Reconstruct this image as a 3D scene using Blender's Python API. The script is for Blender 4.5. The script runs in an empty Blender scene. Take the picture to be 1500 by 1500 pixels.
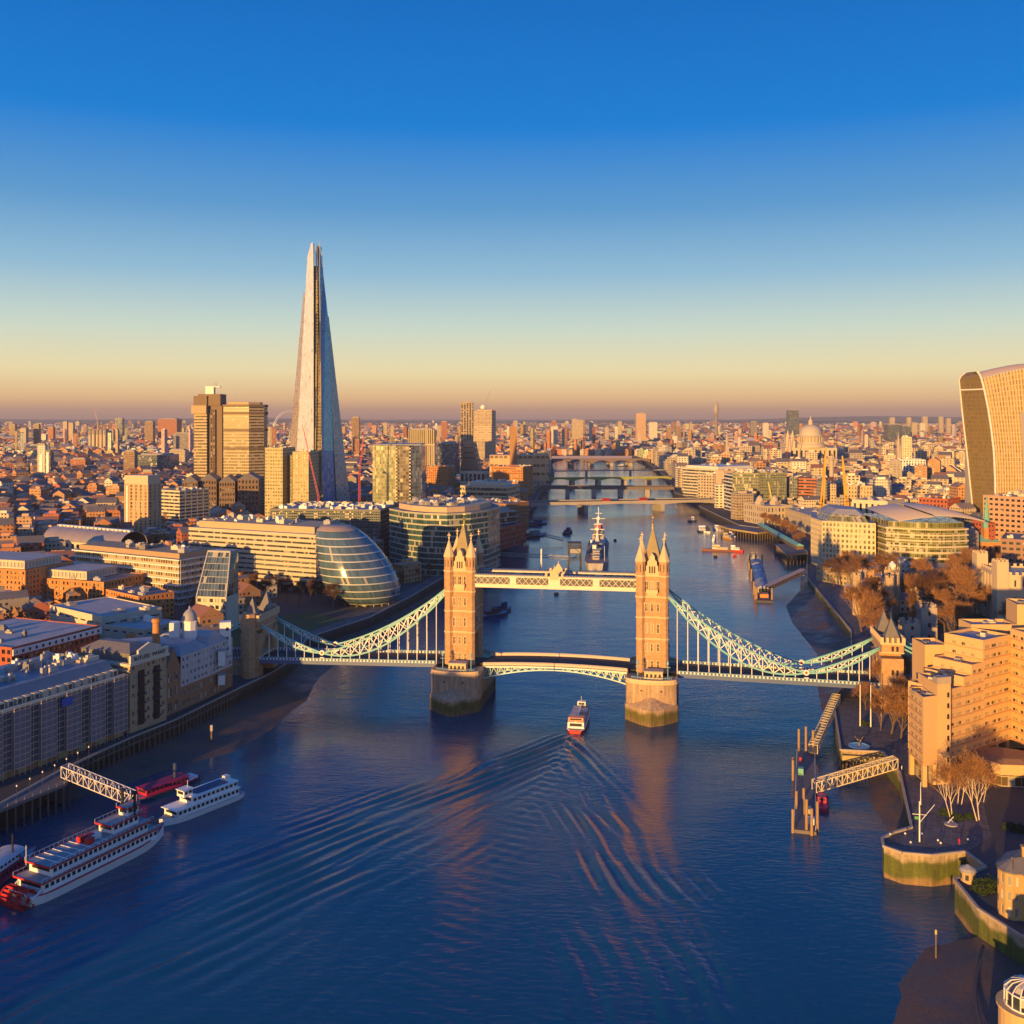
import bpy, math, random
import numpy as np
from mathutils import Vector, Matrix

random.seed(11)
rng = np.random.default_rng(7)
S = bpy.context.scene
C = S.collection
R = math.radians
pi = math.pi

# ------------------------------------------------------------------ camera
HAZE = 4.2e-5
H = 123.0            # flying height above the river, metres
F = 1480.0           # focal length in 1500-wide photo pixels
HOR = 612.0          # row of the true horizon
cam_d = bpy.data.cameras.new("camera")
cam = bpy.data.objects.new("camera", cam_d)
C.objects.link(cam)
cam.location = (0, 0, H)
cam.rotation_euler = (R(90), 0, 0)
cam_d.sensor_width = 36
cam_d.lens = 36 * F / 1500
cam_d.shift_y = -(750 - HOR) / 1500
cam_d.clip_start = 1
cam_d.clip_end = 90000
S.camera = cam

# ------------------------------------------------------------------ light
SUN_EL, SUN_SIDE = 5.8, 28.0          # elevation; degrees to the left of straight behind the camera
se, sa = R(SUN_EL), R(SUN_SIDE)
to_sun = Vector((-math.sin(sa) * math.cos(se), -math.cos(sa) * math.cos(se), math.sin(se)))
sun_d = bpy.data.lights.new("sun", 'SUN')
sun_d.energy = 5.0
sun_d.angle = R(0.5)
sun_d.color = (1.0, 0.53, 0.125)
sun = bpy.data.objects.new("sun", sun_d)
C.objects.link(sun)
sun.rotation_euler = to_sun.to_track_quat('Z', 'Y').to_euler()

W = bpy.data.worlds.new("World")
S.world = W
W.use_nodes = True
wn, wl = W.node_tree.nodes, W.node_tree.links
wn.clear()
w_out = wn.new('ShaderNodeOutputWorld')
w_bg = wn.new('ShaderNodeBackground')
w_sky = wn.new('ShaderNodeTexSky')
w_sky.sky_type = 'NISHITA'
w_sky.sun_disc = False
w_sky.sun_elevation = se
w_sky.sun_rotation = math.atan2(to_sun.x, to_sun.y)
w_sky.dust_density = 2.0
w_sky.ozone_density = 3.0
w_tc = wn.new('ShaderNodeTexCoord')
w_sep = wn.new('ShaderNodeSeparateXYZ')
wl.new(w_tc.outputs['Generated'], w_sep.inputs[0])
w_as = wn.new('ShaderNodeMath'); w_as.operation = 'ARCSINE'
wl.new(w_sep.outputs['Z'], w_as.inputs[0])
w_dv = wn.new('ShaderNodeMath'); w_dv.operation = 'DIVIDE'
wl.new(w_as.outputs[0], w_dv.inputs[0]); w_dv.inputs[1].default_value = pi / 2
w_rp = wn.new('ShaderNodeValToRGB')
wl.new(w_dv.outputs[0], w_rp.inputs[0])


def srgb(r, g, b):
    f = lambda c: (c / 255 / 12.92) if c <= 10.3 else ((c / 255 + 0.055) / 1.055) ** 2.4
    return (f(r), f(g), f(b), 1.0)


SKY = [(0.0, (188, 140, 124)), (0.4, (228, 168, 118)), (1.1, (250, 202, 138)), (2.6, (246, 230, 176)), (5.0, (206, 222, 206)),
       (8.0, (146, 190, 216)), (11.5, (92, 156, 208)), (16.0, (6, 126, 212)), (22.0, (0, 109, 197)), (40.0, (0, 102, 186)), (90.0, (0, 90, 164))]
cr = w_rp.color_ramp
while len(cr.elements) < len(SKY):
    cr.elements.new(0.5)
for e_, (deg, col) in zip(cr.elements, SKY):
    e_.position = deg / 90
    e_.color = tuple(k * 0.65 for k in srgb(*col)[:3]) + (1,)
w_sc = wn.new('ShaderNodeMix'); w_sc.data_type = 'RGBA'; w_sc.blend_type = 'MULTIPLY'; w_sc.inputs[0].default_value = 1
wl.new(w_sky.outputs[0], w_sc.inputs[6]); w_sc.inputs[7].default_value = (0.10, 0.10, 0.10, 1)
w_mx = wn.new('ShaderNodeMix'); w_mx.data_type = 'RGBA'; w_mx.inputs[0].default_value = 0.02
wl.new(w_rp.outputs[0], w_mx.inputs[6]); wl.new(w_sc.outputs[2], w_mx.inputs[7])
# warm brightening of the sky round the sun (sunrise side, behind the camera)
w_dot = wn.new('ShaderNodeVectorMath'); w_dot.operation = 'DOT_PRODUCT'
wl.new(w_tc.outputs['Generated'], w_dot.inputs[0]); w_dot.inputs[1].default_value = to_sun
w_cl = wn.new('ShaderNodeMath'); w_cl.operation = 'MAXIMUM'; wl.new(w_dot.outputs['Value'], w_cl.inputs[0]); w_cl.inputs[1].default_value = 0
w_pw = wn.new('ShaderNodeMath'); w_pw.operation = 'POWER'; wl.new(w_cl.outputs[0], w_pw.inputs[0]); w_pw.inputs[1].default_value = 16
w_gl = wn.new('ShaderNodeMix'); w_gl.data_type = 'RGBA'; w_gl.blend_type = 'ADD'
wl.new(w_pw.outputs[0], w_gl.inputs[0]); wl.new(w_mx.outputs[2], w_gl.inputs[6]); w_gl.inputs[7].default_value = (0.75, 0.42, 0.18, 1)
wl.new(w_gl.outputs[2], w_bg.inputs[0])
w_bg.inputs[1].default_value = 1.0
wl.new(w_bg.outputs[0], w_out.inputs[0])

S.view_settings.view_transform = 'Standard'
S.view_settings.look = 'None'
S.view_settings.exposure = 0.65
S.view_settings.gamma = 1
S.view_settings.use_curve_mapping = False
S.render.engine = 'CYCLES'
S.cycles.use_denoising = True
S.cycles.max_bounces = 6
S.cycles.diffuse_bounces = 2
S.cycles.glossy_bounces = 3
S.cycles.volume_bounces = 0
S.cycles.caustics_reflective = False
S.cycles.caustics_refractive = False


# ------------------------------------------------------------------ layout helpers
def at(px, py, z=8.0):
    """point at height z that the surveyed photo pixel shows"""
    Y = F * (H - z) / (py - HOR)
    return ((px - 750) / F * Y, Y, z)


def pt(px, Y, z=8.0):
    return ((px - 750) / F * Y, Y, z)


def zt(py, Y):
    return H - (py - HOR) * Y / F


# ------------------------------------------------------------------ materials
MATS = {}


def nm(name):
    m = bpy.data.materials.new(name)
    m.use_nodes = True
    n, l = m.node_tree.nodes, m.node_tree.links
    return m, n, l, n['Principled BSDF']


def node(n, typ, **kw):
    x = n.new('ShaderNode' + typ)
    for k, v in kw.items():
        setattr(x, k, v)
    return x


def mth(n, l, op, a, b=None, c=None):
    x = node(n, 'Math', operation=op)
    for i, v in enumerate((a, b, c)):
        if v is None:
            continue
        if isinstance(v, (int, float)):
            x.inputs[i].default_value = v
        else:
            l.new(v, x.inputs[i])
    return x.outputs[0]


def mix(n, l, f, a, b, blend='MIX'):
    x = node(n, 'Mix', data_type='RGBA', blend_type=blend)
    for i, v in ((0, f), (6, a), (7, b)):
        if isinstance(v, (int, float)):
            x.inputs[i].default_value = v
        elif isinstance(v, tuple):
            x.inputs[i].default_value = v if len(v) == 4 else v + (1,)
        else:
            l.new(v, x.inputs[i])
    return x.outputs[2]


def mat(name, col, rough=0.8, var=0.25, scale=0.35, metal=0.0, spec=0.4, streak=0.0, emit=0):
    """plain surface with two scales of blotchy wear"""
    if name in MATS:
        return MATS[name]
    m, n, l, b = nm(name)
    g = node(n, 'NewGeometry')
    nz = node(n, 'TexNoise'); nz.inputs['Scale'].default_value = scale; nz.inputs['Detail'].default_value = 6
    nz.inputs['Roughness'].default_value = 0.65
    mp = node(n, 'Mapping'); l.new(g.outputs['Position'], mp.inputs[0])
    if streak:
        mp.inputs['Scale'].default_value = (1, 1, 0.12)
    l.new(mp.outputs[0], nz.inputs['Vector'])
    f = mth(n, l, 'MULTIPLY_ADD', nz.outputs[0], 2 * var, 1 - var)
    mm = node(n, 'VectorMath', operation='SCALE'); mm.inputs[0].default_value = col[:3]; l.new(f, mm.inputs['Scale'])
    l.new(mm.outputs[0], b.inputs['Base Color'])
    b.inputs['Roughness'].default_value = rough
    b.inputs['Metallic'].default_value = metal
    b.inputs['Specular IOR Level'].default_value = spec
    MATS[name] = m
    return m


def glass_mat(name, col, bay=3.0, flr=3.5, var=0.6, rough=0.12, blind=(0.32, 0.29, 0.24), pb=0.12, metal=0.0, frame=None, fw=0.06):
    """window glass: each pane its own tone, some with blinds"""
    if name in MATS:
        return MATS[name]
    m, n, l, b = nm(name)
    uv = node(n, 'UVMap')
    sp = node(n, 'SeparateXYZ'); l.new(uv.outputs[0], sp.inputs[0])
    u = mth(n, l, 'DIVIDE', sp.outputs[0], bay); v = mth(n, l, 'DIVIDE', sp.outputs[1], flr)
    cb = node(n, 'CombineXYZ'); l.new(mth(n, l, 'FLOOR', u), cb.inputs[0]); l.new(mth(n, l, 'FLOOR', v), cb.inputs[1])
    oi = node(n, 'ObjectInfo'); l.new(mth(n, l, 'MULTIPLY', oi.outputs['Random'], 917.0), cb.inputs[2])
    wn_ = node(n, 'TexWhiteNoise', noise_dimensions='3D'); l.new(cb.outputs[0], wn_.inputs['Vector'])
    f = mth(n, l, 'MULTIPLY_ADD', wn_.outputs['Value'], 2 * var, 1 - var)
    sc = node(n, 'VectorMath', operation='SCALE'); sc.inputs[0].default_value = col[:3]; l.new(f, sc.inputs['Scale'])
    isb = mth(n, l, 'GREATER_THAN', wn_.outputs['Value'], 1 - pb)
    c = mix(n, l, isb, sc.outputs[0], tuple(blind))
    r = mth(n, l, 'MULTIPLY_ADD', isb, 0.3, rough)
    if frame is not None:
        fu = mth(n, l, 'FRACT', u); fv = mth(n, l, 'FRACT', v)
        k = mth(n, l, 'MAXIMUM', mth(n, l, 'LESS_THAN', fu, fw), mth(n, l, 'LESS_THAN', fv, fw * 1.5))
        c = mix(n, l, k, c, tuple(frame)); r = mth(n, l, 'MAXIMUM', r, mth(n, l, 'MULTIPLY', k, 0.6))
    l.new(c, b.inputs['Base Color']); l.new(r, b.inputs['Roughness'])
    # panes are never perfectly in plane
    nv = node(n, 'TexWhiteNoise', noise_dimensions='2D'); l.new(cb.outputs[0], nv.inputs['Vector'])
    sub = node(n, 'VectorMath', operation='SUBTRACT'); l.new(nv.outputs['Color'], sub.inputs[0]); sub.inputs[1].default_value = (.5, .5, .5)
    scl = node(n, 'VectorMath', operation='SCALE'); l.new(sub.outputs[0], scl.inputs[0]); scl.inputs['Scale'].default_value = 0.05
    g = node(n, 'NewGeometry')
    ad = node(n, 'VectorMath', operation='ADD'); l.new(g.outputs['Normal'], ad.inputs[0]); l.new(scl.outputs[0], ad.inputs[1])
    no = node(n, 'VectorMath', operation='NORMALIZE'); l.new(ad.outputs[0], no.inputs[0]); l.new(no.outputs[0], b.inputs['Normal'])
    b.inputs['Metallic'].default_value = metal
    b.inputs['Specular IOR Level'].default_value = 0.8
    MATS[name] = m
    return m


def facade(name, wall, glass, bay, flr, ww, wh, rough=0.85, var=0.2, attr=False, grough=0.15, pb=0.2, u0=0.0, gv=1.4):
    """distant wall: storeys of windows laid out in metres of wall (uv), roofs and tops left plain"""
    if name in MATS:
        return MATS[name]
    m, n, l, b = nm(name)
    uv = node(n, 'UVMap')
    sp = node(n, 'SeparateXYZ'); l.new(uv.outputs[0], sp.inputs[0])
    u = mth(n, l, 'DIVIDE', mth(n, l, 'ADD', sp.outputs[0], u0), bay); v = mth(n, l, 'DIVIDE', sp.outputs[1], flr)
    fu = mth(n, l, 'ABSOLUTE', mth(n, l, 'SUBTRACT', mth(n, l, 'FRACT', u), 0.5))
    fv = mth(n, l, 'ABSOLUTE', mth(n, l, 'SUBTRACT', mth(n, l, 'FRACT', v), 0.5))
    k = mth(n, l, 'MULTIPLY', mth(n, l, 'LESS_THAN', fu, ww / 2), mth(n, l, 'LESS_THAN', fv, wh / 2))
    g = node(n, 'NewGeometry')
    gs = node(n, 'SeparateXYZ'); l.new(g.outputs['Normal'], gs.inputs[0])
    up = mth(n, l, 'LESS_THAN', mth(n, l, 'ABSOLUTE', gs.outputs[2]), 0.35)
    k = mth(n, l, 'MULTIPLY', k, up)
    cb = node(n, 'CombineXYZ'); l.new(mth(n, l, 'FLOOR', u), cb.inputs[0]); l.new(mth(n, l, 'FLOOR', v), cb.inputs[1])
    w = node(n, 'TexWhiteNoise', noise_dimensions='2D'); l.new(cb.outputs[0], w.inputs['Vector'])
    nz = node(n, 'TexNoise'); nz.inputs['Scale'].default_value = 0.12; nz.inputs['Detail'].default_value = 5
    l.new(g.outputs['Position'], nz.inputs['Vector'])
    f = mth(n, l, 'MULTIPLY_ADD', nz.outputs[0], 2 * var, 1 - var)
    if attr:
        at_ = node(n, 'Attribute', attribute_name='col'); base = at_.outputs['Color']
        sc = node(n, 'VectorMath', operation='SCALE'); l.new(base, sc.inputs[0])
    else:
        sc = node(n, 'VectorMath', operation='SCALE'); sc.inputs[0].default_value = wall[:3]
    l.new(f, sc.inputs['Scale'])
    gc = node(n, 'VectorMath', operation='SCALE'); gc.inputs[0].default_value = glass[:3]
    l.new(mth(n, l, 'MULTIPLY_ADD', w.outputs['Value'], gv, 1 - gv / 2), gc.inputs['Scale'])
    isb = mth(n, l, 'GREATER_THAN', w.outputs['Value'], 1 - pb)
    gg = mix(n, l, isb, gc.outputs[0], (0.3, 0.27, 0.22))
    l.new(mix(n, l, k, sc.outputs[0], gg), b.inputs['Base Color'])
    l.new(mth(n, l, 'MULTIPLY_ADD', k, grough - rough, rough), b.inputs['Roughness'])
    b.inputs['Specular IOR Level'].default_value = 0.5
    MATS[name] = m
    return m


# ------------------------------------------------------------------ mesh builder
class MB:
    """collects faces (with metre uvs, a material slot and an optional colour); build() links them as ONE mesh object"""

    def __init__(self):
        self.v, self.f, self.u, self.m, self.c, self.s = [], [], [], [], [], []
        self.mi, self.col, self.sm = 0, (1, 1, 1), False

    def face(self, pts, uv=None):
        i = len(self.v)
        self.v.extend([tuple(p) for p in pts])
        self.f.append(tuple(range(i, i + len(pts))))
        if uv is None:
            uv = [(p[0], p[1]) for p in pts]
        self.u.extend(uv)
        self.m.append(self.mi); self.c.append(self.col); self.s.append(self.sm)

    def wallq(self, a, b, z0, z1, u0=0.0, v0=0.0, z0b=None, z1b=None):
        """vertical quad from plan point a to b, outward to the right of a->b seen from above"""
        L = math.hypot(b[0] - a[0], b[1] - a[1])
        z0b = z0 if z0b is None else z0b
        z1b = z1 if z1b is None else z1b
        self.face([(a[0], a[1], z0), (b[0], b[1], z0b), (b[0], b[1], z1b), (a[0], a[1], z1)],
                  [(u0, v0), (u0 + L, v0), (u0 + L, v0 + z1b - z0b), (u0, v0 + z1 - z0)])

    def prism(self, poly, z0, z1, top=None, bottom=False, poly2=None):
        """upright prism on a counter-clockwise plan; poly2 tapers it"""
        q = poly2 or poly
        n = len(poly); u = 0
        for i in range(n):
            a, b, a2, b2 = poly[i], poly[(i + 1) % n], q[i], q[(i + 1) % n]
            L = math.hypot(b[0] - a[0], b[1] - a[1])
            self.face([(a[0], a[1], z0), (b[0], b[1], z0), (b2[0], b2[1], z1), (a2[0], a2[1], z1)],
                      [(u, 0), (u + L, 0), (u + L, z1 - z0), (u, z1 - z0)])
            u += L
        mi = self.mi
        if top is not None:
            self.mi = top
        self.face([(p[0], p[1], z1) for p in q])
        self.mi = mi
        if bottom:
            self.face([(p[0], p[1], z0) for p in reversed(poly)])

    def box(self, x, y, z, sx, sy, sz, rot=0.0, top=None):
        """box centred on x, y and standing on z"""
        c, s = math.cos(rot), math.sin(rot)
        P = [(x + c * a * sx / 2 - s * b * sy / 2, y + s * a * sx / 2 + c * b * sy / 2) for a, b in ((-1, -1), (1, -1), (1, 1), (-1, 1))]
        self.prism(P, z, z + sz, top, True)

    def bar(self, p, q, w, h=None):
        """square bar between two points"""
        p, q = Vector(p), Vector(q)
        h = h or w
        d = (q - p)
        if d.length < 1e-6:
            return
        d.normalize()
        a = Vector((0, 0, 1)) if abs(d.z) < 0.95 else Vector((1, 0, 0))
        s = d.cross(a).normalized() * (w / 2)
        t = s.cross(d).normalized() * (h / 2)
        A = [p - s - t, p + s - t, p + s + t, p - s + t]
        B = [x + (q - p) for x in A]
        for i in range(4):
            j = (i + 1) % 4
            self.face([A[i], A[j], B[j], B[i]])
        self.face([A[3], A[2], A[1], A[0]]); self.face(B)

    def tube(self, p, q, r0, r1=None, n=8, cap=True):
        p, q = Vector(p), Vector(q)
        r1 = r0 if r1 is None else r1
        d = (q - p).normalized()
        a = Vector((0, 0, 1)) if abs(d.z) < 0.95 else Vector((1, 0, 0))
        s = d.cross(a).normalized(); t = s.cross(d)
        A = [p + (s * math.cos(2 * pi * i / n) - t * math.sin(2 * pi * i / n)) * r0 for i in range(n)]
        B = [q + (s * math.cos(2 * pi * i / n) - t * math.sin(2 * pi * i / n)) * r1 for i in range(n)]
        for i in range(n):
            j = (i + 1) % n
            self.face([A[j], A[i], B[i], B[j]], [(j, 0), (i, 0), (i, 1), (j, 1)])
        if cap:
            self.face(A); self.face(list(reversed(B)))

    def lathe(self, x, y, prof, n=16, ph=0.0, sx=1, sy=1):
        """profile [(r, z) ...] bottom to top"""
        for (r0, z0), (r1, z1) in zip(prof, prof[1:]):
            for i in range(n):
                a, b = ph + 2 * pi * i / n, ph + 2 * pi * (i + 1) / n
                p = [(x + r0 * sx * math.cos(a), y + r0 * sy * math.sin(a), z0), (x + r0 * sx * math.cos(b), y + r0 * sy * math.sin(b), z0),
                     (x + r1 * sx * math.cos(b), y + r1 * sy * math.sin(b), z1), (x + r1 * sx * math.cos(a), y + r1 * sy * math.sin(a), z1)]
                L = 2 * pi * max(r0, r1) / n
                uv = [(i * L, z0), (i * L + L, z0), (i * L + L, z1), (i * L, z1)]
                if r0 < 1e-4:
                    p, uv = [p[0], p[2], p[3]], [uv[0], uv[2], uv[3]]
                elif r1 < 1e-4:
                    p, uv = p[:3], uv[:3]
                self.face(p, uv)
        r, z = prof[-1]
        if r > 1e-4:
            self.face([(x + r * sx * math.cos(ph + 2 * pi * i / n), y + r * sy * math.sin(ph + 2 * pi * i / n), z) for i in range(n)])

    def build(self, name, mats, parent=None, loc=None, rotz=0.0):
        me = bpy.data.meshes.new(name)
        me.from_pydata(self.v, [], self.f)
        uvl = me.uv_layers.new(name="UVMap")
        uvl.data.foreach_set('uv', np.array(self.u, dtype=np.float32).ravel())
        mats = mats if isinstance(mats, (list, tuple)) else [mats]
        for x in mats:
            me.materials.append(x)
        if len(mats) > 1:
            me.polygons.foreach_set('material_index', np.array(self.m, dtype=np.int32))
        if any(self.s):
            me.polygons.foreach_set('use_smooth', np.array(self.s, dtype=bool))
        if any(c != (1, 1, 1) for c in self.c):
            ca = me.color_attributes.new('col', 'FLOAT_COLOR', 'CORNER')
            arr = np.repeat(np.array([tuple(c) + (1,) for c in self.c], dtype=np.float32), [len(f) for f in self.f], axis=0)
            ca.data.foreach_set('color', arr.ravel())
        if any(self.s):
            import bmesh
            bm = bmesh.new(); bm.from_mesh(me)
            bmesh.ops.remove_doubles(bm, verts=bm.verts, dist=1e-4)
            bm.to_mesh(me); bm.free()
        me.update()
        o = bpy.data.objects.new(name, me)
        C.objects.link(o)
        if parent is not None:
            o.parent = parent
        if loc is not None:
            o.location = loc
        o.rotation_euler.z = rotz
        return o


def tag(o, label=None, cat=None, group=None, kind=None):
    if label: o['label'] = label
    if cat: o['category'] = cat
    if group: o['group'] = group
    if kind: o['kind'] = kind
    return o


def thing(name, label, cat, loc=(0, 0, 0), rotz=0.0, group=None):
    o = bpy.data.objects.new(name, None)
    C.objects.link(o)
    o.location = loc; o.rotation_euler.z = rotz
    o.empty_display_size = 2; o['kind'] = 'thing'
    return tag(o, label, cat, group)


def dup(root, loc, rotz=0.0, label=None, scale=None, group=None):
    r = root.copy(); C.objects.link(r); r.location = loc; r.rotation_euler.z = rotz
    if scale is not None: r.scale = scale
    if label: r['label'] = label
    if group: r['group'] = group
    for ch in list(root.children):
        c = ch.copy(); C.objects.link(c); c.parent = r
        for g in ch.children:
            d = g.copy(); C.objects.link(d); d.parent = c
    return r


def rect(p0, p1, depth):
    """counter-clockwise plan from a front edge (left to right as seen from the river drone) going back by depth"""
    dx, dy = p1[0] - p0[0], p1[1] - p0[1]
    L = math.hypot(dx, dy)
    nx, ny = -dy / L * depth, dx / L * depth
    return [(p0[0], p0[1]), (p1[0], p1[1]), (p1[0] + nx, p1[1] + ny), (p0[0] + nx, p0[1] + ny)]


def inset(poly, d):
    n = len(poly); out = []
    for i in range(n):
        p0, p1, p2 = Vector(poly[i - 1]).to_2d(), Vector(poly[i]).to_2d(), Vector(poly[(i + 1) % n]).to_2d()
        a, b = (p1 - p0).normalized(), (p2 - p1).normalized()
        na, nb = Vector((-a.y, a.x)), Vector((-b.y, b.x))
        k = 1 + na.dot(nb)
        q = p1 + (na + nb) * (d / max(k, 0.3))
        out.append((q.x, q.y))
    return out


def centre(poly):
    return (sum(p[0] for p in poly) / len(poly), sum(p[1] for p in poly) / len(poly))


def holes(mb, a, b, z0, z1, nb, nf, ww, wh, rev=0.35, vs=0.5, end=0.0, panes=None, floors0=0.0, u0=0.0):
    """a wall from a to b with a window opening in every bay of every storey; reveals are modelled, glass stands behind.
    vs: where in the spare storey height the opening sits; end: blank margin at both ends; panes collects the openings"""
    dx, dy = b[0] - a[0], b[1] - a[1]
    L = math.hypot(dx, dy); dx, dy = dx / L, dy / L
    nx, ny = dy, -dx
    P = lambda s, z, d=0.0: (a[0] + dx * s - nx * d, a[1] + dy * s - ny * d, z)
    q = lambda s0, s1, y0, y1: mb.face([P(s0, y0), P(s1, y0), P(s1, y1), P(s0, y1)], [(u0 + s0, y0), (u0 + s1, y0), (u0 + s1, y1), (u0 + s0, y1)])
    zb = z0 + floors0
    if floors0 > 0:
        q(0, L, z0, zb)
    fh = (z1 - zb) / nf
    if end > 0:
        q(0, end, zb, z1); q(L - end, L, zb, z1)
    bw = (L - 2 * end) / nb
    for j in range(nf):
        y0 = zb + j * fh; y1 = y0 + fh
        w0 = y0 + (fh - fh * wh) * vs; w1 = w0 + fh * wh
        q(end, L - end, y0, w0); q(end, L - end, w1, y1)
        if ww >= 0.999:
            mb.face([P(end, w0), P(L - end, w0), P(L - end, w0, rev), P(end, w0, rev)]); mb.face([P(end, w1, rev), P(L - end, w1, rev), P(L - end, w1), P(end, w1)])
            continue
        for i in range(nb):
            s0 = end + i * bw; s1 = s0 + bw
            a0 = s0 + bw * (1 - ww) / 2; a1 = s1 - bw * (1 - ww) / 2
            q(s0, a0, w0, w1); q(a1, s1, w0, w1)
            mb.face([P(a0, w0), P(a1, w0), P(a1, w0, rev), P(a0, w0, rev)]); mb.face([P(a0, w1, rev), P(a1, w1, rev), P(a1, w1), P(a0, w1)])
            mb.face([P(a0, w0), P(a0, w0, rev), P(a0, w1, rev), P(a0, w1)]); mb.face([P(a1, w0, rev), P(a1, w0), P(a1, w1), P(a1, w1, rev)])
            if panes is not None:
                panes.append((P((a0 + a1) / 2, w0, rev - 0.06), (dx, dy), a1 - a0, w1 - w0))


def windows(panes, parent, gmat, fmat, cap=100, name='window'):
    """each opening gets a window of its own (frame and pane); past cap the rest become one part"""
    cx, cy = 0, 0
    cam2 = lambda p: math.hypot(p[0][0] - cx, p[0][1] - cy) / (p[2] * p[3]) ** 0.5
    panes = sorted(panes, key=cam2)
    cache = {}

    def shape(mb, w, h, o=(0, 0, 0), d=(1, 0), k0=0.0):
        t = min(0.12, w * 0.12)
        nx, ny = d[1], -d[0]
        G = lambda s, z, k: (o[0] + d[0] * s + nx * k, o[1] + d[1] * s + ny * k, o[2] + z)
        mb.mi = 0
        mb.face([G(-w / 2, 0, 0), G(w / 2, 0, 0), G(w / 2, h, 0), G(-w / 2, h, 0)], [(k0, 0), (k0 + w, 0), (k0 + w, h), (k0, h)])
        mb.mi = 1
        for s0, s1, y0, y1 in ((-w / 2, w / 2, 0, t), (-w / 2, w / 2, h - t, h), (-w / 2, -w / 2 + t, t, h - t), (w / 2 - t, w / 2, t, h - t), (-t / 2, t / 2, t, h - t)):
            mb.face([G(s0, y0, .04), G(s1, y0, .04), G(s1, y1, .04), G(s0, y1, .04)])
    for p in panes[:cap]:
        k = (round(p[2], 2), round(p[3], 2))
        ang = math.atan2(p[1][1], p[1][0])
        if k in cache:
            o = cache[k].copy(); C.objects.link(o)
        else:
            mb = MB(); shape(mb, p[2], p[3])
            o = mb.build(name, [gmat, fmat]); cache[k] = o
        o.parent = parent; o.location = p[0]; o.rotation_euler.z = ang
    if len(panes) > cap:
        mb = MB()
        for p in panes[cap:]:
            shape(mb, p[2], p[3], p[0], p[1], random.randrange(900) * 3.9)
        tag(mb.build(name, [gmat, fmat], parent), kind='stuff')


FOOT = []          # plans of everything built, so that filler houses keep clear


def keep(poly, grow=2.0):
    xs = [p[0] for p in poly]; ys = [p[1] for p in poly]
    FOOT.append((min(xs) - grow, min(ys) - grow, max(xs) + grow, max(ys) + grow))


def clear(x0, y0, x1, y1):
    return not any(x0 < f[2] and x1 > f[0] and y0 < f[3] and y1 > f[1] for f in FOOT)


def roof_bits(parent, poly, z, n, mats, seed=1, big=1.0):
    """plant rooms, lift housings, ducts: each a part of the roof"""
    rr = random.Random(seed)
    q = inset(poly, 2.0)
    cx, cy = centre(q)
    a = math.atan2(poly[1][1] - poly[0][1], poly[1][0] - poly[0][0])
    for i in range(int(n * 1.8)):
        k = rr.randrange(len(q)); t, s = rr.random(), math.sqrt(rr.random()) * 0.9
        p, r_ = q[k], q[(k + 1) % len(q)]
        if len(q) == 4:
            s_ = rr.uniform(.06, .94); m0, m1 = [(q[0][j] * (1 - t) + q[1][j] * t, q[3][j] * (1 - t) + q[2][j] * t) for j in (0, 1)]
            x, y = m0[0] * (1 - s_) + m0[1] * s_, m1[0] * (1 - s_) + m1[1] * s_
        else:
            x = (p[0] * (1 - t) + r_[0] * t) * s + cx * (1 - s); y = (p[1] * (1 - t) + r_[1] * t) * s + cy * (1 - s)
        mb = MB()
        sx, sy, h = rr.uniform(1.2, 6.5) * big, rr.uniform(1.2, 4.5) * big, rr.uniform(.6, 2.8)
        mb.box(x, y, z, sx, sy, h, a)
        mb.box(x + rr.uniform(-1, 1), y, z + h, sx * 0.5, sy * 0.5, 0.7, a)
        mb.build('roof_plant', mats[rr.randrange(len(mats))], parent)


def hero(name, label, cat, poly, z0, z1, wall, roof, fl=3.6, bay=3.2, ww=0.55, wh=0.5, glass=None, edges=None, par=1.0, bits=4,
         rev=0.35, vs=0.5, end=0.0, win=None, base=0.0, seed=1, group=None, cornice=0.0, bitm=None, win_cap=100):
    """a building: wall with real openings, glazing behind it, roof deck with parapet, roof plant"""
    keep(poly)
    o = thing(name, label, cat, (0, 0, 0), 0, group)
    cx, cy = centre(poly)
    o.location = (cx, cy, z0)
    L = [(p[0] - cx, p[1] - cy) for p in poly]
    h = z1 - z0
    mb = MB(); panes = [] if win else None
    n = len(L); u = 0
    edges = range(n) if edges is None else edges
    for i in range(n):
        a, b = L[i], L[(i + 1) % n]
        d = math.hypot(b[0] - a[0], b[1] - a[1])
        nb = max(1, round((d - 2 * end) / bay)); nf = max(1, round((h - base) / fl))
        if i in edges and d > 2 * end + 1:
            holes(mb, a, b, 0, h, nb, nf, ww, wh, rev, vs, end, panes, base, u)
        else:
            mb.wallq(a, b, 0, h, u)
        u += d
    # parapet ring
    q = inset(L, 0.45)
    for i in range(n):
        j = (i + 1) % n
        mb.wallq(L[i], L[j], h, h + par)
        mb.wallq(q[j], q[i], h, h + par)
        mb.face([L[i] + (h + par,), L[j] + (h + par,), q[j] + (h + par,), q[i] + (h + par,)])
    mb.build('wall', wall, o)
    if glass is not None:
        g = MB(); gi = inset(L, rev + 0.02 if not win else rev + 0.3)
        g.prism(gi, 0.1, h - 0.05)
        g.build('glazing' if not win else 'interior', glass, o)
    if win:
        windows(panes, o, win[0], win[1], win_cap)
    r_ = MB(); r_.prism(q, h - 0.3, h + 0.05); ro = r_.build('roof', roof, o)
    if cornice:
        c = MB(); c1 = inset(L, -cornice)
        c.prism(c1, h - 0.5, h + 0.1, None, True)
        c.build('cornice', wall, o)
    if bits:
        roof_bits(o, L, h + 0.05, bits, bitm or ROOFBITS, seed)
    return o

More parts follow.
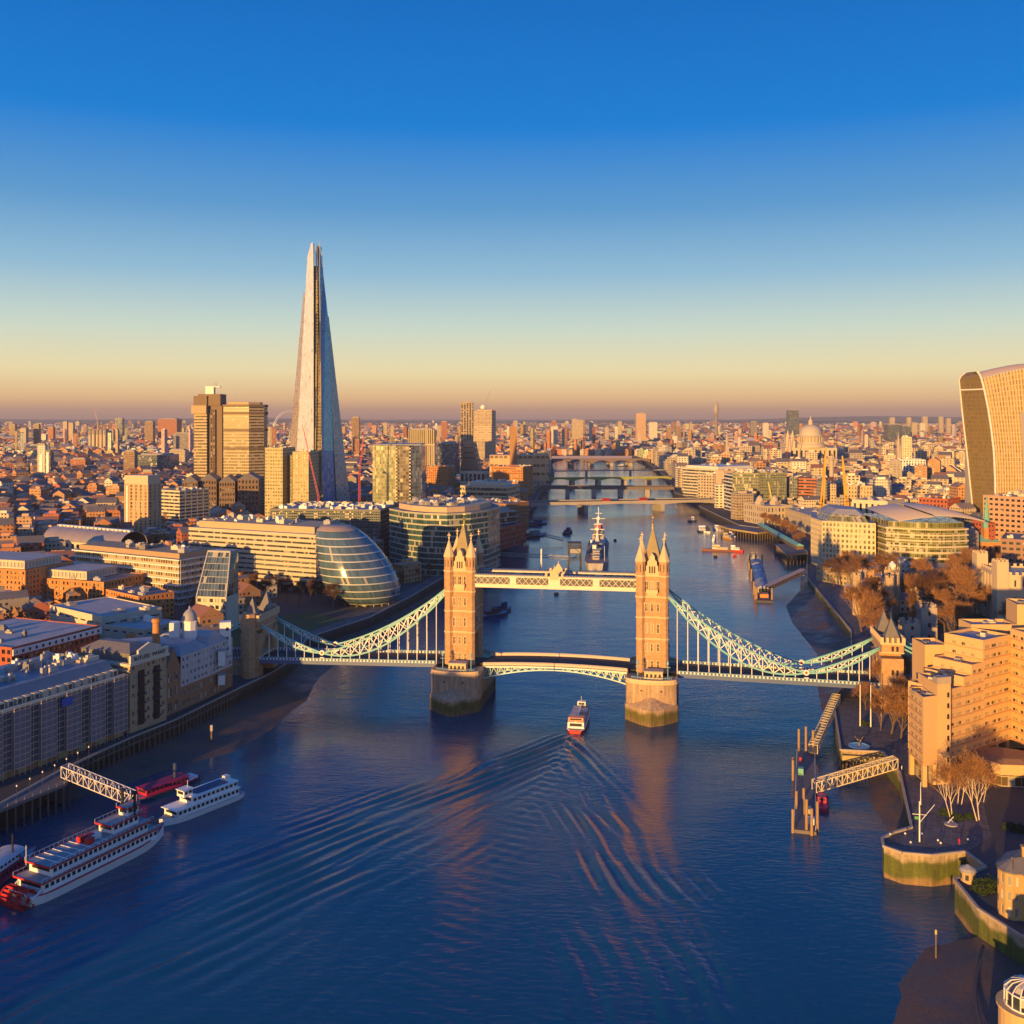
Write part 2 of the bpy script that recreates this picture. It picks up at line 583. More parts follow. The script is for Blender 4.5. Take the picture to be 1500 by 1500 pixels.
# ------------------------------------------------------------------ palette
STONE = mat('portland stone', (.46, .39, .31), .85, .22, .25, streak=1)
GRANITE = mat('grey granite', (.40, .33, .27), .85, .25, .3, streak=1)
SLATE = mat('slate', (.16, .15, .15), .6, .3, .4)
LEAD = mat('lead roof', (.29, .29, .32), .55, .4, .2)
ASPHALT = mat('asphalt', (.055, .055, .06), .9, .2, .2)
FELT = mat('roof felt', (.20, .19, .20), .9, .35, .1)
PALEROOF = mat('pale membrane roof', (.40, .38, .38), .8, .45, .13)
WHITE = mat('white paint', (.78, .76, .72), .5, .1, .3)
CREAM = mat('cream render', (.62, .54, .40), .8, .12, .2, streak=1)
TEAL = mat('pale blue bridge paint', (.22, .44, .54), .45, .12, .4)
BLUE = mat('deep blue bridge paint', (.10, .14, .28), .45, .15, .4)
MINT = mat('mint bridge paint', (.52, .70, .62), .5, .1, .4)
RED = mat('red paint', (.55, .035, .03), .45, .12, .4)
PINKRED = mat('raspberry paint', (.50, .03, .10), .45, .12, .4)
BLACK = mat('black paint', (.02, .02, .022), .5, .2, .4)
NAVY = mat('navy paint', (.02, .05, .13), .5, .2, .4)
STEEL = mat('grey steel', (.34, .34, .36), .5, .2, .3)
DARKSTEEL = mat('dark steel', (.06, .06, .07), .6, .2, .3)
YELLOW = mat('crane yellow', (.75, .38, .02), .5, .1, .4)
GOLD = mat('gold leaf', (.85, .55, .15), .3, .1, .4, metal=.8)
BRICK = mat('brown stock brick', (.34, .18, .09), .9, .25, .5)
OBRICK = mat('orange brick', (.52, .23, .08), .9, .2, .5)
RBRICK = mat('red brick', (.40, .11, .06), .9, .25, .5)
BEIGE = mat('beige concrete', (.62, .40, .19), .85, .12, .12, streak=1)
CONC = mat('grey concrete', (.36, .33, .30), .9, .2, .2, streak=1)
DARKC = mat('dark concrete', (.17, .14, .12), .9, .2, .2, streak=1)
TIMBER = mat('weathered timber', (.15, .11, .08), .9, .3, .6)
DECKW = mat('pontoon decking', (.16, .14, .14), .85, .25, .5)


def paving():
    m, n, l, b = nm('river path paving')
    g = node(n, 'NewGeometry'); mp = node(n, 'Mapping'); l.new(g.outputs['Position'], mp.inputs[0]); mp.inputs['Rotation'].default_value = (0, 0, R(22))
    bt = node(n, 'TexBrick'); bt.inputs['Scale'].default_value = 1; bt.inputs['Brick Width'].default_value = 4; bt.inputs['Row Height'].default_value = 2.4; bt.inputs['Mortar Size'].default_value = .07
    bt.inputs['Color1'].default_value = (.12, .105, .11, 1); bt.inputs['Color2'].default_value = (.075, .068, .075, 1); bt.inputs['Mortar'].default_value = (.20, .17, .15, 1); l.new(mp.outputs[0], bt.inputs['Vector'])
    z = node(n, 'TexNoise'); z.inputs['Scale'].default_value = .3; z.inputs['Detail'].default_value = 6; l.new(g.outputs['Position'], z.inputs['Vector'])
    l.new(mix(n, l, .6, bt.outputs[0], z.outputs[0], 'OVERLAY'), b.inputs['Base Color']); b.inputs['Roughness'].default_value = .85
    return m


PAVING = paving()
LAWN = mat('winter lawn', (.06, .085, .03), .95, .4, .2)
COPPER = mat('verdigris copper', (.16, .42, .34), .6, .2, .3)


def mud():
    m, n, l, b = nm('wet foreshore')
    g = node(n, 'NewGeometry')
    z = node(n, 'TexNoise'); z.inputs['Scale'].default_value = .09; z.inputs['Detail'].default_value = 7; z.inputs['Roughness'].default_value = .7; l.new(g.outputs['Position'], z.inputs['Vector'])
    y = node(n, 'TexNoise'); y.inputs['Scale'].default_value = 1.6; y.inputs['Detail'].default_value = 6; y.inputs['Roughness'].default_value = .75; l.new(g.outputs['Position'], y.inputs['Vector'])
    mr = node(n, 'MapRange'); l.new(z.outputs[0], mr.inputs[0]); mr.inputs[1].default_value = .38; mr.inputs[2].default_value = .62
    c = mix(n, l, mr.outputs[0], (.15, .085, .055), (.045, .05, .06))
    l.new(mix(n, l, .7, c, y.outputs[0], 'OVERLAY'), b.inputs['Base Color']); l.new(mth(n, l, 'MULTIPLY_ADD', mr.outputs[0], -.45, .8), b.inputs['Roughness'])
    bp = node(n, 'Bump'); bp.inputs['Strength'].default_value = .6; bp.inputs['Distance'].default_value = .4; l.new(y.outputs[0], bp.inputs['Height']); l.new(bp.outputs[0], b.inputs['Normal'])
    return m


MUD = mud()
BARK = mat('bark', (.13, .085, .055), .95, .2, .6)
BIRCHM = mat('birch bark', (.55, .45, .36), .8, .2, .6)
TWIG = mat('winter twigs', (.30, .15, .07), .95, .3, .25)
TWIGD = mat('dark winter twigs', (.15, .075, .045), .95, .3, .25)
EVERG = mat('evergreen leaves', (.035, .06, .02), .8, .4, .4)
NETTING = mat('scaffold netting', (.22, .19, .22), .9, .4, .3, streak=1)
NETSHADE = mat('netting with painted recess shade', (.11, .095, .12), .9, .4, .3, streak=1)  # same netting again, shade of the recessed bays put into the colour
ROOFBITS = [CONC, STEEL, WHITE, FELT, CREAM]
G_DARK = glass_mat('dark window glass', (.035, .045, .055), 3.2, 3.6)
G_NEAR = glass_mat('window pane', (.05, .055, .06), 1.4, 2.0, blind=(.45, .40, .30), pb=.3)
G_OFF = glass_mat('office glass', (.045, .06, .065), 1.5, 3.6, frame=(.25, .25, .24), pb=.15)
G_GREEN = glass_mat('green office glass', (.03, .085, .085), 1.6, 4.0, frame=(.30, .30, .26), pb=.12, rough=.1)
G_OLIVE = glass_mat('olive tinted glass', (.16, .13, .06), 1.5, 3.6, frame=(.34, .26, .14), pb=.2, rough=.2)


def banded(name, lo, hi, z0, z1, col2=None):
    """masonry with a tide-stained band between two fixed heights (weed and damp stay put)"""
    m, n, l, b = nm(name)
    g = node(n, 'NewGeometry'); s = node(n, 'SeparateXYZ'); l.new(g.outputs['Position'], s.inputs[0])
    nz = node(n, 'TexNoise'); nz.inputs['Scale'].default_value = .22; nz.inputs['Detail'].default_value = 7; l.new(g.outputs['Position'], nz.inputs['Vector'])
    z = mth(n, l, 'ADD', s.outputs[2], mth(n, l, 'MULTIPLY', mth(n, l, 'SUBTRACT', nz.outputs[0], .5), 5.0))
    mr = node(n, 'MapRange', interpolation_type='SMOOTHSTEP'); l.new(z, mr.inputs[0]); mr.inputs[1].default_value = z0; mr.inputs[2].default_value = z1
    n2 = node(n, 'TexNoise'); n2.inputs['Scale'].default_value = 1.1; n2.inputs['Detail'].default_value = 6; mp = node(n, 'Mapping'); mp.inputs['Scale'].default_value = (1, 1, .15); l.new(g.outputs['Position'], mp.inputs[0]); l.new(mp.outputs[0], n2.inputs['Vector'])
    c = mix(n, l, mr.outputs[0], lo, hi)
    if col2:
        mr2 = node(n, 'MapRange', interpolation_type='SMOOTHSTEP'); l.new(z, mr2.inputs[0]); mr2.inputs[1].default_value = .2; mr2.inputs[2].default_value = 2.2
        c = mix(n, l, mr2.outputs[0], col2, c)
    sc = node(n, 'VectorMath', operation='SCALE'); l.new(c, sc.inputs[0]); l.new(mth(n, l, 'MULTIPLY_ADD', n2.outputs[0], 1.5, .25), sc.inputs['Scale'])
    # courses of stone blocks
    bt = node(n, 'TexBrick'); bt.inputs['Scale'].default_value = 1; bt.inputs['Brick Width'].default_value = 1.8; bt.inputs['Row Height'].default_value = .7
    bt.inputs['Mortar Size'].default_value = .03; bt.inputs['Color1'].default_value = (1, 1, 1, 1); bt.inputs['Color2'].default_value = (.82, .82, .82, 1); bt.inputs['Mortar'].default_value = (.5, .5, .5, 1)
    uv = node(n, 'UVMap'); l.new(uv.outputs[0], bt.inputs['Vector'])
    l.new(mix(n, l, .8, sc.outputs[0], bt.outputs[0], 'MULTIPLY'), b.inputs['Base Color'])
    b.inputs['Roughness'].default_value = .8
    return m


WEEDWALL = banded('weedy river wall', (.10, .115, .02), (.40, .31, .20), 5.4, 7.2, (.26, .17, .08))
PIERM = banded('bridge pier granite', (.14, .12, .03), (.44, .31, .20), 4.0, 6.2, (.20, .14, .07))
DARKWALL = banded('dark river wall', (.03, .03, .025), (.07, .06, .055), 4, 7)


def masonry(name, col, bw=1.1, rh=.45):
    """coursed rubble masonry"""
    m, n, l, b = nm(name)
    uv = node(n, 'UVMap'); g = node(n, 'NewGeometry')
    bt = node(n, 'TexBrick'); bt.inputs['Scale'].default_value = 1; bt.inputs['Brick Width'].default_value = bw; bt.inputs['Row Height'].default_value = rh
    bt.inputs['Mortar Size'].default_value = .025
    bt.inputs['Color1'].default_value = tuple(c * 1.12 for c in col) + (1,); bt.inputs['Color2'].default_value = tuple(c * .84 for c in col) + (1,); bt.inputs['Mortar'].default_value = tuple(c * .6 for c in col) + (1,)
    l.new(uv.outputs[0], bt.inputs['Vector'])
    nz = node(n, 'TexNoise'); nz.inputs['Scale'].default_value = .35; nz.inputs['Detail'].default_value = 6; l.new(g.outputs['Position'], nz.inputs['Vector'])
    sc = node(n, 'VectorMath', operation='SCALE'); l.new(bt.outputs[0], sc.inputs[0]); l.new(mth(n, l, 'MULTIPLY_ADD', nz.outputs[0], .6, .7), sc.inputs['Scale'])
    l.new(sc.outputs[0], b.inputs['Base Color']); b.inputs['Roughness'].default_value = .85
    return m


TSTONE = masonry('bridge tower masonry', (.50, .30, .16))
TSTONE2 = mat('bridge dressed stone', (.66, .48, .29), .8, .15, .4)
CASTLE = masonry('castle ragstone', (.46, .34, .22))

# ------------------------------------------------------------------ banks, ground, river
S_EDGE = [(-175, -400), (-165, 0), (-157, 200), (-153, 296), (-147, 328.6), (-137, 362), (-128, 384), (-117, 425), (-109, 452), (-104, 480), (-107, 527), (-82, 581), (-65.6, 647),
          (-49, 730), (-28.7, 851), (-2, 956), (10, 1019), (20, 1242), (27, 1322), (50, 1652), (88, 2101), (104, 2659), (112, 3050)]
N_EDGE = [(100, -400), (88, 100), (88, 189), (104, 193), (122, 200), (123, 214), (112.5, 224), (109, 236), (110, 251), (121, 258), (120, 267.3), (110, 265), (103, 266.5), (99.6, 270.5), (101, 275.5), (105.6, 279.5),
          (112, 283), (125.5, 326.7), (127.5, 347), (113.6, 349), (131.5, 414), (150, 445), (183, 545), (212, 724), (228, 781), (252, 860), (264, 930), (266, 1040), (243, 1080), (243, 1309),
          (262, 1355), (250, 1547), (298, 1934), (331, 2331), (350, 2659), (362, 3050)]
GZ = 8.0
gmb = MB()
FAR = 45000
gmb.face([p + (GZ,) for p in S_EDGE] + [(-FAR, 3050, GZ), (-FAR, -400, GZ)])
gmb.face([p + (GZ,) for p in reversed(N_EDGE)] + [(FAR, -400, GZ), (FAR, 3050, GZ)])
gmb.face([(-FAR, 3050, GZ), (FAR, 3050, GZ), (FAR, FAR * 1.5, GZ), (-FAR, FAR * 1.5, GZ)])


def ground_mat():
    m, n, l, b = nm('city ground')
    g = node(n, 'NewGeometry')
    a = node(n, 'TexNoise'); a.inputs['Scale'].default_value = .02; a.inputs['Detail'].default_value = 8; l.new(g.outputs['Position'], a.inputs['Vector'])
    v = node(n, 'TexVoronoi'); v.inputs['Scale'].default_value = .012; l.new(g.outputs['Position'], v.inputs['Vector'])
    c = mix(n, l, a.outputs[0], (.030, .032, .040), (.085, .078, .080))
    c = mix(n, l, mth(n, l, 'GREATER_THAN', v.outputs['Color'], .72), c, (.06, .042, .034))
    l.new(c, b.inputs['Base Color']); b.inputs['Roughness'].default_value = .9
    return m


tag(gmb.build('ground', ground_mat()), kind='structure')


def river_wall(name, pts, mats, label, side, z0=-2.5, z1=GZ):
    o = thing(name, label, 'river wall')
    mb = MB(); u = 0
    cp = MB()
    seq = pts if side > 0 else list(reversed(pts))
    for a, b in zip(seq, seq[1:]):
        mb.wallq(a, b, z0, z1, u); u += math.hypot(b[0] - a[0], b[1] - a[1])
        d = Vector((b[0] - a[0], b[1] - a[1], 0)); n_ = Vector((d.y, -d.x, 0)).normalized() * .25
        cp.bar(Vector(a + (z1 + .3,)) + n_ * .2, Vector(b + (z1 + .3,)) + n_ * .2, .7, .6)
    mb.build('wall_face', mats[0], o); cp.build('coping', mats[1], o)
    return o


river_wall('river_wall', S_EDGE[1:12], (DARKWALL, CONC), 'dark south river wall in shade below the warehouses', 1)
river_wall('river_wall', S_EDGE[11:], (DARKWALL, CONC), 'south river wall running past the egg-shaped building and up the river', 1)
river_wall('river_wall', N_EDGE[1:11], (WEEDWALL, GRANITE), 'curved weedy river wall below the brick house with the bow front', -1)
river_wall('river_wall', N_EDGE[10:17], (WEEDWALL, GRANITE), 'round sunlit bastion wall, green with weed, under the ship mast', -1)
river_wall('river_wall', N_EDGE[16:21], (WEEDWALL, GRANITE), 'river wall below the beige stepped hotel and steel pier', -1)
river_wall('river_wall', N_EDGE[20:26], (WEEDWALL, CASTLE), 'yellowish wharf wall behind the brown beach by the castle', -1)
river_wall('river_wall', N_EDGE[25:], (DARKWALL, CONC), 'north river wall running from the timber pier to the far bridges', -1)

# river: one sheet, finer where the boat's wake runs
BOAT = (24.6, 394.0); HEAD = R(9.5)


def wake(X, Y):
    """ripples of a small ship that swung to starboard: two arms of oblique crests, plus short wind waves"""
    ax = R(14)                                   # course it came from
    fx, fy = -math.sin(ax), -math.cos(ax)
    dx, dy = X - BOAT[0], Y - BOAT[1]
    a = dx * fx + dy * fy
    b = dx * fy - dy * fx                          # >0: towards the south bank
    ap = np.maximum(a, 0.1)
    z = np.zeros_like(X)
    fade = np.clip(a / 8, 0, 1) * np.exp(-ap / 175.0)
    wob = 1.6 * np.sin(a * .05 + 1.2) + 1.0 * np.sin(a * .13)
    rw = np.random.default_rng(5)

    def fog(sc):
        q = 0
        for _ in range(9):
            t, f = rw.uniform(0, 2 * pi), rw.uniform(.4, 1.0) / sc
            q = q + np.sin(2 * pi * f * (a * math.cos(t) + b * math.sin(t)) + rw.uniform(0, 6.3))
        return q / 3.0
    for s, tn, amp, spread in ((1, .42, .34, .16), (-1, .32, .36, .12)):
        lat = b * s
        ridge = ap * tn + 3.0 * fog(90)
        w = 2.2 + ap * spread
        env = np.exp(-((lat - ridge) / w) ** 2) + .5 * np.exp(-((lat - ridge * .62) / (w * 1.2)) ** 2) + .25 * np.exp(-((lat - ridge * 1.25) / (w * .7)) ** 2)
        patch = np.clip(.5 + .75 * fog(26), 0, 1.4)
        ph = lat * math.cos(R(30)) - a * math.sin(R(30))
        p2 = lat * math.cos(R(22)) - a * math.sin(R(22))
        wl_ = 3.4 + ap * .012
        z += env * fade * amp * (patch * np.sin(2 * pi * ph / wl_ + 1.3 * fog(40)) + .5 * np.sin(2 * pi * p2 / (wl_ * 1.7) + 1.6 * fog(50)) + .3 * np.clip(fog(18), 0, 1) * np.sin(2 * pi * p2 / (wl_ * .6)))
    inner = np.exp(-(b / (2.0 + ap * .05)) ** 2)
    z += inner * fade * .10 * np.sin(2 * pi * a / 5.0 + .3 * b)
    return z


xs = np.concatenate([np.array([-1200, -600, -300, -220]), np.arange(-175, 130, .62), np.array([135, 180, 260, 420, 700, 1400])])
ys = np.concatenate([np.array([-400, 40, 120]), np.arange(165, 400, .62), np.array([402, 406, 415, 430, 460, 520, 640, 900, 1400, 2200, 3049])])
GX, GY = np.meshgrid(xs, ys)
Zw = wake(GX, GY) * ((GX > -174) & (GX < 129) & (GY > 166) & (GY < 399.5))
nx_, ny_ = len(xs), len(ys)
idx = np.arange(nx_ * ny_).reshape(ny_, nx_)
quads = np.stack([idx[:-1, :-1], idx[:-1, 1:], idx[1:, 1:], idx[1:, :-1]], -1).reshape(-1, 4)
wm_ = bpy.data.meshes.new('river')
wm_.vertices.add(nx_ * ny_); wm_.vertices.foreach_set('co', np.stack([GX, GY, Zw], -1).astype(np.float32).ravel())
wm_.loops.add(quads.size); wm_.loops.foreach_set('vertex_index', quads.ravel().astype(np.int32))
wm_.polygons.add(len(quads)); wm_.polygons.foreach_set('loop_start', np.arange(0, quads.size, 4, dtype=np.int32)); wm_.polygons.foreach_set('loop_total', np.full(len(quads), 4, dtype=np.int32))
wm_.polygons.foreach_set('use_smooth', np.ones(len(quads), dtype=bool))
wm_.update()


def water_mat():
    m, n, l, b = nm('river water')
    g = node(n, 'NewGeometry')
    big = node(n, 'TexNoise'); big.inputs['Scale'].default_value = .012; big.inputs['Detail'].default_value = 3; l.new(g.outputs['Position'], big.inputs['Vector'])
    b.inputs['Base Color'].default_value = (.006, .030, .085, 1)
    l.new(mix(n, l, big.outputs[0], (.002, .052, .112), (.004, .080, .150)), b.inputs['Base Color'])
    b.inputs['IOR'].default_value = 1.45
    b.inputs['Specular IOR Level'].default_value = .5
    b.inputs['Roughness'].default_value = .06
    mp = node(n, 'Mapping'); l.new(g.outputs['Position'], mp.inputs[0]); mp.inputs['Rotation'].default_value = (0, 0, R(20)); mp.inputs['Scale'].default_value = (.55, 1.25, 1)
    n1 = node(n, 'TexNoise'); n1.inputs['Scale'].default_value = .55; n1.inputs['Detail'].default_value = 5; n1.inputs['Roughness'].default_value = .62; n1.inputs['Distortion'].default_value = .6
    l.new(mp.outputs[0], n1.inputs['Vector'])
    n2 = node(n, 'TexNoise'); n2.inputs['Scale'].default_value = .10; n2.inputs['Detail'].default_value = 3; l.new(mp.outputs[0], n2.inputs['Vector'])
    hgt = mth(n, l, 'MULTIPLY_ADD', n2.outputs[0], 1.6, n1.outputs[0])
    patch = mth(n, l, 'MULTIPLY_ADD', big.outputs[0], 1.2, -.1)
    bp = node(n, 'Bump'); l.new(mth(n, l, 'MULTIPLY', hgt, patch), bp.inputs['Height']); bp.inputs['Strength'].default_value = .55; bp.inputs['Distance'].default_value = .5
    l.new(bp.outputs[0], b.inputs['Normal'])
    return m


wm_.materials.append(water_mat())
wo = bpy.data.objects.new('river', wm_); C.objects.link(wo); tag(wo, kind='structure')


def sloped(name, hi, lo, zh, zl, m, kind='structure'):
    """foreshore between two lines of points"""
    mb = MB(); mb.sm = True
    K = 5; lo = [(b_[0] + (b_[0] - a_[0]) * .12, b_[1] + (b_[1] - a_[1]) * .12) for a_, b_ in zip(hi, lo)]
    for i in range(len(hi) - 1):
        for k in range(K):
            t0, t1 = k / K, (k + 1) / K
            f = lambda i_, t: (hi[i_][0] * (1 - t) + lo[i_][0] * t, hi[i_][1] * (1 - t) + lo[i_][1] * t, zh * (1 - t) ** 1.3 + zl * t + .25 * math.sin(i_ * 2.1 + t * 5) * t * (1 - t) * 4)
            mb.face([f(i, t0), f(i + 1, t0), f(i + 1, t1), f(i, t1)])
    o = mb.build(name, m)
    return tag(o, kind=kind)


# beaches laid bare by the low tide
sloped('foreshore', [(-150, 320), (-138, 362), (-128, 384), (-117, 425), (-109, 452), (-104, 480), (-106, 525), (-84, 578), (-66, 647), (-50, 730)],
       [(-143, 322), (-122, 352), (-104, 373), (-94, 408), (-90, 440), (-92, 480), (-88, 515), (-70, 560), (-56, 640), (-44, 728)], 2.6, -.12, MUD)
sloped('foreshore', [(131, 418), (150, 445), (166, 492), (183, 545), (194, 612), (205, 680), (212, 724), (228, 781)], [(129, 421), (140, 470), (156, 505), (158, 545), (165, 605), (178, 660), (205, 722), (222, 779)], 3.4, -.5, MUD)
sloped('foreshore', [(120, 268), (112.5, 284), (119, 303), (125.5, 326), (127, 346)], [(113, 279), (108.5, 288), (112, 305), (113, 325), (121, 345)], 1.8, -.4, MUD)
sloped('foreshore', [(106, 192), (123, 200), (123, 214), (112.5, 224), (109.5, 236)], [(73, 186), (79, 203), (87, 219), (98, 235), (105, 238)], 2.0, -.06, MUD)

# lawns, paths and roads on the banks (thin sheets on the ground)


def sheet(name, pts, z, m, kind='structure'):
    mb = MB(); mb.face([tuple(p) + (z,) for p in pts])
    return tag(mb.build(name, m), kind=kind)


sheet('lawn', [(-150, 470), (-108, 486), (-112, 528), (-92, 572), (-118, 600), (-160, 560)], GZ + .012, LAWN)
sheet('path', [(-108, 480), (-105, 480), (-108, 527), (-83, 581), (-66.6, 647), (-50, 730), (-30, 851), (-38, 853), (-58, 732), (-75, 650), (-92, 585), (-114, 530)], GZ + .022, PAVING)
sheet('path', [(113, 283), (126.5, 326.7), (128.5, 348), (115, 350), (132.5, 414), (150, 414), (150, 330), (140, 285), (121, 268), (110, 266), (103.5, 267.5), (101, 270.5), (102, 275.5)][::1], GZ + .012, PAVING)
sheet('lawn', [(150, 392), (168, 388), (166, 372), (148, 372)], GZ + .024, LAWN)
sheet('path', [(151, 446), (184, 546), (213, 724), (229, 781), (243, 776), (228, 722), (200, 545), (166, 446)], GZ + .016, PAVING)
sheet('lawn', [(205, 560), (300, 540), (330, 640), (250, 690), (225, 690)], GZ + .012, LAWN)

# ------------------------------------------------------------------ the bridge
BR = thing('suspension_bridge', 'stone twin-towered bascule bridge with pale blue chains spanning the river', 'bridge', (19.4, 436.1, 0), R(-9.7))
HS = 41.0
WIN_G = G_NEAR


def octo(x, y, r, ph=pi / 8):
    return [(x + r * math.cos(ph + i * pi / 4), y + r * math.sin(ph + i * pi / 4)) for i in range(8)]


def cross(mb, x, y, z):
    mb.box(x, y, z, .32, .32, 3.2); mb.box(x, y, z + 1.9, 1.5, .34, .36); mb.box(x, y, z + .7, .7, .7, .5)


def bridge_tower():
    """one main tower in its own coordinates, road along x, river along y"""
    o = bpy.data.objects.new('tower', None); C.objects.link(o); o.parent = BR
    w, d = 5.6, 8.6
    zs = [17, 31, 40, 48.5, 57.2]
    mb = MB(); panes = []
    # river fronts: storeys with grouped openings
    for sgn in (-1, 1):
        for (z0, z1, nb, nf, ww, wh) in ((17, 31, 3, 2, .42, .42), (31, 40, 3, 1, .42, .40), (40, 48.5, 3, 1, .40, .38), (48.5, 57.2, 3, 1, .5, .5)):
            a, b = ((-w, -d), (w, -d)) if sgn < 0 else ((w, d), (-w, d))
            holes(mb, a, b, z0, z1, nb, nf, ww, wh, .5, .45, 2.0, panes)
    # road sides with the pointed arch
    for sgn in (-1, 1):
        x = w * sgn
        aw, zc, zt_ = 4.7, 23.5, 29.5
        arc = [(-aw, 17.0)] + [(-aw * math.cos(t * pi / 2) ** .9, zc + (zt_ - zc) * math.sin(t * pi / 2)) for t in np.linspace(0, 1, 7)]
        arc = arc + [(-y, z) for y, z in reversed(arc[:-1])]
        rim = []
        for (y, z) in arc:
            rim.append(((-d if y < -.01 else d if y > .01 else 0), 31.0 if abs(y) < aw * .75 else z))
        F3 = lambda y, z: (x, y, z)
        pts = list(zip(arc, rim))
        for (p, q), (p2, q2) in zip(pts, pts[1:]):
            f = [F3(*p), F3(*p2), F3(*q2), F3(*q)]
            uv = [p, p2, q2, q]
            if sgn < 0: f, uv = f[::-1], uv[::-1]
            f2 = []; u2 = []
            for k, c_ in enumerate(f):
                if c_ not in f2: f2.append(c_); u2.append(uv[k])
            if len(f2) > 2: mb.face(f2, u2)
        if sgn > 0:
            for (p, p2) in zip(arc, arc[1:]):
                mb.face([(-w, p[0], p[1]), (-w, p2[0], p2[1]), (w, p2[0], p2[1]), (w, p[0], p[1])], [(0, p[1]), (0, p2[1]), (2 * w, p2[1]), (2 * w, p[1])])
        for (z0, z1, nb) in ((31, 40, 4), (40, 48.5, 4), (48.5, 57.2, 3)):
            a, b = ((w, -d), (w, d)) if sgn > 0 else ((-w, d), (-w, -d))
            holes(mb, a, b, z0, z1, nb, 1, .38, .42, .5, .45, 2.4, panes)
    mb.face([(-w, -d, 57.2), (w, -d, 57.2), (w, d, 57.2), (-w, d, 57.2)])
    mb.build('masonry', TSTONE, o)
    gl = MB(); gl.prism([(-w + .55, -d + .55), (w - .55, -d + .55), (w - .55, d - .55), (-w + .55, d - .55)], 31.2, 57.0)
    gl.prism([(-w + .55, -d + .55), (w - .55, -d + .55), (w - .55, -d + 1.2), (-w + .55, -d + 1.2)], 17.1, 31.2)
    gl.build('interior', BLACK, o)
    for p in panes:
        pass
    # dressed stone round each opening and mullions: one surround per window
    for p in panes:
        q = MB()
        W_, H_ = p[2], p[3]
        for x0, x1, y0, y1 in ((-W_ / 2 - .28, -W_ / 2, -.25, H_ + .3), (W_ / 2, W_ / 2 + .28, -.25, H_ + .3), (-W_ / 2, W_ / 2, H_, H_ + .3), (-W_ / 2, W_ / 2, -.25, 0), (-.09, .09, 0, H_), (-W_ / 2, W_ / 2, H_ * .55, H_ * .55 + .15)):
            q.prism([(x0, -.56), (x1, -.56), (x1, -.38), (x0, -.38)], y0, y1, None, True)
        q.mi = 1
        q.face([(-W_ / 2, -.02, 0), (W_ / 2, -.02, 0), (W_ / 2, -.02, H_), (-W_ / 2, -.02, H_)])
        q.build('window', [TSTONE2, WIN_G], o, p[0], math.atan2(p[1][1], p[1][0]))
    for z in zs[1:]:
        c = MB(); c.prism([(-w - .35, -d - .35), (w + .35, -d - .35), (w + .35, d + .35), (-w - .35, d + .35)], z - .35, z + .35, None, True)
        c.build('string_course', TSTONE2, o)
    # machicolated frieze below the third course
    fz = MB()
    for k in range(9):
        for sgn in (-1, 1):
            fz.box(-3.2 + k * .8, sgn * (d + .18), 44.9, .36, .4, 1.2)
    fz.build('frieze', TSTONE2, o)
    for sx in (-1, 1):
        for sy in (-1, 1):
            t = MB()
            x, y = sx * 4.85, sy * (d - .55)
            t.prism(octo(x, y, 1.85), 17, 46)
            t.prism(octo(x, y, 1.85), 46, 48.2, poly2=octo(x, y, 2.15)); t.prism(octo(x, y, 2.1), 48.2, 63.4)
            tu = t.build('turret', TSTONE, o)
            t = MB()
            for z in zs[1:] + [63.4]:
                t.prism(octo(x, y, 2.38 if z > 45 else 2.1), z - .3, z + .3, None, True)
            t.prism(octo(x, y, 2.35), 63.7, 70.6, poly2=octo(x, y, .12))
            cross(t, x, y, 70.3)
            t.build('cone_roof', TSTONE2, tu)
            sl = MB(); sl.mi = 0
            for k in range(8):
                a = k * pi / 4
                px_, py_ = x + 1.97 * math.cos(a), y + 1.97 * math.sin(a)
                sl.box(px_, py_, 58.9, .06, .35, 3.0, a)
            sl.build('slit', BLACK, tu)
    # steep roof with gables and dormers
    r_ = MB()
    r_.prism([(-w + .7, -d + 1.0), (w - .7, -d + 1.0), (w - .7, d - 1.0), (-w + .7, d - 1.0)], 57.3, 76.0, poly2=[(-.35, -1.6), (.35, -1.6), (.35, 1.6), (-.35, 1.6)])
    ro = r_.build('roof', mat('tower roof slate', (.30, .24, .12), .6, .3, .4), o)
    f = MB()
    f.bar((0, -1.6, 76.2), (0, 1.6, 76.2), .35); f.tube((0, 0, 76), (0, 0, 78.2), .55, .35); f.lathe(0, 0, [(.2, 78), (.75, 78.8), (.3, 79.6), (.12, 79.8), (.08, 82)], 8); f.box(0, 0, 80.6, 1.0, .16, .16)
    f.build('finial', GOLD, ro)
    for sgn in (-1, 1):
        g = MB()
        y = sgn * (d - .1)
        pr = [(-2.5, 57.2), (2.5, 57.2), (2.5, 61.2), (2.0, 61.6), (1.9, 63.2), (1.2, 63.8), (1.0, 65.2), (0, 66.6), (-1.0, 65.2), (-1.2, 63.8), (-1.9, 63.2), (-2.0, 61.6), (-2.5, 61.2)]
        A = [(p[0], y - .6 * sgn * -1 * -1, p[1]) for p in pr]; B = [(p[0], y - 3.2 * sgn, p[1]) for p in pr]
        A = [(p[0], y + .4 * sgn, p[1]) for p in pr]
        uvp = [p for p in pr]
        g.face(A if sgn < 0 else A[::-1], uvp if sgn < 0 else uvp[::-1])
        for i in range(len(pr)):
            j = (i + 1) % len(pr)
            q = [A[j], A[i], B[i], B[j]]
            g.face(q if sgn < 0 else q[::-1])
        gg = g.build('gable', TSTONE2, o)
        wn2 = MB()
        for k in (-1, 0, 1):
            wn2.box(k * 1.0, y + .42 * sgn, 58.3, .62, .1, 2.9)
        wn2.build('window', BLACK, gg)
        pa = MB()
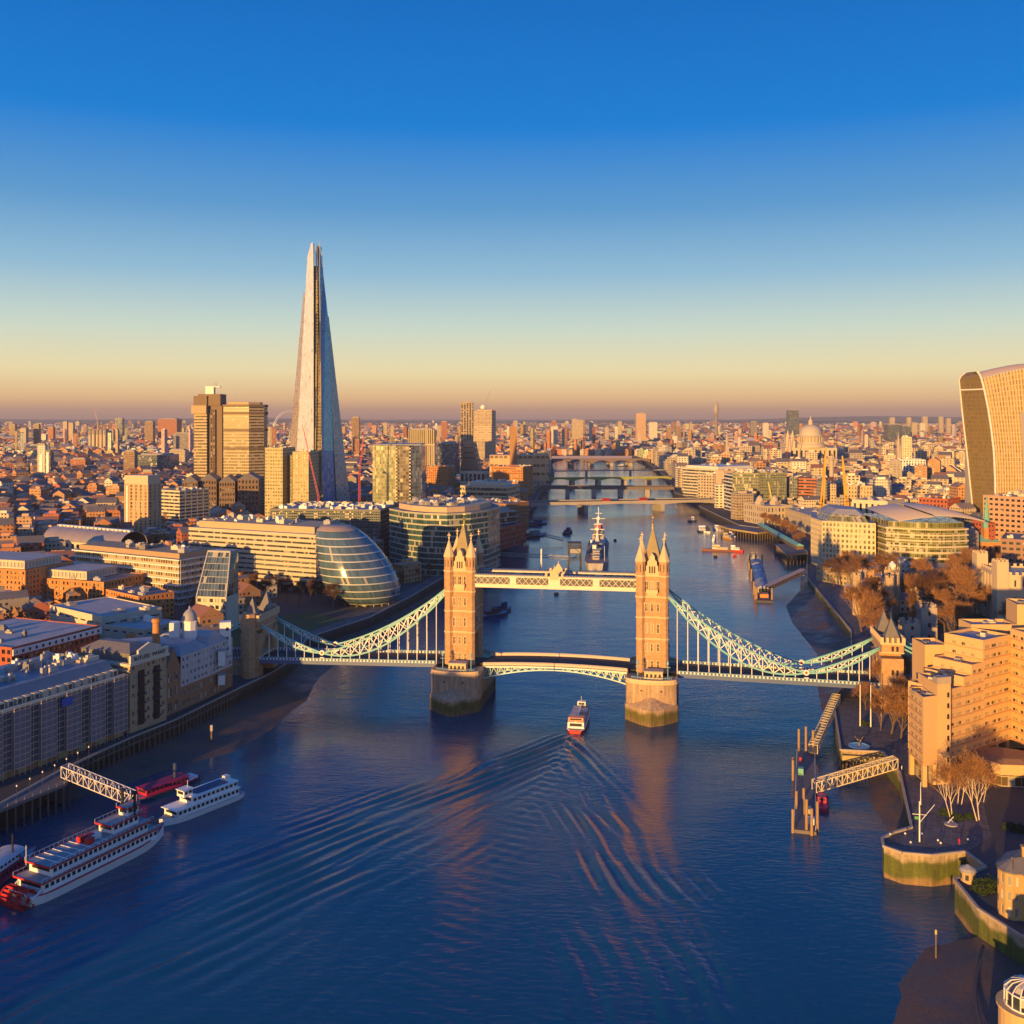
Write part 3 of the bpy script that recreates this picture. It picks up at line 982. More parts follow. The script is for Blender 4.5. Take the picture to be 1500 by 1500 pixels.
        for xx in (-3.2, 3.2):
            pa.box(xx, y, 57.2, 1.3, .5, 1.9); pa.tube((xx, y, 59), (xx, y, 61.2), .22, .05)
        pa.build('parapet', TSTONE2, o)
        # dormers on the road sides
        q = MB(); q.box(sgn * (w - 1.1), 0, 57.3, 1.9, 4.4, 5.0); q.prism([(sgn * (w - 1.1) - .95, -2.2), (sgn * (w - 1.1) + .95, -2.2), (sgn * (w - 1.1) + .95, 2.2), (sgn * (w - 1.1) - .95, 2.2)], 62.3, 66, poly2=[(sgn * (w - 1.1) - .9, -.1), (sgn * (w - 1.1) + .9, -.1), (sgn * (w - 1.1) + .9, .1), (sgn * (w - 1.1) - .9, .1)])
        q.build('dormer', TSTONE2, o)
        bal = MB(); bal.box(0, sgn * (d + .6), 50.0, 4.6, 1.3, 1.6); bal.box(0, sgn * (d + .35), 49.0, 4.0, .8, 1.0); bal.build('balcony', TSTONE2, o)
        clk = MB(); clk.tube((sgn * (w + .05), 0, 35), (sgn * (w + .3), 0, 35), 1.5, 1.5, 20); clk.build('blue_roundel', BLUE, o)
    return o


t1 = bridge_tower()
t1.location = (-HS, 0, 0)
t2 = t1.copy(); C.objects.link(t2); t2.location = (HS, 0, 0)
for ch in list(t1.children):
    c = ch.copy(); C.objects.link(c); c.parent = t2
    for g_ in ch.children:
        d_ = g_.copy(); C.objects.link(d_); d_.parent = c


def bridge_pier(x):
    o = bpy.data.objects.new('pier', None); C.objects.link(o); o.parent = BR; o.location = (x, 0, 0)
    hw = 10.4
    end = lambda s: [(hw * math.cos(t), s * (17.2 + 4.2 * math.sin(t))) for t in np.linspace(0, pi, 13)]
    up = end(1); lo = [(-a, b) for a, b in end(-1)]
    body = lo + up
    mb = MB()
    mb.prism(body, -3, 15.3)
    mb.build('shaft', PIERM, o)
    c = MB(); bi = inset(body, -.35); c.prism(bi, 15.1, 15.7, None, True); ring = inset(body, .35)
    n = len(body)
    for i in range(n):
        j = (i + 1) % n
        c.wallq(body[i], body[j], 15.7, 16.8); c.wallq(ring[j], ring[i], 15.7, 16.8); c.face([body[i] + (16.8,), body[j] + (16.8,), ring[j] + (16.8,), ring[i] + (16.8,)])
    c.build('parapet', TSTONE2, o)
    for s in (-1, 1):
        q = MB()
        base = [(-hw - .25, s * 15.5), (-hw - .25, s * 18.5), (-5.2, s * 24.8), (0, s * 28.3), (5.2, s * 24.8), (hw + .25, s * 18.5), (hw + .25, s * 15.5)]
        if s > 0: base = base[::-1]
        q.prism(base, -3, 6.3)
        for i in range(len(base) - 1):
            q.face([base[i] + (6.3,), base[i + 1] + (6.3,), (0, s * 20.5, 10.6)], [(0, 0), (6, 0), (3, 7)])
        q.build('cutwater', PIERM, o)
        hs = MB(); hs.mi = 0
        hs.box(.8, s * 15.2, 15.7, 7.4, 4.2, 3.6); hs.mi = 1; hs.box(.8, s * 15.2, 19.3, 8.0, 4.8, .4)
        for k in range(4):
            hs.mi = 2; hs.box(-1.8 + k * 1.7, s * 17.33, 17.0, .9, .08, 1.4)
        hs.build('control_cabin', [TSTONE2, LEAD, BLACK], o)
        for xx in (-5.6, 6.6):
            l_ = MB(); l_.tube((xx, s * 16.4, 15.7), (xx, s * 16.4, 22.0), .22, .14); l_.bar((xx - 1, s * 16.4, 21.2), (xx + 1, s * 16.4, 21.2), .2); l_.lathe(xx, s * 16.4, [(.1, 22), (.45, 22.4), (.45, 23.2), (.05, 23.9)], 8)
            l_.build('lamp_standard', TEAL, o)
        rl = MB()
        for k in range(-7, 8):
            a0, a1 = k * pi / 18, (k + 1) * pi / 18
            if k < 7:
                rl.bar((8.6 * math.sin(a0), s * (17.0 + 3.6 * math.cos(a0)), 17.6), (8.6 * math.sin(a1), s * (17.0 + 3.6 * math.cos(a1)), 17.6), .14)
            rl.tube((8.6 * math.sin(a0), s * (17.0 + 3.6 * math.cos(a0)), 15.7), (8.6 * math.sin(a0), s * (17.0 + 3.6 * math.cos(a0)), 17.6), .08)
        rl.build('railing', TEAL, o)
    pt_ = MB()
    for s in (-1, 1):
        for k in (-4, 0, 4):
            pt_.box(k, s * 21.2, 12.2, .6, .35, .6)
    pt_.build('drain', BLACK, o)
    return o


p1_ = bridge_pier(-HS)
p2_ = p1_.copy(); C.objects.link(p2_); p2_.location = (HS, 0, 0)
for ch in list(p1_.children):
    c = ch.copy(); C.objects.link(c); c.parent = p2_

AB = 136.0           # abutment towers


def road_z(s):
    s = abs(s)
    return 17.0 if s < 50 else 17.0 - 1.6 * (s - 50) / 86 if s < 136 else 15.4 - .045 * (s - 136)


dk = MB(); kb = MB()
st = list(np.linspace(-HS + 10.2, HS - 10.2, 11))
for seg in (list(np.linspace(-AB, -HS - 5, 9)), list(np.linspace(HS + 5, AB, 9))):
    for a, b in zip(seg, seg[1:]):
        za, zb = road_z(a), road_z(b)
        for y0, y1, dz in ((-9, -5.6, .15), (-5.6, 5.6, 0), (5.6, 9, .15)):
            dk.mi = 0 if dz == 0 else 1
            dk.face([(a, y0, za + dz), (b, y0, zb + dz), (b, y1, zb + dz), (a, y1, za + dz)])
        dk.mi = 1
        dk.face([(a, 9, za - 1.2), (b, 9, zb - 1.2), (b, -9, zb - 1.2), (a, -9, za - 1.2)])
dk.build('deck', [ASPHALT, PAVING], BR)
cd = MB()
for a, b in ((-HS - 5.0, -HS + 10.4), (HS - 10.4, HS + 5.0)):
    cd.box((a + b) / 2, 0, 16.5, b - a, 11, .48)
cd.build('roadway', ASPHALT, BR)

for seg, side in (((-AB + 4, -HS - 10.6), 's'), ((HS + 10.6, AB - 4), 'n')):
    for y in (-9.3, 9.3):
        g = MB(); pp = MB()
        n = 52
        xs_ = np.linspace(seg[0], seg[1], n + 1)
        for i in range(n):
            a, b = xs_[i], xs_[i + 1]; za, zb = road_z(a), road_z(b)
            g.bar((a, y, za - .75), (b, y, zb - .75), .36, 1.5)
            pp.mi = 1; pp.bar((a, y, za + .62), (b, y, zb + .62), .10, .95)
            pp.mi = 0; pp.bar((a, y, za + 1.22), (b, y, zb + 1.22), .34, .2); pp.bar((a, y, za + .12), (b, y, zb + .12), .3, .18)
            if i % 1 == 0:
                pp.mi = 2; pp.box(a + .55, y, za + .22, .62, .26, .8)
        g.build('fascia_girder', BLUE, BR)
        pp.build('parapet', [TEAL, BLUE, WHITE], BR)

# bascule leaves
for sgn in (-1, 1):
    lf = bpy.data.objects.new('bascule_leaf', None); C.objects.link(lf); lf.parent = BR
    s0, s1 = sgn * (HS - 10.4), sgn * .12
    zr = lambda s: 17.0 + .9 * (1 - (s / (HS - 10.4)) ** 2)
    zl = lambda s: 11.6 + 4.6 * (1 - (s / (HS - 10.4)) ** 2)
    n = 10
    q = [s0 + (s1 - s0) * i / n for i in range(n + 1)]
    r_ = MB()
    for a, b in zip(q, q[1:]):
        a_, b_ = (a, b) if a < b else (b, a)
        r_.face([(a_, -8.8, zr(a_)), (b_, -8.8, zr(b_)), (b_, 8.8, zr(b_)), (a_, 8.8, zr(a_))])
        r_.face([(a_, 8.8, zr(a_) - .9), (b_, 8.8, zr(b_) - .9), (b_, -8.8, zr(b_) - .9), (a_, -8.8, zr(a_) - .9)])
    r_.build('roadway', ASPHALT, lf)
    for y in (-9.0, -3, 3, 9.0):
        g = MB()
        for i, (a, b) in enumerate(zip(q, q[1:])):
            g.bar((a, y, zr(a) - .6), (b, y, zr(b) - .6), .4, .7)
            g.bar((a, y, zl(a)), (b, y, zl(b)), .4, .5)
            if zr(a) - zl(a) > 1.8:
                g.bar((a, y, zl(a)), (a, y, zr(a) - .6), .28)
                g.bar((a, y, zl(a)), ((a + b) / 2, y, zr((a + b) / 2) - .6), .26); g.bar(((a + b) / 2, y, zr((a + b) / 2) - .6), (b, y, zl(b)), .26)
        g.build('lattice_girder', MINT, lf)
    for y in (-9.0, 9.0):
        g = MB()
        for a, b in zip(q, q[1:]):
            for k in range(4):
                x0 = a + (b - a) * k / 4
                g.box(x0, y, zr(x0) - .1, .28, .3, 1.4)
            g.bar((a, y, zr(a) + 1.25), (b, y, zr(b) + 1.25), .3, .2)
            g.bar((a, y, zr(a) + .5), (b, y, zr(b) + .5), .08, .9)
        g.build('parapet', mat('pink-white bridge paint', (.62, .50, .44), .5, .1), lf)

# high walkways
for y in (-7.0, 7.0):
    wk = bpy.data.objects.new('walkway', None); C.objects.link(wk); wk.parent = BR
    x0, x1 = -HS + 5.6, HS - 5.6
    f = MB()
    f.box(0, y, 50.4, x1 - x0, 3.6, 1.5)
    for yy in (y - 1.8, y + 1.8):
        f.bar((x0, yy, 55.3), (x1, yy, 55.3), .4, .55)
        f.bar((x0, yy, 51.9), (x1, yy, 51.9), .45, .3)
        nl = 26
        dx = (x1 - x0) / nl
        for i in range(nl):
            a = x0 + i * dx
            f.bar((a, yy, 52.0), (a + dx, yy, 55.2), .34, .2); f.bar((a + dx, yy - .05, 52.0), (a, yy - .05, 55.2), .34, .2)
        for k in (-.5, .0, .5):
            f.box(k * (x1 - x0) * .5, yy, 51.6, 2.8 if k else 5.0, .55, 4.0)
    f.build('lattice_frame', mat('walkway cream paint', (.72, .62, .50), .5, .12), wk)
    gl = MB(); gl.box(0, y, 52.0, x1 - x0 - .2, 3.0, 3.1); gl.build('interior', mat('walkway interior', (.07, .08, .11), .4), wk)
    rf = MB(); rf.box(0, y, 55.6, x1 - x0, 4.1, .35)
    for i in range(60):
        rf.box(x0 + (i + .5) * (x1 - x0) / 60, y, 55.95, .35, 3.3, .35)
    rf.build('roof', LEAD, wk)
    cr_ = MB(); cr_.box(0, y - 2.05, 54.4, 3.6, .3, 2.6); cr_.prism([(-1.8, y - 2.2), (1.8, y - 2.2), (1.8, y - 1.9), (-1.8, y - 1.9)], 57, 59.3, poly2=[(-.3, y - 2.2), (.3, y - 2.2), (.3, y - 1.9), (-.3, y - 1.9)]); cr_.box(0, y - 2.05, 59.2, .3, .25, 1.2)
    for xx in (-3.4, 3.4):
        cr_.box(xx, y - 2.05, 55.2, .9, .5, 2.2)
    cr_.build('crest', TSTONE2, wk)

# suspension chains with their hangers
def chain(sgn, y):
    ch = bpy.data.objects.new('suspension_chain', None); C.objects.link(ch); ch.parent = BR
    mt, mc = MB(), MB()
    segs = ((47.0, 49.4, 103.0, 19.4, 10.6, 4.0, 13), (103.0, 19.4, AB - 4.2, 30.8, 2.9, .5, 7))
    hang = []
    for (sa_, za, sb_, zb, lo, hi, n) in segs:
        t = [i / n for i in range(n + 1)]
        s = [sa_ + (sb_ - sa_) * k for k in t]
        zl = [za + (zb - za) * k - 4 * lo * k * (1 - k) for k in t]
        zh = [za + (zb - za) * k - 4 * hi * k * (1 - k) for k in t]
        for i in range(n):
            mc.bar((sgn * s[i], y, zl[i]), (sgn * s[i + 1], y, zl[i + 1]), .62, .7)
            mc.bar((sgn * s[i], y, zh[i]), (sgn * s[i + 1], y, zh[i + 1]), .62, .7)
            if zh[i + 1] - zl[i + 1] > .8 or zh[i] - zl[i] > .8:
                mt.bar((sgn * s[i], y, zl[i]), (sgn * s[i + 1], y, zh[i + 1]), .34); mt.bar((sgn * s[i], y, zh[i]), (sgn * s[i + 1], y, zl[i + 1]), .34)
            if 0 < i and zh[i] - zl[i] > .8:
                mt.bar((sgn * s[i], y, zl[i]), (sgn * s[i], y, zh[i]), .34)
            if i > 0:
                hang.append((sgn * s[i], zl[i]))
    mc.build('chain_chord', CHAIN_M, ch); mt.build('chain_lattice', WHITE, ch)
    for x, z in hang:
        z0 = road_z(x) - .4
        if z - z0 > .8:
            h = MB(); h.tube((x, y, z0), (x, y, z), .19, .19, 6); h.build('hanger', WHITE, ch)
    d = MB(); d.tube((sgn * 103, y - .5, 19.6), (sgn * 103, y + .5, 19.6), 1.15, 1.15, 16); d.mi = 1; d.tube((sgn * 103, y - .56, 19.6), (sgn * 103, y + .56, 19.6), .55, .55, 12)
    d.mi = 0; d.box(sgn * 103, y, road_z(103) - 1.4, 1.8, .8, 3.0)
    d.build('link_roundel', [WHITE, RED], ch)
    # landward tie
    l_ = MB()
    for dz in (0, 1.5):
        l_.bar((sgn * (AB + 4), y, 31 + dz), (sgn * (AB + 33), y, 16.0 + dz), .6, .6)
    l_.build('land_tie', CHAIN_M, ch)


CHAIN_M = mat('chain paint', (.20, .46, .49), .45, .12, .4)
for sgn in (-1, 1):
    for y in (-8.7, 8.7):
        chain(sgn, y)

# abutment towers
for sgn in (-1, 1):
    o = bpy.data.objects.new('abutment_tower', None); C.objects.link(o); o.parent = BR; o.location = (sgn * AB, 0, 0)
    mb = MB()
    zr_ = road_z(AB)
    for y0, y1 in ((-11, -5.6), (5.6, 11)):
        mb.box(0, (y0 + y1) / 2, -2, 8.4, y1 - y0, 2 + 27)
    mb.box(0, 0, 25.0, 8.4, 11.2, 4.0)
    arch = [(5.6 * math.cos(t), 19.5 + 5.5 * math.sin(t)) for t in np.linspace(0, pi, 9)]
    for x, fl_ in ((4.2, 1), (-4.2, -1)):
        for (a, b) in zip(arch, arch[1:]):
            f = [(x, a[0], a[1]), (x, a[0], 25), (x, b[0], 25), (x, b[0], b[1])]
            mb.face(f if fl_ > 0 else f[::-1], [(k[1], k[2]) for k in (f if fl_ > 0 else f[::-1])])
    mb.box(0, 0, 29, 8.4, 22, 4.5)
    mb.build('masonry', TSTONE, o)
    cn = MB(); cn.box(0, 0, 32.6, 9.4, 23, .7); cn.box(0, 0, 29.2, 8.8, 22.4, .4); cn.box(0, 0, 16.5, 8.8, 22.4, .5)
    for k in range(12):
        cn.box(-4.5, -11 + k * 2, 33.3, .5, 1.0, 2.2); cn.box(4.5, -11 + k * 2, 33.3, .5, 1.0, 2.2)
    for k in range(5):
        cn.box(-4 + k * 2, -11.3, 33.3, 1.0, .5, 2.2); cn.box(-4 + k * 2, 11.3, 33.3, 1.0, .5, 2.2)
    cn.build('battlement', TSTONE2, o)
    for y in (-7.6, 7.6):
        rf = MB(); rf.box(0, y, 33.2, 5.4, 5.0, 2.2); rf.prism([(-2.7, y - 2.5), (2.7, y - 2.5), (2.7, y + 2.5), (-2.7, y + 2.5)], 35.4, 42.5, poly2=[(-.1, y - .1), (.1, y - .1), (.1, y + .1), (-.1, y + .1)]); rf.tube((0, y, 42.3), (0, y, 45.5), .12, .04)
        rf.build('pyramid_roof', SLATE, o)
        if sgn < 0:
            tt = MB(); tt.prism(octo(0, -11.0 if y < 0 else 11.0, 3.4), -2, 36.2); tt.prism(octo(0, -11.0 if y < 0 else 11.0, 3.9), 33.0, 33.8, None, True)
            tt.build('turret', TSTONE, o)
    for sy in (-1, 1):
        for z in (20.5, 29.9):
            wd = MB(); wd.box(0, sy * 11.03, z, .9, .1, 2.0); wd.box(1.8, sy * 11.03, z, .9, .1, 2.0); wd.build('window', BLACK, o)
# approach viaducts beyond the abutment towers
for sgn in (-1, 1):
    ap = MB(); ap.box(sgn * (AB + 40), 0, 6, 72, 18, 9.0, 0, 1)
    ap.build('approach_viaduct', [CASTLE, ASPHALT], BR)
    for y in (-9, 9):
        q = MB(); q.mi = 0; q.bar((sgn * (AB + 5), y, 15.6), (sgn * (AB + 76), y, 15.6), .4, 1.2)
        for k in range(46):
            q.mi = 1; q.box(sgn * (AB + 6 + k * 1.5), y, 15.3, .6, .5, .8)
        q.build('parapet', [BLUE, WHITE], BR)

# ================================================================== south bank, nearest first


def text(s, size, m, parent, loc, rot, name='lettering', depth=.06, sx=1.0):
    cu = bpy.data.curves.new(name, 'FONT'); cu.body = s; cu.size = size; cu.extrude = depth; cu.align_x = 'CENTER'; cu.align_y = 'CENTER'
    t_ = bpy.data.objects.new(name, cu); C.objects.link(t_); cu.materials.append(m)
    bpy.context.view_layer.update()
    me = bpy.data.meshes.new_from_object(t_.evaluated_get(bpy.context.evaluated_depsgraph_get())); bpy.data.objects.remove(t_)
    o = bpy.data.objects.new(name, me); C.objects.link(o)
    o.parent = parent; o.location = loc; o.rotation_euler = rot; o.scale.x = sx
    return o


# long warehouse wrapped in scaffold netting
P0, P1 = (-199, 242), (-140.5, 366)
pl = rect(P0, P1, 36); keep(pl)
o = thing('scaffolded_warehouse', 'long riverside warehouse wrapped in grey scaffold netting, mansard roof above', 'warehouse', (P1[0], P1[1], GZ))
dv = Vector((P1[0] - P0[0], P1[1] - P0[1])); LL = dv.length; dv.normalize(); nv = Vector((dv.y, -dv.x))
Q = lambda s, off, z: (-dv.x * s + nv.x * off, -dv.y * s + nv.y * off, z)          # s metres back from the upstream corner, off metres out
loc_pl = [(p[0] - P1[0], p[1] - P1[1]) for p in pl]
mb = MB(); mb.prism(loc_pl, 0, 21.5); mb.build('wall', BRICK, o)
net = MB(); sc = MB(); s = .3; k = 0
while s < LL - 6:
    wd_ = 6.2 if k % 2 == 0 else 4.0
    off = 1.9 if k % 2 == 0 else .8
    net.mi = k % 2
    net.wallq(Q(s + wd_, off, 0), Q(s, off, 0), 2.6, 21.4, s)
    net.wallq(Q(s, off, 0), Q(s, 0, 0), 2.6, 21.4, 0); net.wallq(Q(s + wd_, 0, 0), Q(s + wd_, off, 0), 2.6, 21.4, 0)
    for z in range(0, 10):
        sc.bar(Q(s, off + .12, 2.6 + z * 2.05), Q(s + wd_, off + .12, 2.6 + z * 2.05), .22)
    for t in np.arange(0, wd_ + .1, 2.05):
        sc.tube(Q(s + t, off + .15, 0), Q(s + t, off + .15, 22.4), .09, n=5)
    s += wd_; k += 1
net.build('netting', [NETTING, NETSHADE], o); sc.build('scaffold_poles', mat('scaffold tube', (.55, .40, .31), .6, .2, .5), o)
cn = MB(); cn.bar(Q(0, .4, 21.9), Q(LL, .4, 21.9), 1.4, .9); cn.build('cornice', CREAM, o)
mz = MB(); i1, i2 = inset(loc_pl, 1.0), inset(loc_pl, 4.2); mz.prism(i1, 21.5, 27.6, poly2=i2); mz.build('roof', mat('blue slate', (.20, .22, .27), .5, .3, .25), o)
for k in range(22):
    d = MB(); s = 3.5 + k * 3.3
    a = math.atan2(dv.y, dv.x)
    c_ = Q(s, -1.6, 22.0)
    d.box(c_[0], c_[1], 22.0, 2.1, 2.2, 2.3, a); d.mi = 1; g = Q(s, -.47, 22.5); d.box(g[0], g[1], 22.4, 1.5, .08, 1.5, a)
    d.build('dormer', [CREAM, G_NEAR], o)
roof_bits(o, inset(loc_pl, 4.5), 27.6, 44, ROOFBITS + [PALEROOF], 5, .8)
bd = MB(); c_ = Q(27, 2.3, 17.5); bd.box(c_[0], c_[1], 18.0, 4.2, .2, 2.6, math.atan2(dv.y, dv.x)); bd.build('site_board', mat('board blue', (.03, .10, .45), .5, .05), o)
for k in range(14):
    sh = MB(); c_ = Q(3 + k * 8, .15, 0); sh.box(c_[0], c_[1], .1, 3.4, .5, 2.3, math.atan2(dv.y, dv.x)); sh.build('shopfront', mat('shop glow', (.36, .30, .16), .4, .2), o)

# tall warehouse with the lettered pediment
P0, P1 = (-139, 367.5), (-131.5, 384.5)
pl = rect(P0, P1, 30)
o = hero('pedimented_warehouse', 'tall cream and brown warehouse with stepped lettered pediment and balcony shafts', 'warehouse', pl, GZ, 33.0, mat('buff brick', (.46, .33, .19), .9, .2, .4), SLATE, 3.1, 2.7, .48, .5,
         glass=None, edges=(0, 3), par=.6, bits=5, win=(G_NEAR, CREAM), base=2.0, cornice=.5, seed=3, end=.4, win_cap=100)
cx, cy = centre(pl); A0 = (P0[0] - cx, P0[1] - cy); A1 = (P1[0] - cx, P1[1] - cy)
du = Vector((A1[0] - A0[0], A1[1] - A0[1])); LW = du.length; du.normalize(); nn = Vector((du.y, -du.x)); ang = math.atan2(du.y, du.x)
Q2 = lambda s, off, z: (A0[0] + du.x * s + nn.x * off, A0[1] + du.y * s + nn.y * off, z)
for s in (LW * .30, LW * .72):
    b = MB(); c_ = Q2(s, .12, 0); b.box(c_[0], c_[1], 2.0, 3.0, .3, 20.0, ang); b.build('balcony_shaft', BLACK, o)
    for j in range(6):
        b = MB(); c_ = Q2(s, .9, 0); b.box(c_[0], c_[1], 3.2 + j * 3.3, 2.9, 1.4, .25, ang); b.bar(Q2(s - 1.4, 1.55, 4.4 + j * 3.3), Q2(s + 1.4, 1.55, 4.4 + j * 3.3), .1); b.bar(Q2(s - 1.4, 1.55, 3.9 + j * 3.3), Q2(s + 1.4, 1.55, 3.9 + j * 3.3), .08)
        b.build('balcony', DARKSTEEL, o)
f = MB(); c_ = Q2(LW / 2, .25, 0)
f.box(c_[0], c_[1], 24.6, LW + 1.6, 1.5, .9, ang); f.box(c_[0], c_[1], 25.5, LW + .6, .9, 2.8, ang); f.box(c_[0], c_[1], 28.3, LW * .62, .8, 1.3, ang)
pz = [(LW * .19, 29.6), (LW * .81, 29.6), (LW * .5, 31.6)]
f.face([Q2(s, .65, z) for s, z in pz]); f.face([Q2(s, -.2, z) for s, z in reversed(pz)])
for i in range(3):
    a, b = pz[i], pz[(i + 1) % 3]; f.face([Q2(b[0], .65, b[1]), Q2(a[0], .65, a[1]), Q2(a[0], -.2, a[1]), Q2(b[0], -.2, b[1])])
f.build('pediment', CREAM, o)
text('BUTLERS  WHARF', 2.05, mat('letter brown', (.025, .018, .014), .7, .1), o, Q2(LW / 2, .78, 26.8), (pi / 2, 0, ang), 'lettering', .06, .98)
fl = MB()
n3 = rect(P0, P1, 30)
e0 = (n3[3][0] - cx, n3[3][1] - cy)
d3 = Vector((A0[0] - e0[0], A0[1] - e0[1])); l3 = d3.length; d3.normalize(); nn3 = Vector((d3.y, -d3.x))
m3 = (e0[0] + d3.x * l3 / 2 + nn3.x * .3, e0[1] + d3.y * l3 / 2 + nn3.y * .3)
fl.box(m3[0], m3[1], 24.6, l3, 1.4, .9, math.atan2(d3.y, d3.x)); fl.box(m3[0], m3[1], 22.6, l3, .7, .5, math.atan2(d3.y, d3.x)); fl.build('cornice', CREAM, o)
pv = MB(); q = inset([(p[0] - cx, p[1] - cy) for p in pl], 3.0); pv.prism(q, 25.0, 28.2); q2 = inset(q, 4.5); pv.prism(inset(q, -.4), 28.2, 30.8, poly2=q2); pv.build('penthouse', SLATE, o)

# old brewhouse: brick gable, white weatherboarded bays, chimney, cupola
bk = thing('brewhouse', 'old brick and white-boarded brewhouse with gable, chimney and white cupola by the bridge', 'brewhouse', (-127, 408, GZ), 0)
w = lambda x, y: (x + 127, y - 408)
g0, g1, g2, g3 = w(-133.2, 388.5), w(-130.3, 397.5), w(-124.5, 415), w(-119.8, 433)
keep([(-160, 386), (-118, 386), (-118, 436), (-160, 436)])
panes = []
mb = MB(); holes(mb, g0, g1, 0, 17, 2, 3, .5, .62, .4, .5, .6, panes); bkp = rect(g0, g1, 26); mb.wallq(bkp[3], bkp[0], 0, 17); mb.wallq(bkp[1], bkp[2], 0, 17)
gm = ((g0[0] + g1[0]) / 2, (g0[1] + g1[1]) / 2); gb = ((bkp[3][0] + bkp[2][0]) / 2, (bkp[3][1] + bkp[2][1]) / 2)
mb.face([g0 + (17,), g1 + (17,), gm + (25.5,)], [(0, 17), (9, 17), (4.5, 25.5)]); mb.build('brick_gable', BRICK, bk)
r_ = MB(); r_.face([g0 + (17,), gm + (25.7,), gb + (25.7,), bkp[3] + (17,)]); r_.face([gm + (25.7,), g1 + (17,), bkp[2] + (17,), gb + (25.7,)]); r_.build('slate_roof', SLATE, bk)
mb = MB(); holes(mb, g1, g2, 0, 9, 6, 2, .45, .5, .35, .5, .5, panes); holes(mb, g2, g3, 0, 9, 6, 2, .45, .5, .35, .5, .5, panes)
q1, q2_ = rect(g1, g2, 28), rect(g2, g3, 28)
mb.wallq(q1[3], q1[0], 0, 9); mb.wallq(q2_[1], q2_[2], 0, 9); mb.build('brick_base', BRICK, bk)
wb = MB(); holes(wb, g1, g2, 9, 21, 7, 4, .55, .5, .3, .5, .4, panes); holes(wb, g2, g3, 9, 21, 7, 4, .55, .5, .3, .5, .4, panes); wb.wallq(q2_[1], q2_[2], 9, 21); wb.build('white_boarding', mat('weathered boarding', (.50, .48, .47), .7, .25, .3, streak=1), bk)
windows(panes, bk, G_NEAR, WHITE, 100)
ib = MB(); ib.prism(inset(q1, .8), 0, 20.8); ib.prism(inset(q2_, .8), 0, 20.8); ib.build('interior', BLACK, bk)
r_ = MB(); r_.prism(q1, 21, 24.5, poly2=inset(q1, 4)); r_.prism([q2_[0], q2_[1], q2_[2], q2_[3]], 21, 24.3, poly2=inset(q2_, 4)); r_.build('roof', LEAD, bk)
for s, z, hh in ((.45, 12, 6), (.45, 4, 4)):
    x = g2[0] * (1 - s) + g1[0] * s; y = g2[1] * (1 - s) + g1[1] * s
    b = MB(); b.box(x + 6, y + 14, z, 2.8, 3.4, hh, .3)
    b.mi = 1; b.box(x + 6, y + 14, z + hh, 3.2, 3.8, .5, .3); b.build('boarded_bay', [WHITE, LEAD], bk)
tw = MB(); tw.box(g3[0] - 2.6, g3[1] - 1.5, 14, 4.6, 4.6, 14, .25); tw.build('hoist_tower', WHITE, bk)
for j in range(3):
    q = MB(); q.box(g3[0] - 1.2, g3[1] - 3.65, 16.5 + 4 * j, 1.0, .2, 1.4, .25); q.build('window', BLACK, bk)
cnp = (-16, -2)
ch = MB(); ch.tube((cnp[0], cnp[1], 10), (cnp[0], cnp[1], 33.5), 1.75, 1.35, 12); ch.lathe(cnp[0], cnp[1], [(1.35, 32.6), (1.75, 33), (1.75, 34), (1.3, 34.4)], 12); ch.build('chimney', OBRICK, bk)
cup = MB(); cup.prism(octo(-7, 12, 3.0), 20, 30.5); cup.prism(octo(-7, 12, 3.4), 30.3, 30.9, None, True); cu_ = cup.build('cupola', WHITE, bk)
dm = MB(); dm.sm = True; dm.lathe(-7, 12, [(3.1, 30.9), (2.95, 32.3), (2.4, 33.8), (1.4, 35), (.5, 35.5), (.4, 36.4), (.05, 37)], 16); dm.build('dome', LEAD, cu_)
wt = MB(); wt.box(-12.5, 10, 20, 4, 4, 10.5, .2); wt.build('white_stack', WHITE, bk)
lw = MB(); lw.box(-23, 9, 0, 20, 12, 22.5, .4); lw.mi = 1; lw.box(-23, 9, 22.5, 21, 13, .8, .4); lw.build('rear_block', [CREAM, LEAD], bk)

# blocks behind the wharf
hero('terrace_block', 'red-ended block with long white roof and white attic strip behind the scaffolded warehouse', 'apartment block', rect((-207, 418), (-189, 463), 52), GZ, 27.5, RBRICK, PALEROOF, 3.2, 3.0, .6, .55, G_DARK, par=.4, bits=3, seed=8)
a = MB(); a.bar((-206.3, 417.6, 25.8), (-188.2, 462.8, 25.8), .5, 2.6); ob = bpy.data.objects['terrace_block']
for k in range(14):
    t = (k + .5) / 14; a.mi = 1; a.box(-206.3 + 18.1 * t + .15, 417.6 + 45.2 * t, 25.2, .5, 1.6, 1.2, .0)
x = a.build('attic_strip', [WHITE, BLACK], ob); x.location = -ob.location
hero('low_cream_building', 'low cream flat-roofed building in front of the orange brick flats', 'building', rect(pt(73, 548)[:2], pt(150, 515)[:2], 34), GZ, 21, CREAM, PALEROOF, 6, 8, .7, .12, G_DARK, bits=2, par=.5, seed=2)
hero('low_cream_building', 'small cream building with pale blue-white roof just left of the brewhouse cupola', 'building', rect(pt(151, 516)[:2], pt(212, 505)[:2], 24), GZ, 17, CREAM, PALEROOF, 5, 6, .6, .2, G_DARK, bits=2, par=.3, seed=4)
ob1 = hero('brick_flats', 'orange brick flats with cream penthouse, cut by the left edge of the photo', 'apartment block', rect(pt(-70, 618)[:2], pt(37, 601)[:2], 40), GZ, 32, OBRICK, FELT, 3.1, 2.9, .45, .55, G_NEAR, bits=6, par=.5, seed=5)
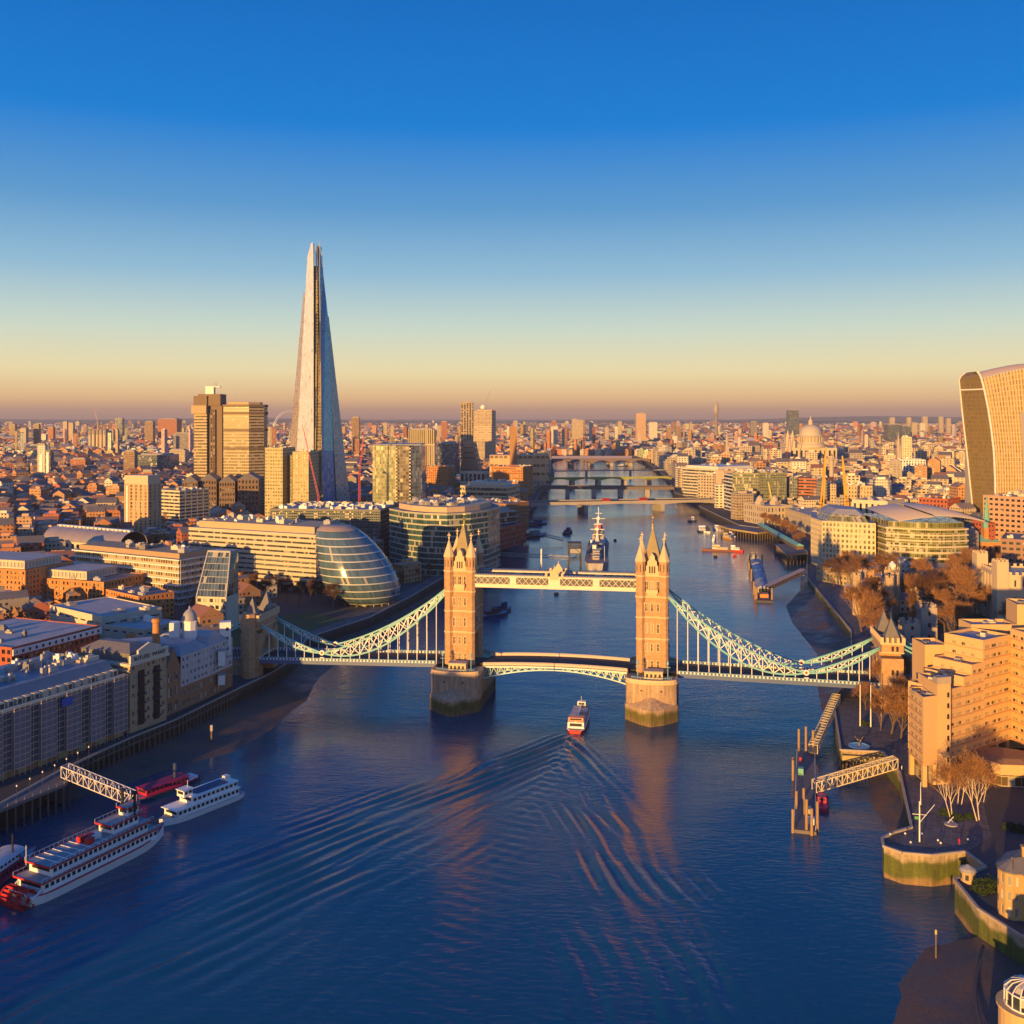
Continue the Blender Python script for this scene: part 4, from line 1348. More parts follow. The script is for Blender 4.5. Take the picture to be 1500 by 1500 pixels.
ob2 = hero('brick_flats', 'orange brick flats with long cream penthouse, right of the cut-off orange block', 'apartment block', rect(pt(53, 617)[:2], pt(152, 600)[:2], 36), GZ, 25, OBRICK, FELT, 3.1, 2.9, .45, .55, G_NEAR, bits=3, par=.5, seed=6)
for o_, pa in ((ob1, rect(pt(-68, 621)[:2], pt(36, 604)[:2], 30)), (ob2, rect(pt(58, 620)[:2], pt(127, 608)[:2], 26))):
    b = MB(); z0 = 33 if o_ is ob1 else 26
    q = [(p[0] - o_.location.x, p[1] - o_.location.y) for p in pa]
    for i in range(4):
        holes(b, q[i], q[(i + 1) % 4], z0 - GZ - .6, z0 - GZ + 4.2, max(2, int(math.dist(q[i], q[(i + 1) % 4]) / 2.6)), 1, .7, .62, .3)
    b.build('penthouse', CREAM, o_); b = MB(); b.prism(inset(q, .4), z0 - GZ - .5, z0 - GZ + 4.0); b.prism(inset(q, -.4), z0 - GZ + 4.2, z0 - GZ + 4.6, None, True); b.build('penthouse_roof', PALEROOF, o_)
hero('brick_flats', 'small stepped brick flats in front of the long balconied apartment block', 'apartment block', rect(pt(155, 590)[:2], pt(203, 566)[:2], 22), GZ, 22.5, OBRICK, FELT, 3.1, 2.9, .45, .5, G_NEAR, bits=3, par=.5, seed=7)


def ribbon(name, label, cat, poly, z0, z1, nf, slab, glass, roof, over=.5, th=1.1, z_col=0, ncol=0, setb=None, bits=6, seed=1, slabs=True):
    """offices or flats whose storeys show as pale bands with set-back glass between"""
    keep(poly)
    cx, cy = centre(poly); o = thing(name, label, cat, (cx, cy, z0))
    L = [(p[0] - cx, p[1] - cy) for p in poly]; h = z1 - z0
    g = MB(); g.prism(inset(L, over), z_col, h - .2); g.build('glazing', glass, o)
    fh = (h - z_col) / nf
    for j in range(nf + 1):
        s = MB(); s.prism(L, z_col + j * fh - th / 2, z_col + j * fh + th / 2, None, True)
        s.build('floor_band', slab, o)
    r_ = MB(); r_.prism(inset(L, .3), h + th / 2, h + th / 2 + .1); r_.build('roof', roof, o)
    if z_col:
        q = inset(L, 1.6)
        for i in range(len(q)):
            a, b = q[i], q[(i + 1) % len(q)]; d = math.dist(a, b); n = max(1, int(d / 9))
            for k in range(n):
                c = MB(); t = k / n; c.tube((a[0] * (1 - t) + b[0] * t, a[1] * (1 - t) + b[1] * t, 0), (a[0] * (1 - t) + b[0] * t, a[1] * (1 - t) + b[1] * t, z_col), .5); c.build('column', CONC, o)
        c = MB(); c.prism(inset(L, 5), 0, z_col); c.build('lobby', G_DARK, o)
    if setb:
        s = MB(); q = inset(L, setb[0]); s.prism(q, h + th / 2, h + th / 2 + setb[1]); s.build('penthouse', setb[2], o)
        roof_bits(o, q, h + th / 2 + setb[1], bits, ROOFBITS, seed)
    else:
        roof_bits(o, L, h + th / 2 + .1, bits, ROOFBITS, seed)
    return o


LIGHTBAND = mat('cream cladding', (.62, .55, .42), .6, .1, .1)
apt = ribbon('balcony_flats', 'long seven-storey apartment block with white balcony bands and brown penthouse', 'apartment block', rect((-291.6, 669), (-204, 619), 30), GZ, 35.5, 7, WHITE, None or glass_mat('flat windows', (.20, .15, .08), 2.2, 3.9, frame=(.50, .40, .26), fw=.25, pb=.35), FELT, 1.3, .7, 0, 0, (3.5, 3.2, mat('brown cladding', (.38, .27, .17), .8, .15, .2)), 9, 3)
q0, q1 = (-204, 619), (-190, 646)
for k in range(6):
    b = MB(); t = k / 5; x, y = q0[0] * (1 - t) + q1[0] * t + 1.2, q0[1] * (1 - t) + q1[1] * t - .6
    b.bar((x - apt.location.x, y - apt.location.y, 0), (x - apt.location.x, y - apt.location.y, 28), .35)
    for j in range(7):
        b.bar((x - apt.location.x, y - apt.location.y, 1 + 4 * j), (x - apt.location.x + 2.4, y - apt.location.y + 4.6, 4 + 4 * j), .25)
    b.build('balcony_frame', STEEL, apt)
# vaulted hall
P0, P1 = pt(64, 850)[:2], pt(176, 800)[:2]; pl = rect(P0, P1, 26); keep(pl)
o = thing('vaulted_hall', 'long hall with silver barrel-vault roof behind the balconied apartment block', 'hall', P0 + (GZ,), math.atan2(P1[1] - P0[1], P1[0] - P0[0])); Lx = math.dist(P0, P1)
b = MB(); holes(b, (0, 0), (Lx, 0), 0, 13, 14, 2, .5, .5, .4); holes(b, (0, 26), (0, 0), 0, 13, 4, 2, .5, .55, .4); b.wallq((Lx, 0), (Lx, 26), 0, 13); b.build('wall', CREAM, o)
b = MB(); b.box(Lx / 2, 13, .1, Lx - 1, 25, 12.6); b.build('interior', BLACK, o)
v = MB(); v.sm = True; ar = [(13 - 13.4 * math.cos(t), 13 + 10.5 * math.sin(t)) for t in np.linspace(0, pi, 15)]
for (a, b_) in zip(ar, ar[1:]):
    v.face([(0, a[0], a[1]), (Lx, a[0], a[1]), (Lx, b_[0], b_[1]), (0, b_[0], b_[1])])
v.build('vault_roof', mat('silver roof sheet', (.45, .36, .30), .3, .15, .1, metal=.5), o)
e = MB(); e.face([(0, a[0], a[1]) for a in ar]); e.build('end_wall', WHITE, o)
rg = MB(); rg.box(Lx / 2, 13, 23.2, Lx * .95, 4, 1.3)
for k in range(18): rg.mi = 1; rg.box(4 + k * Lx / 19, 10.9, 23.5, 1.5, .2, .7)
rg.build('ridge_vent', [WHITE, BLACK], o)
for k in range(9):
    r_ = MB()
    for (a, b_) in zip(ar, ar[1:]): r_.bar((k * Lx / 8, a[0], a[1] + .12), (k * Lx / 8, b_[0], b_[1] + .12), .35, .25)
    r_.build('roof_rib', STEEL, o)

# slim brown tower
hero('slim_tower', 'slim light brown flat-fronted tower with white window strip, standing alone', 'tower', rect(pt(182, 960)[:2], pt(217, 952)[:2], 20), GZ, 60, mat('tan cladding', (.50, .36, .22), .8, .1, .15), FELT, 3.2, 5.8, .42, .72, glass_mat('bronze strip glass', (.22, .14, .07), 3, 9, frame=(.5, .4, .25), pb=.2), par=.6, bits=2, seed=3, rev=.5)
ob = bpy.data.objects['slim_tower']
b = MB(); q = [(p[0] - ob.location.x, p[1] - ob.location.y) for p in rect(pt(182.4, 960)[:2], pt(216.6, 952)[:2], 18)]; b.prism(q, 52, 60.5); b.build('plant_screen', mat('pale screen', (.55, .45, .32), .6, .1), ob)
b = MB(); p_ = pt(186, 958.3); b.box(p_[0] - ob.location.x, p_[1] - ob.location.y, 2, 1.6, .4, 49)
b.build('white_strip', WHITE, ob)

# angled glass tower by the bridge approach
P0, P1 = pt(288, 548)[:2], pt(331, 545)[:2]; q = rect(P0, P1, 15); keep(q)
o = thing('glass_tower', 'narrow glass tower with sloping glazed top beside the bridge approach', 'tower', P0 + (GZ,))
q = [(p[0] - P0[0], p[1] - P0[1]) for p in q]
b = MB(); holes(b, q[0], q[1], 0, 18, 5, 5, .6, .55, .3); [b.wallq(q[i], q[(i + 1) % 4], 0, 18) for i in (1, 2, 3)]; b.build('wall', CREAM, o)
b = MB(); b.prism(inset(q, .4), .1, 17.9); b.build('glazing', G_OFF, o)
b = MB(); top = [(q[0][0] + 3.5, q[0][1] + 9), (q[1][0] - .3, q[1][1] + 9), q[2], (q[3][0] + 3.5, q[3][1])]
b.prism(q, 18, 41, poly2=top); b.build('sloped_glazing', glass_mat('tower glass', (.05, .08, .11), 2.0, 3.4, frame=(.3, .3, .3), pb=.08), o)
for i in (0, 1):
    b = MB(); b.bar(q[i] + (18,), top[i] + (41,), .7); b.bar(q[i] + (0,), q[i] + (18,), .7); b.build('edge_fin', STEEL, o)
b = MB(); b.prism(inset(top, -.2), 41, 42, None, True); b.build('roof', STEEL, o)

# the big banded office
ml = ribbon('banded_office', 'wide office with long cream bands and dark ribbon windows left of the glass egg', 'office', rect((-224.7, 702), (-127, 655), 44), GZ, 46, 10, mat('band cream', (.54, .46, .34), .6, .08), G_OFF, PALEROOF, .6, 1.9, 6, 0, (5, 4.4, mat('penthouse tan', (.50, .36, .22), .7, .1)), 12, 4)
# dark glass block and broad white-roofed office behind
hero('broad_office', 'broad white-roofed office behind the banded office, below the glass spire', 'office', rect(pt(395, 800)[:2], pt(557, 790)[:2], 70), GZ, 50, mat('dark mullions', (.12, .12, .13), .5, .1), PALEROOF, 3.9, 1.8, .8, .7, G_GREEN, bits=34, seed=9, bitm=[WHITE, PALEROOF, STEEL, CREAM], par=1.2)
rr_ = random.Random(4)

# glass egg
Ye = 628.0; ex, ey, _ = pt(525, Ye)
EGG = [(880, 500, 580), (874, 488, 585), (862, 477, 586.5), (850, 470.5, 584), (838, 466, 579), (825, 463.5, 571), (812, 462.5, 562), (800, 462, 552), (790, 461.5, 542), (782, 462, 533), (775, 464, 523), (770, 471, 512)]
o = thing('egg_building', 'leaning egg-shaped glass building with stacked ring floors on the south bank', 'city hall', (ex, ey + 2, GZ)); keep([(ex - 30, ey - 5), (ex + 30, ey - 5), (ex + 30, ey + 50), (ex - 30, ey + 50)])


def ering(k, d=0.0, n=96):
    k = max(0.0, min(len(EGG) - 1.001, k)); i = int(k); t = k - i
    a = [EGG[i][j] * (1 - t) + EGG[i + 1][j] * t for j in range(3)]
    z = zt(a[0], Ye) - GZ; c = ((a[1] + a[2]) / 2 - 525) / F * Ye; r = (a[2] - a[1]) / 2 / F * Ye + d
    return [(c + r * math.cos(2 * pi * q / n), r * math.sin(2 * pi * q / n), z) for q in range(n)], r


def eloft(k0, k1, d, steps, mb):
    R0 = ering(k0, d)
    for s in range(1, steps + 1):
        R1 = ering(k0 + (k1 - k0) * s / steps, d)
        n = 96; mb.sm = True
        for q in range(n):
            j = (q + 1) % n
            a, b, c, e = R0[0][q], R0[0][j], R1[0][j], R1[0][q]
            mb.face([a, b, c, e], [(q * 1.5 + .7, a[2]), (q * 1.5 + 2.2, a[2]), (q * 1.5 + 2.2, c[2]), (q * 1.5 + .7, c[2])])
        R0 = R1


def kz(z):
    lo, hi = 0.0, len(EGG) - 1.0
    for _ in range(30):
        m_ = (lo + hi) / 2
        if ering(m_)[0][0][2] < z: lo = m_
        else: hi = m_
    return lo


EG = glass_mat('egg glass', (.07, .12, .17), 1.5, 50, frame=(.10, .15, .19), pb=.02, rough=.2, var=.25, fw=.03)
zb, zt_ = ering(0)[0][0][2], ering(len(EGG) - 1)[0][0][2]
nl = 10
for j in range(nl):
    z0 = zb + (zt_ - 2.6 - zb) * j / nl; z1 = zb + (zt_ - 2.6 - zb) * (j + 1) / nl
    g = MB(); eloft(kz(z0 + .5), kz(z1), -.25, 3, g); g.build('glass_ring', EG, o)
    g = MB(); eloft(kz(z0), kz(z0 + .62), .12, 1, g)
    g.build('floor_band', mat('egg steel band', (.50, .50, .50), .35, .1), o)
g = MB(); eloft(kz(zt_ - 2.6), len(EGG) - 1, .1, 4, g); top, r = ering(len(EGG) - 1, .1); g.face(top); g.build('roof', mat('egg roof', (.36, .27, .22), .5, .15, .2), o)
bs = MB(); R0, r0 = ering(0); c0 = sum(p[0] for p in R0) / len(R0)
bs.lathe(c0, 0, [(r0 * .8, 0), (r0 * .8, zb + .2)], 24); bs.build('lobby', G_DARK, o)
for k in range(20):
    c = MB(); a = 2 * pi * k / 20; c.tube((c0 + r0 * .97 * math.cos(a), r0 * .97 * math.sin(a), 0), (c0 + r0 * .97 * math.cos(a), r0 * .97 * math.sin(a), zb + .3), .3); c.build('column', STEEL, o)

# curved glass office right of the egg
arc = [pt(570, 775)[:2], pt(592, 752)[:2], pt(622, 738)[:2], pt(655, 733)[:2], pt(690, 742)[:2], pt(715, 760)[:2], pt(733, 790)[:2]]
back = [(arc[-1][0] - 10, arc[-1][1] + 50), (arc[0][0] + 15, arc[0][1] + 55)]
ribbon('curved_office', 'curved green-glass office with bowed front behind the left bridge tower', 'office', arc + back, GZ, 53, 11, mat('greenish band', (.45, .45, .34), .5, .1), G_GREEN, FELT, .35, .8, 0, 0, (7, 4, mat('tan penthouse', (.52, .38, .25), .7, .1)), 16, 6)
ribbon('riverside_office', 'low tiered office stepping back beside the curved green office', 'office', rect(pt(733, 905)[:2], pt(757, 925)[:2], 60), GZ, 38, 6, CONC, G_DARK, PALEROOF, .8, .9, 0, 0, (5, 3, CONC), 8, 2)
hero('arcaded_warehouse', 'brick riverside warehouse with arched openings, in shade beside the river', 'warehouse', rect(pt(733, 880)[:2], pt(771, 930)[:2], 30), GZ, 26, RBRICK, SLATE, 4.5, 4, .5, .6, G_DARK, bits=5, seed=2)
hero('shaded_blocks', 'dark office block in shade between river and curved office, upstream side', 'office', rect(pt(742, 1010)[:2], pt(775, 1040)[:2], 60), GZ, 36, BRICK, FELT, 3.6, 3, .5, .5, G_DARK, bits=6, seed=3)
bpy.data.objects['shaded_blocks'].name = 'shaded_block'

# hospital tower
tw = thing('hospital_tower', 'twin-slab brown concrete hospital tower with a cantilevered head and roof mast', 'tower', pt(330, 1230), 0); keep([pt(280, 1225)[:2], pt(385, 1225)[:2], pt(385, 1275)[:2], pt(280, 1275)[:2]])
HT = mat('hospital concrete', (.46, .36, .22), .8, .12, .06, streak=1); HTD = mat('hospital dark concrete', (.22, .16, .11), .85, .15, .06, streak=1)
sx = lambda px: (px - 330) / F * 1230
Z = lambda py: zt(py, 1230) - GZ
FH = facade('hospital bands', (.50, .40, .24), (.07, .055, .035), 2.4, 3.7, .86, .48, .75, .15, pb=.15)
b = MB(); b.prism([(sx(284), 0), (sx(303), 0), (sx(303), 24), (sx(284), 24)], 0, Z(606)); b.build('left_slab', FH, tw)
b = MB(); b.prism([(sx(303), 4), (sx(324), 4), (sx(324), 30), (sx(303), 30)], 0, Z(594)); b.build('stair_core', HTD, tw)
b = MB(); b.box(sx(311), 16, 0, 6, 28.6, Z(600)); b.build('dark_strip', facade('core strip', (.16, .11, .08), (.03, .03, .035), 3, 3.7, .5, .7), tw)
b = MB(); b.prism([(sx(281), -3), (sx(303), -3), (sx(303), 26), (sx(281), 26)], Z(606), Z(594), None, True); b.build('cantilever_head', HT, tw)
b = MB(); a = [(sx(283.5), 0), (sx(303), 0), (sx(303), 22), (sx(283.5), 22)]; b.prism(a, Z(594), Z(580)); b.build('upper_head', HTD, tw)
b = MB(); b.prism([(sx(283.5), 2), (sx(322), 2), (sx(322), 28), (sx(283.5), 28)], Z(594), Z(577), poly2=[(sx(289), 4), (sx(322), 2), (sx(322), 28), (sx(289), 26)]); b.build('plant_room', HTD, tw)
b = MB(); b.box(sx(304), 12, Z(578), 10, 8, 10); b.box(sx(308), 12, Z(567), 18, 6, 1.2); b.mi = 1; b.tube((sx(312), 12, Z(568)), (sx(312), 12, Z(559)), .5, .3); b.build('roof_mast', [WHITE, STEEL], tw)
b = MB(); b.prism([(sx(324), 6), (sx(364), 2), (sx(382), 16), (sx(382), 34), (sx(324), 34)], 0, Z(596)); b.build('right_slab', FH, tw)
for py in (596, 607, 632, 659):
    b = MB(); b.prism(inset([(sx(324), 6), (sx(364), 2), (sx(382), 16), (sx(382), 34), (sx(324), 34)], -.7), Z(py), Z(py) + 3, None, True); b.build('brown_band', HTD, tw)
b = MB(); b.prism(inset([(sx(324), 6), (sx(364), 2), (sx(382), 16), (sx(382), 34), (sx(324), 34)], 5), Z(596) + 3, Z(596) + 6); b.tube((sx(342), 14, Z(596)), (sx(342), 14, Z(577)), .35, .15); b.build('roof', HT, tw)

# the glass spire
Ys = 1150.0
sp = thing('glass_spire', 'very tall tapering glass spire with split open tip, tallest thing in view', 'skyscraper', pt(465, Ys)); keep([pt(405, Ys)[:2], pt(520, Ys)[:2], pt(520, Ys + 80)[:2], pt(405, Ys + 80)[:2]])
SX = lambda px: (px - 465) / F * Ys
SZ = lambda py: zt(py, Ys) - GZ
PALEG = glass_mat('fritted spire glass with painted sky sheen', (.60, .63, .72), 1.5, 3.8, frame=(.46, .48, .56), pb=.06, blind=(.36, .40, .50), var=.12, rough=.2, fw=.05, metal=.2)  # bright sun-side sky reflection put into the pale frit colour
BLUEREFL = glass_mat('spire glass tinted as blue sky reflection', (.03, .22, .50), 1.5, 3.8, frame=(.06, .26, .48), pb=.05, blind=(.10, .30, .52), var=.3, rough=.08, fw=.08)  # reflection of the blue sky put into the base colour of this facet
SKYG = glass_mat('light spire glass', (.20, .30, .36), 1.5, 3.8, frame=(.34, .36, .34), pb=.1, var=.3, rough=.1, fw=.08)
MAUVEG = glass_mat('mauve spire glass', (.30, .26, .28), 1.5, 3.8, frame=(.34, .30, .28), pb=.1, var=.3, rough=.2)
OLV = facade('spire vent seam', (.26, .20, .09), (.10, .08, .04), 2.5, 3.8, .7, .55, .5, .2, pb=.1)


deep = lambda p: ((p[0] * F / Ys - 285) / F * (Ys + p[1]) + 285 / F * Ys, p[1])


def facet(name, b0, b1, t0, t1, pyt, m, pyb=760, q=None):
    """a leaning pane of the spire: plan points at the foot, at the head, head row"""
    z0, z1 = SZ(pyb), SZ(pyt)
    n = 16; q = q or MB(); b0, b1, t0, t1 = (deep(p) for p in (b0, b1, t0, t1))
    for i in range(n):
        f = lambda t: [(b0[j] * (1 - t) + t0[j] * t, b1[j] * (1 - t) + t1[j] * t, ) for j in (0, 1)]
        A, B = f(i / n), f((i + 1) / n)
        za, zb_ = z0 + (z1 - z0) * i / n, z0 + (z1 - z0) * (i + 1) / n
        p = [(A[0][0], A[1][0], za), (A[0][1], A[1][1], za), (B[0][1], B[1][1], zb_), (B[0][0], B[1][0], zb_)]
        wa, wb2 = math.dist(p[0], p[1]), math.dist(p[3], p[2])
        q.face(p, [(-wa / 2, za), (wa / 2, za), (wb2 / 2, zb_), (-wb2 / 2, zb_)])
        o2 = 0.5
        q.face([(x, y + .6, z) for x, y, z in reversed(p)], [(0, za), (1, za), (1, zb_), (0, zb_)])
    return q.build(name, m, sp) if m else q


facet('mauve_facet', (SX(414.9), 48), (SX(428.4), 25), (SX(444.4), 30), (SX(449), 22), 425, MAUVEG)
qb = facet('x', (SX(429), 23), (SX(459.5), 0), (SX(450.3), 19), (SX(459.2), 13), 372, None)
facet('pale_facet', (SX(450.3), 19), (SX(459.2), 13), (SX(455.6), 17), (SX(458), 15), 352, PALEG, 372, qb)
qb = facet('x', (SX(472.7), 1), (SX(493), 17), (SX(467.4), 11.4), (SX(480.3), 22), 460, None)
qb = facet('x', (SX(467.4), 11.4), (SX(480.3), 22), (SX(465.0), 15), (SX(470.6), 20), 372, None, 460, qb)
facet('blue_reflection_facet', (SX(465.0), 15), (SX(470.6), 20), (SX(465.2), 16), (SX(466.6), 17.5), 357, BLUEREFL, 372, qb)
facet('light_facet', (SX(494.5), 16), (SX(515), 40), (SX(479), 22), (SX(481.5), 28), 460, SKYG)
for nm_, a, b_ in (('seam', [(SX(428), 27), (SX(462), 2), (SX(474), 3), (SX(496), 19), (SX(512), 42), (SX(490), 80), (SX(430), 80), (SX(414), 50)], [(SX(457), 19), (SX(460), 17), (SX(464.5), 17), (SX(466), 20), (SX(466), 24), (SX(463), 26), (SX(459), 26), (SX(456), 22)]),):
    q = MB(); n = 30; z0, z1 = 0, SZ(386); a, b_ = [deep(p) for p in a], [deep(p) for p in b_]
    for i in range(n):
        t0, t1_ = i / n, (i + 1) / n
        A = [(a[k][0] * (1 - t0) + b_[k][0] * t0, a[k][1] * (1 - t0) + b_[k][1] * t0) for k in range(8)]
        B = [(a[k][0] * (1 - t1_) + b_[k][0] * t1_, a[k][1] * (1 - t1_) + b_[k][1] * t1_) for k in range(8)]
        za, zb_ = z0 + (z1 - z0) * t0, z0 + (z1 - z0) * t1_
        for k in range(8):
            j = (k + 1) % 8; L = math.dist(A[k], A[j])
            q.face([A[k] + (za,), A[j] + (za,), B[j] + (zb_,), B[k] + (zb_,)], [(0, za), (L, za), (L, zb_), (0, zb_)])
    q.build('vented_core', OLV, sp)
q = MB()
for px, p0, p1 in ((455, 395, 352), (458, 395, 356), (463.5, 395, 350), (466, 395, 358)):
    q.bar((SX(px), 18 + (px - 455), SZ(p0)), (SX(px + .4), 18, SZ(p1)), .7)
for py in range(362, 392, 4):
    q.bar((SX(456), 19, SZ(py)), (SX(466.5), 20, SZ(py)), .5)
q.build('tip_frame', STEEL, sp)
for a in (((SX(461), .5), (SX(460.5), 14.5), 356, 760), ((SX(471.5), .8), (SX(464.2), 15), 356, 760)):
    q = MB(); q.bar(a[0] + (0,), a[1] + (SZ(a[2]),), .9); q.build('edge_fin', OLV, sp)

# offices round the spire's foot
hero('station_offices', 'cream grid-windowed office at the foot of the glass spire, left of the cranes', 'office', rect(pt(388, 1085)[:2], pt(414, 1080)[:2], 30), GZ, 90, mat('lime cladding', (.48, .42, .22), .7, .1), FELT, 3.7, 3.2, .6, .5, G_OLIVE, bits=3, seed=2)
bpy.data.objects['station_offices'].name = 'station_office'
hero('station_office', 'dark middle office slab squeezed between cream office and glass spire', 'office', rect(pt(414.5, 1092)[:2], pt(428, 1090)[:2], 28), GZ, 82, mat('dark cladding', (.16, .14, .10), .6, .1), FELT, 3.7, 3.2, .7, .55, G_OLIVE, bits=2, seed=3)
hero('station_office', 'second cream grid-windowed office, half hidden by the leaning red crane', 'office', rect(pt(428.5, 1075)[:2], pt(452, 1072)[:2], 30), GZ, 86, mat('lime cladding 2', (.48, .40, .22), .7, .1), FELT, 3.7, 3.2, .6, .5, G_OLIVE, bits=3, seed=4)
# glass block right of the spire
Yg = 1050
o = thing('glass_block', 'wide glass office block with vertical seams right of the glass spire', 'office', pt(580, Yg)); keep([pt(544, Yg)[:2], pt(620, Yg)[:2], pt(620, Yg + 60)[:2], pt(544, Yg + 60)[:2]])
gx = lambda px: (px - 580) / F * Yg
b = MB(); b.prism([(gx(546), 0), (gx(581), -3), (gx(581), 50), (gx(546), 50)], 0, 86); b.build('left_block', glass_mat('sage glass', (.22, .24, .13), 1.8, 3.7, frame=(.34, .32, .20), pb=.12, blind=(.32, .31, .18), rough=.15, var=.3), o)
b = MB(); b.prism([(gx(582), -1.5), (gx(600), -3), (gx(600), 50), (gx(582), 50)], 0, 85.5); b.build('middle_block', glass_mat('smoke glass', (.12, .10, .08), 3, 3.7, frame=(.2, .18, .14), pb=.05, rough=.15), o)
b = MB(); b.prism([(gx(602), -2), (gx(617.5), 6), (gx(617.5), 50), (gx(602), 50)], 0, 85); b.build('right_block', glass_mat('slate blue glass', (.13, .17, .21), 2, 3.7, frame=(.2, .2, .2), pb=.1), o)
for px in (581.5, 601):
    for j in range(23):
        b = MB(); b.box(gx(px), -2.6, 1 + j * 3.7, 1.7, 2.4, 1.6); b.build('balcony_edge', CREAM, o)
b = MB(); b.prism([(gx(546), 1), (gx(617), 4), (gx(617), 50), (gx(546), 50)], 86.2, 87.4, None, True); b.build('roof', LEAD, o)


def crane(px0, py0, px1, py1, Y, m, zb=GZ, label='', k_=1.0):
    """luffing tower crane: lattice mast, raised jib, counterweight"""
    o = thing('tower_crane', label, 'crane', pt(px0, Y, zb))
    H1 = zt(py0, Y) - zb
    b = MB(); w_ = 1.5 * k_
    for x, y in ((-w_ / 2, -w_ / 2), (w_ / 2, -w_ / 2), (w_ / 2, w_ / 2), (-w_ / 2, w_ / 2)):
        b.bar((x, y, 0), (x, y, H1), .34 * k_ * k_)
    n = max(3, int(H1 / 3))
    for i in range(n):
        z0, z1 = H1 * i / n, H1 * (i + 1) / n
        b.bar((-w_ / 2, -w_ / 2, z0), (w_ / 2, -w_ / 2, z1), .24); b.bar((-w_ / 2, w_ / 2, z0), (-w_ / 2, -w_ / 2, z1), .24)
    b.build('mast', m, o)
    tip = Vector(((px1 - px0) / F * Y, 6.0, zt(py1, Y) - zb)); base = Vector((0, 0, H1))
    j = MB(); d = (tip - base); s = Vector((d.z, 0, -d.x)).normalized() * .8 * k_
    for off in (s, -s):
        j.bar(base + off, tip, .34 * k_ * k_)
    n = max(4, int(d.length / 4))
    for i in range(n):
        t = i / n
        j.bar(base + d * t + s * (1 - t), base + d * ((i + 1) / n) - s * (1 - (i + 1) / n), .22)
    j.build('jib', m, o)
    c = MB(); sg = -1 if tip.x > 0 else 1
    c.box(sg * 2.6, 0, H1, 5, 1.8, .7); c.box(sg * 4, 0, H1 + .5, 2, 2, 2); c.bar(base, (sg * 2.5, 0, H1 + 6), .3); c.bar((sg * 2.5, 0, H1 + 6), tip, .12)
    c.build('counterweight', DARKSTEEL, o)
    return o


crane(466.5, 728, 441, 622, 1000, PINKRED, 40, 'leaning red crane jib in front of the glass spire')
crane(526.5, 690, 533, 625, 1005, PINKRED, 40, 'upright red crane just right of the glass spire')
crane(116.5, 662, 111, 612, 3000, mat('crane orange', (.55, .22, .08), .5), GZ, 'thin orange crane on the left skyline left of the ribbed tower')
crane(143, 620, 138, 600, 3300, YELLOW, GZ, 'thin pale crane above the ribbed cream tower')
# railway viaduct curving in from the left
vd = MB(); rl = MB()
line = [at(-120, 815, 14), at(0, 800, 14), at(60, 789, 14), at(180, 771, 14), at(240, 759, 14), at(330, 742, 14), at(420, 735, 14)]
o = thing('railway_viaduct', 'pale railway viaduct curving in from the left towards the station', 'viaduct', line[1])
for a, b_ in zip(line, line[1:]):
    d = Vector((b_[0] - a[0], b_[1] - a[1])).normalized(); n_ = Vector((-d.y, d.x)) * 9
    q = [(a[0] - n_.x, a[1] - n_.y), (b_[0] - n_.x, b_[1] - n_.y), (b_[0] + n_.x, b_[1] + n_.y), (a[0] + n_.x, a[1] + n_.y)]
    q = [(x - line[1][0], y - line[1][1]) for x, y in q]
    vd.prism(q, -6, 0)
    for k in (-.5, -.2, .2, .5):
        rl.bar((a[0] - line[1][0] + n_.x * k, a[1] - line[1][1] + n_.y * k, .12), (b_[0] - line[1][0] + n_.x * k, b_[1] - line[1][1] + n_.y * k, .35, ), .6, .25)
    keep([(min(a[0], b_[0]), min(a[1], b_[1]) - 8), (max(a[0], b_[0]), min(a[1], b_[1]) - 8), (max(a[0], b_[0]), max(a[1], b_[1]) + 8), (min(a[0], b_[0]), max(a[1], b_[1]) + 8)], 0)
vd.build('arches', BRICK, o); rl.build('rails', PALEROOF, o)

# ================================================================== up-river landmarks and the north bank


def tower(name, label, px0, px1, ptop, Y, m, depth=None, cat='tower block', roofm=None, base=GZ, step=None, group=None, rot=0):
    """a far tower: walls with storeys, roof, set-back plant room"""
    x0, x1 = (px0 - 750) / F * Y, (px1 - 750) / F * Y
    depth = depth or (x1 - x0) * .8
    z1 = zt(ptop, Y)
    o = thing(name, label, cat, ((x0 + x1) / 2, Y, base), R(rot), group)
    w_ = (x1 - x0) / 2; L = [(-w_, 0), (w_, 0), (w_, depth), (-w_, depth)]
    keep([(x0, Y), (x1, Y), (x1, Y + depth), (x0, Y + depth)])
    b = MB(); b.prism(L, 0, z1 - base); b.build('wall', m, o)
    b = MB(); q = inset(L, min(w_, depth / 2) * .3); b.prism(inset(L, -.3), z1 - base, z1 - base + .8, None, True); b.prism(q, z1 - base + .8, z1 - base + 3.5); b.build('roof', roofm or CONC, o)
    return o


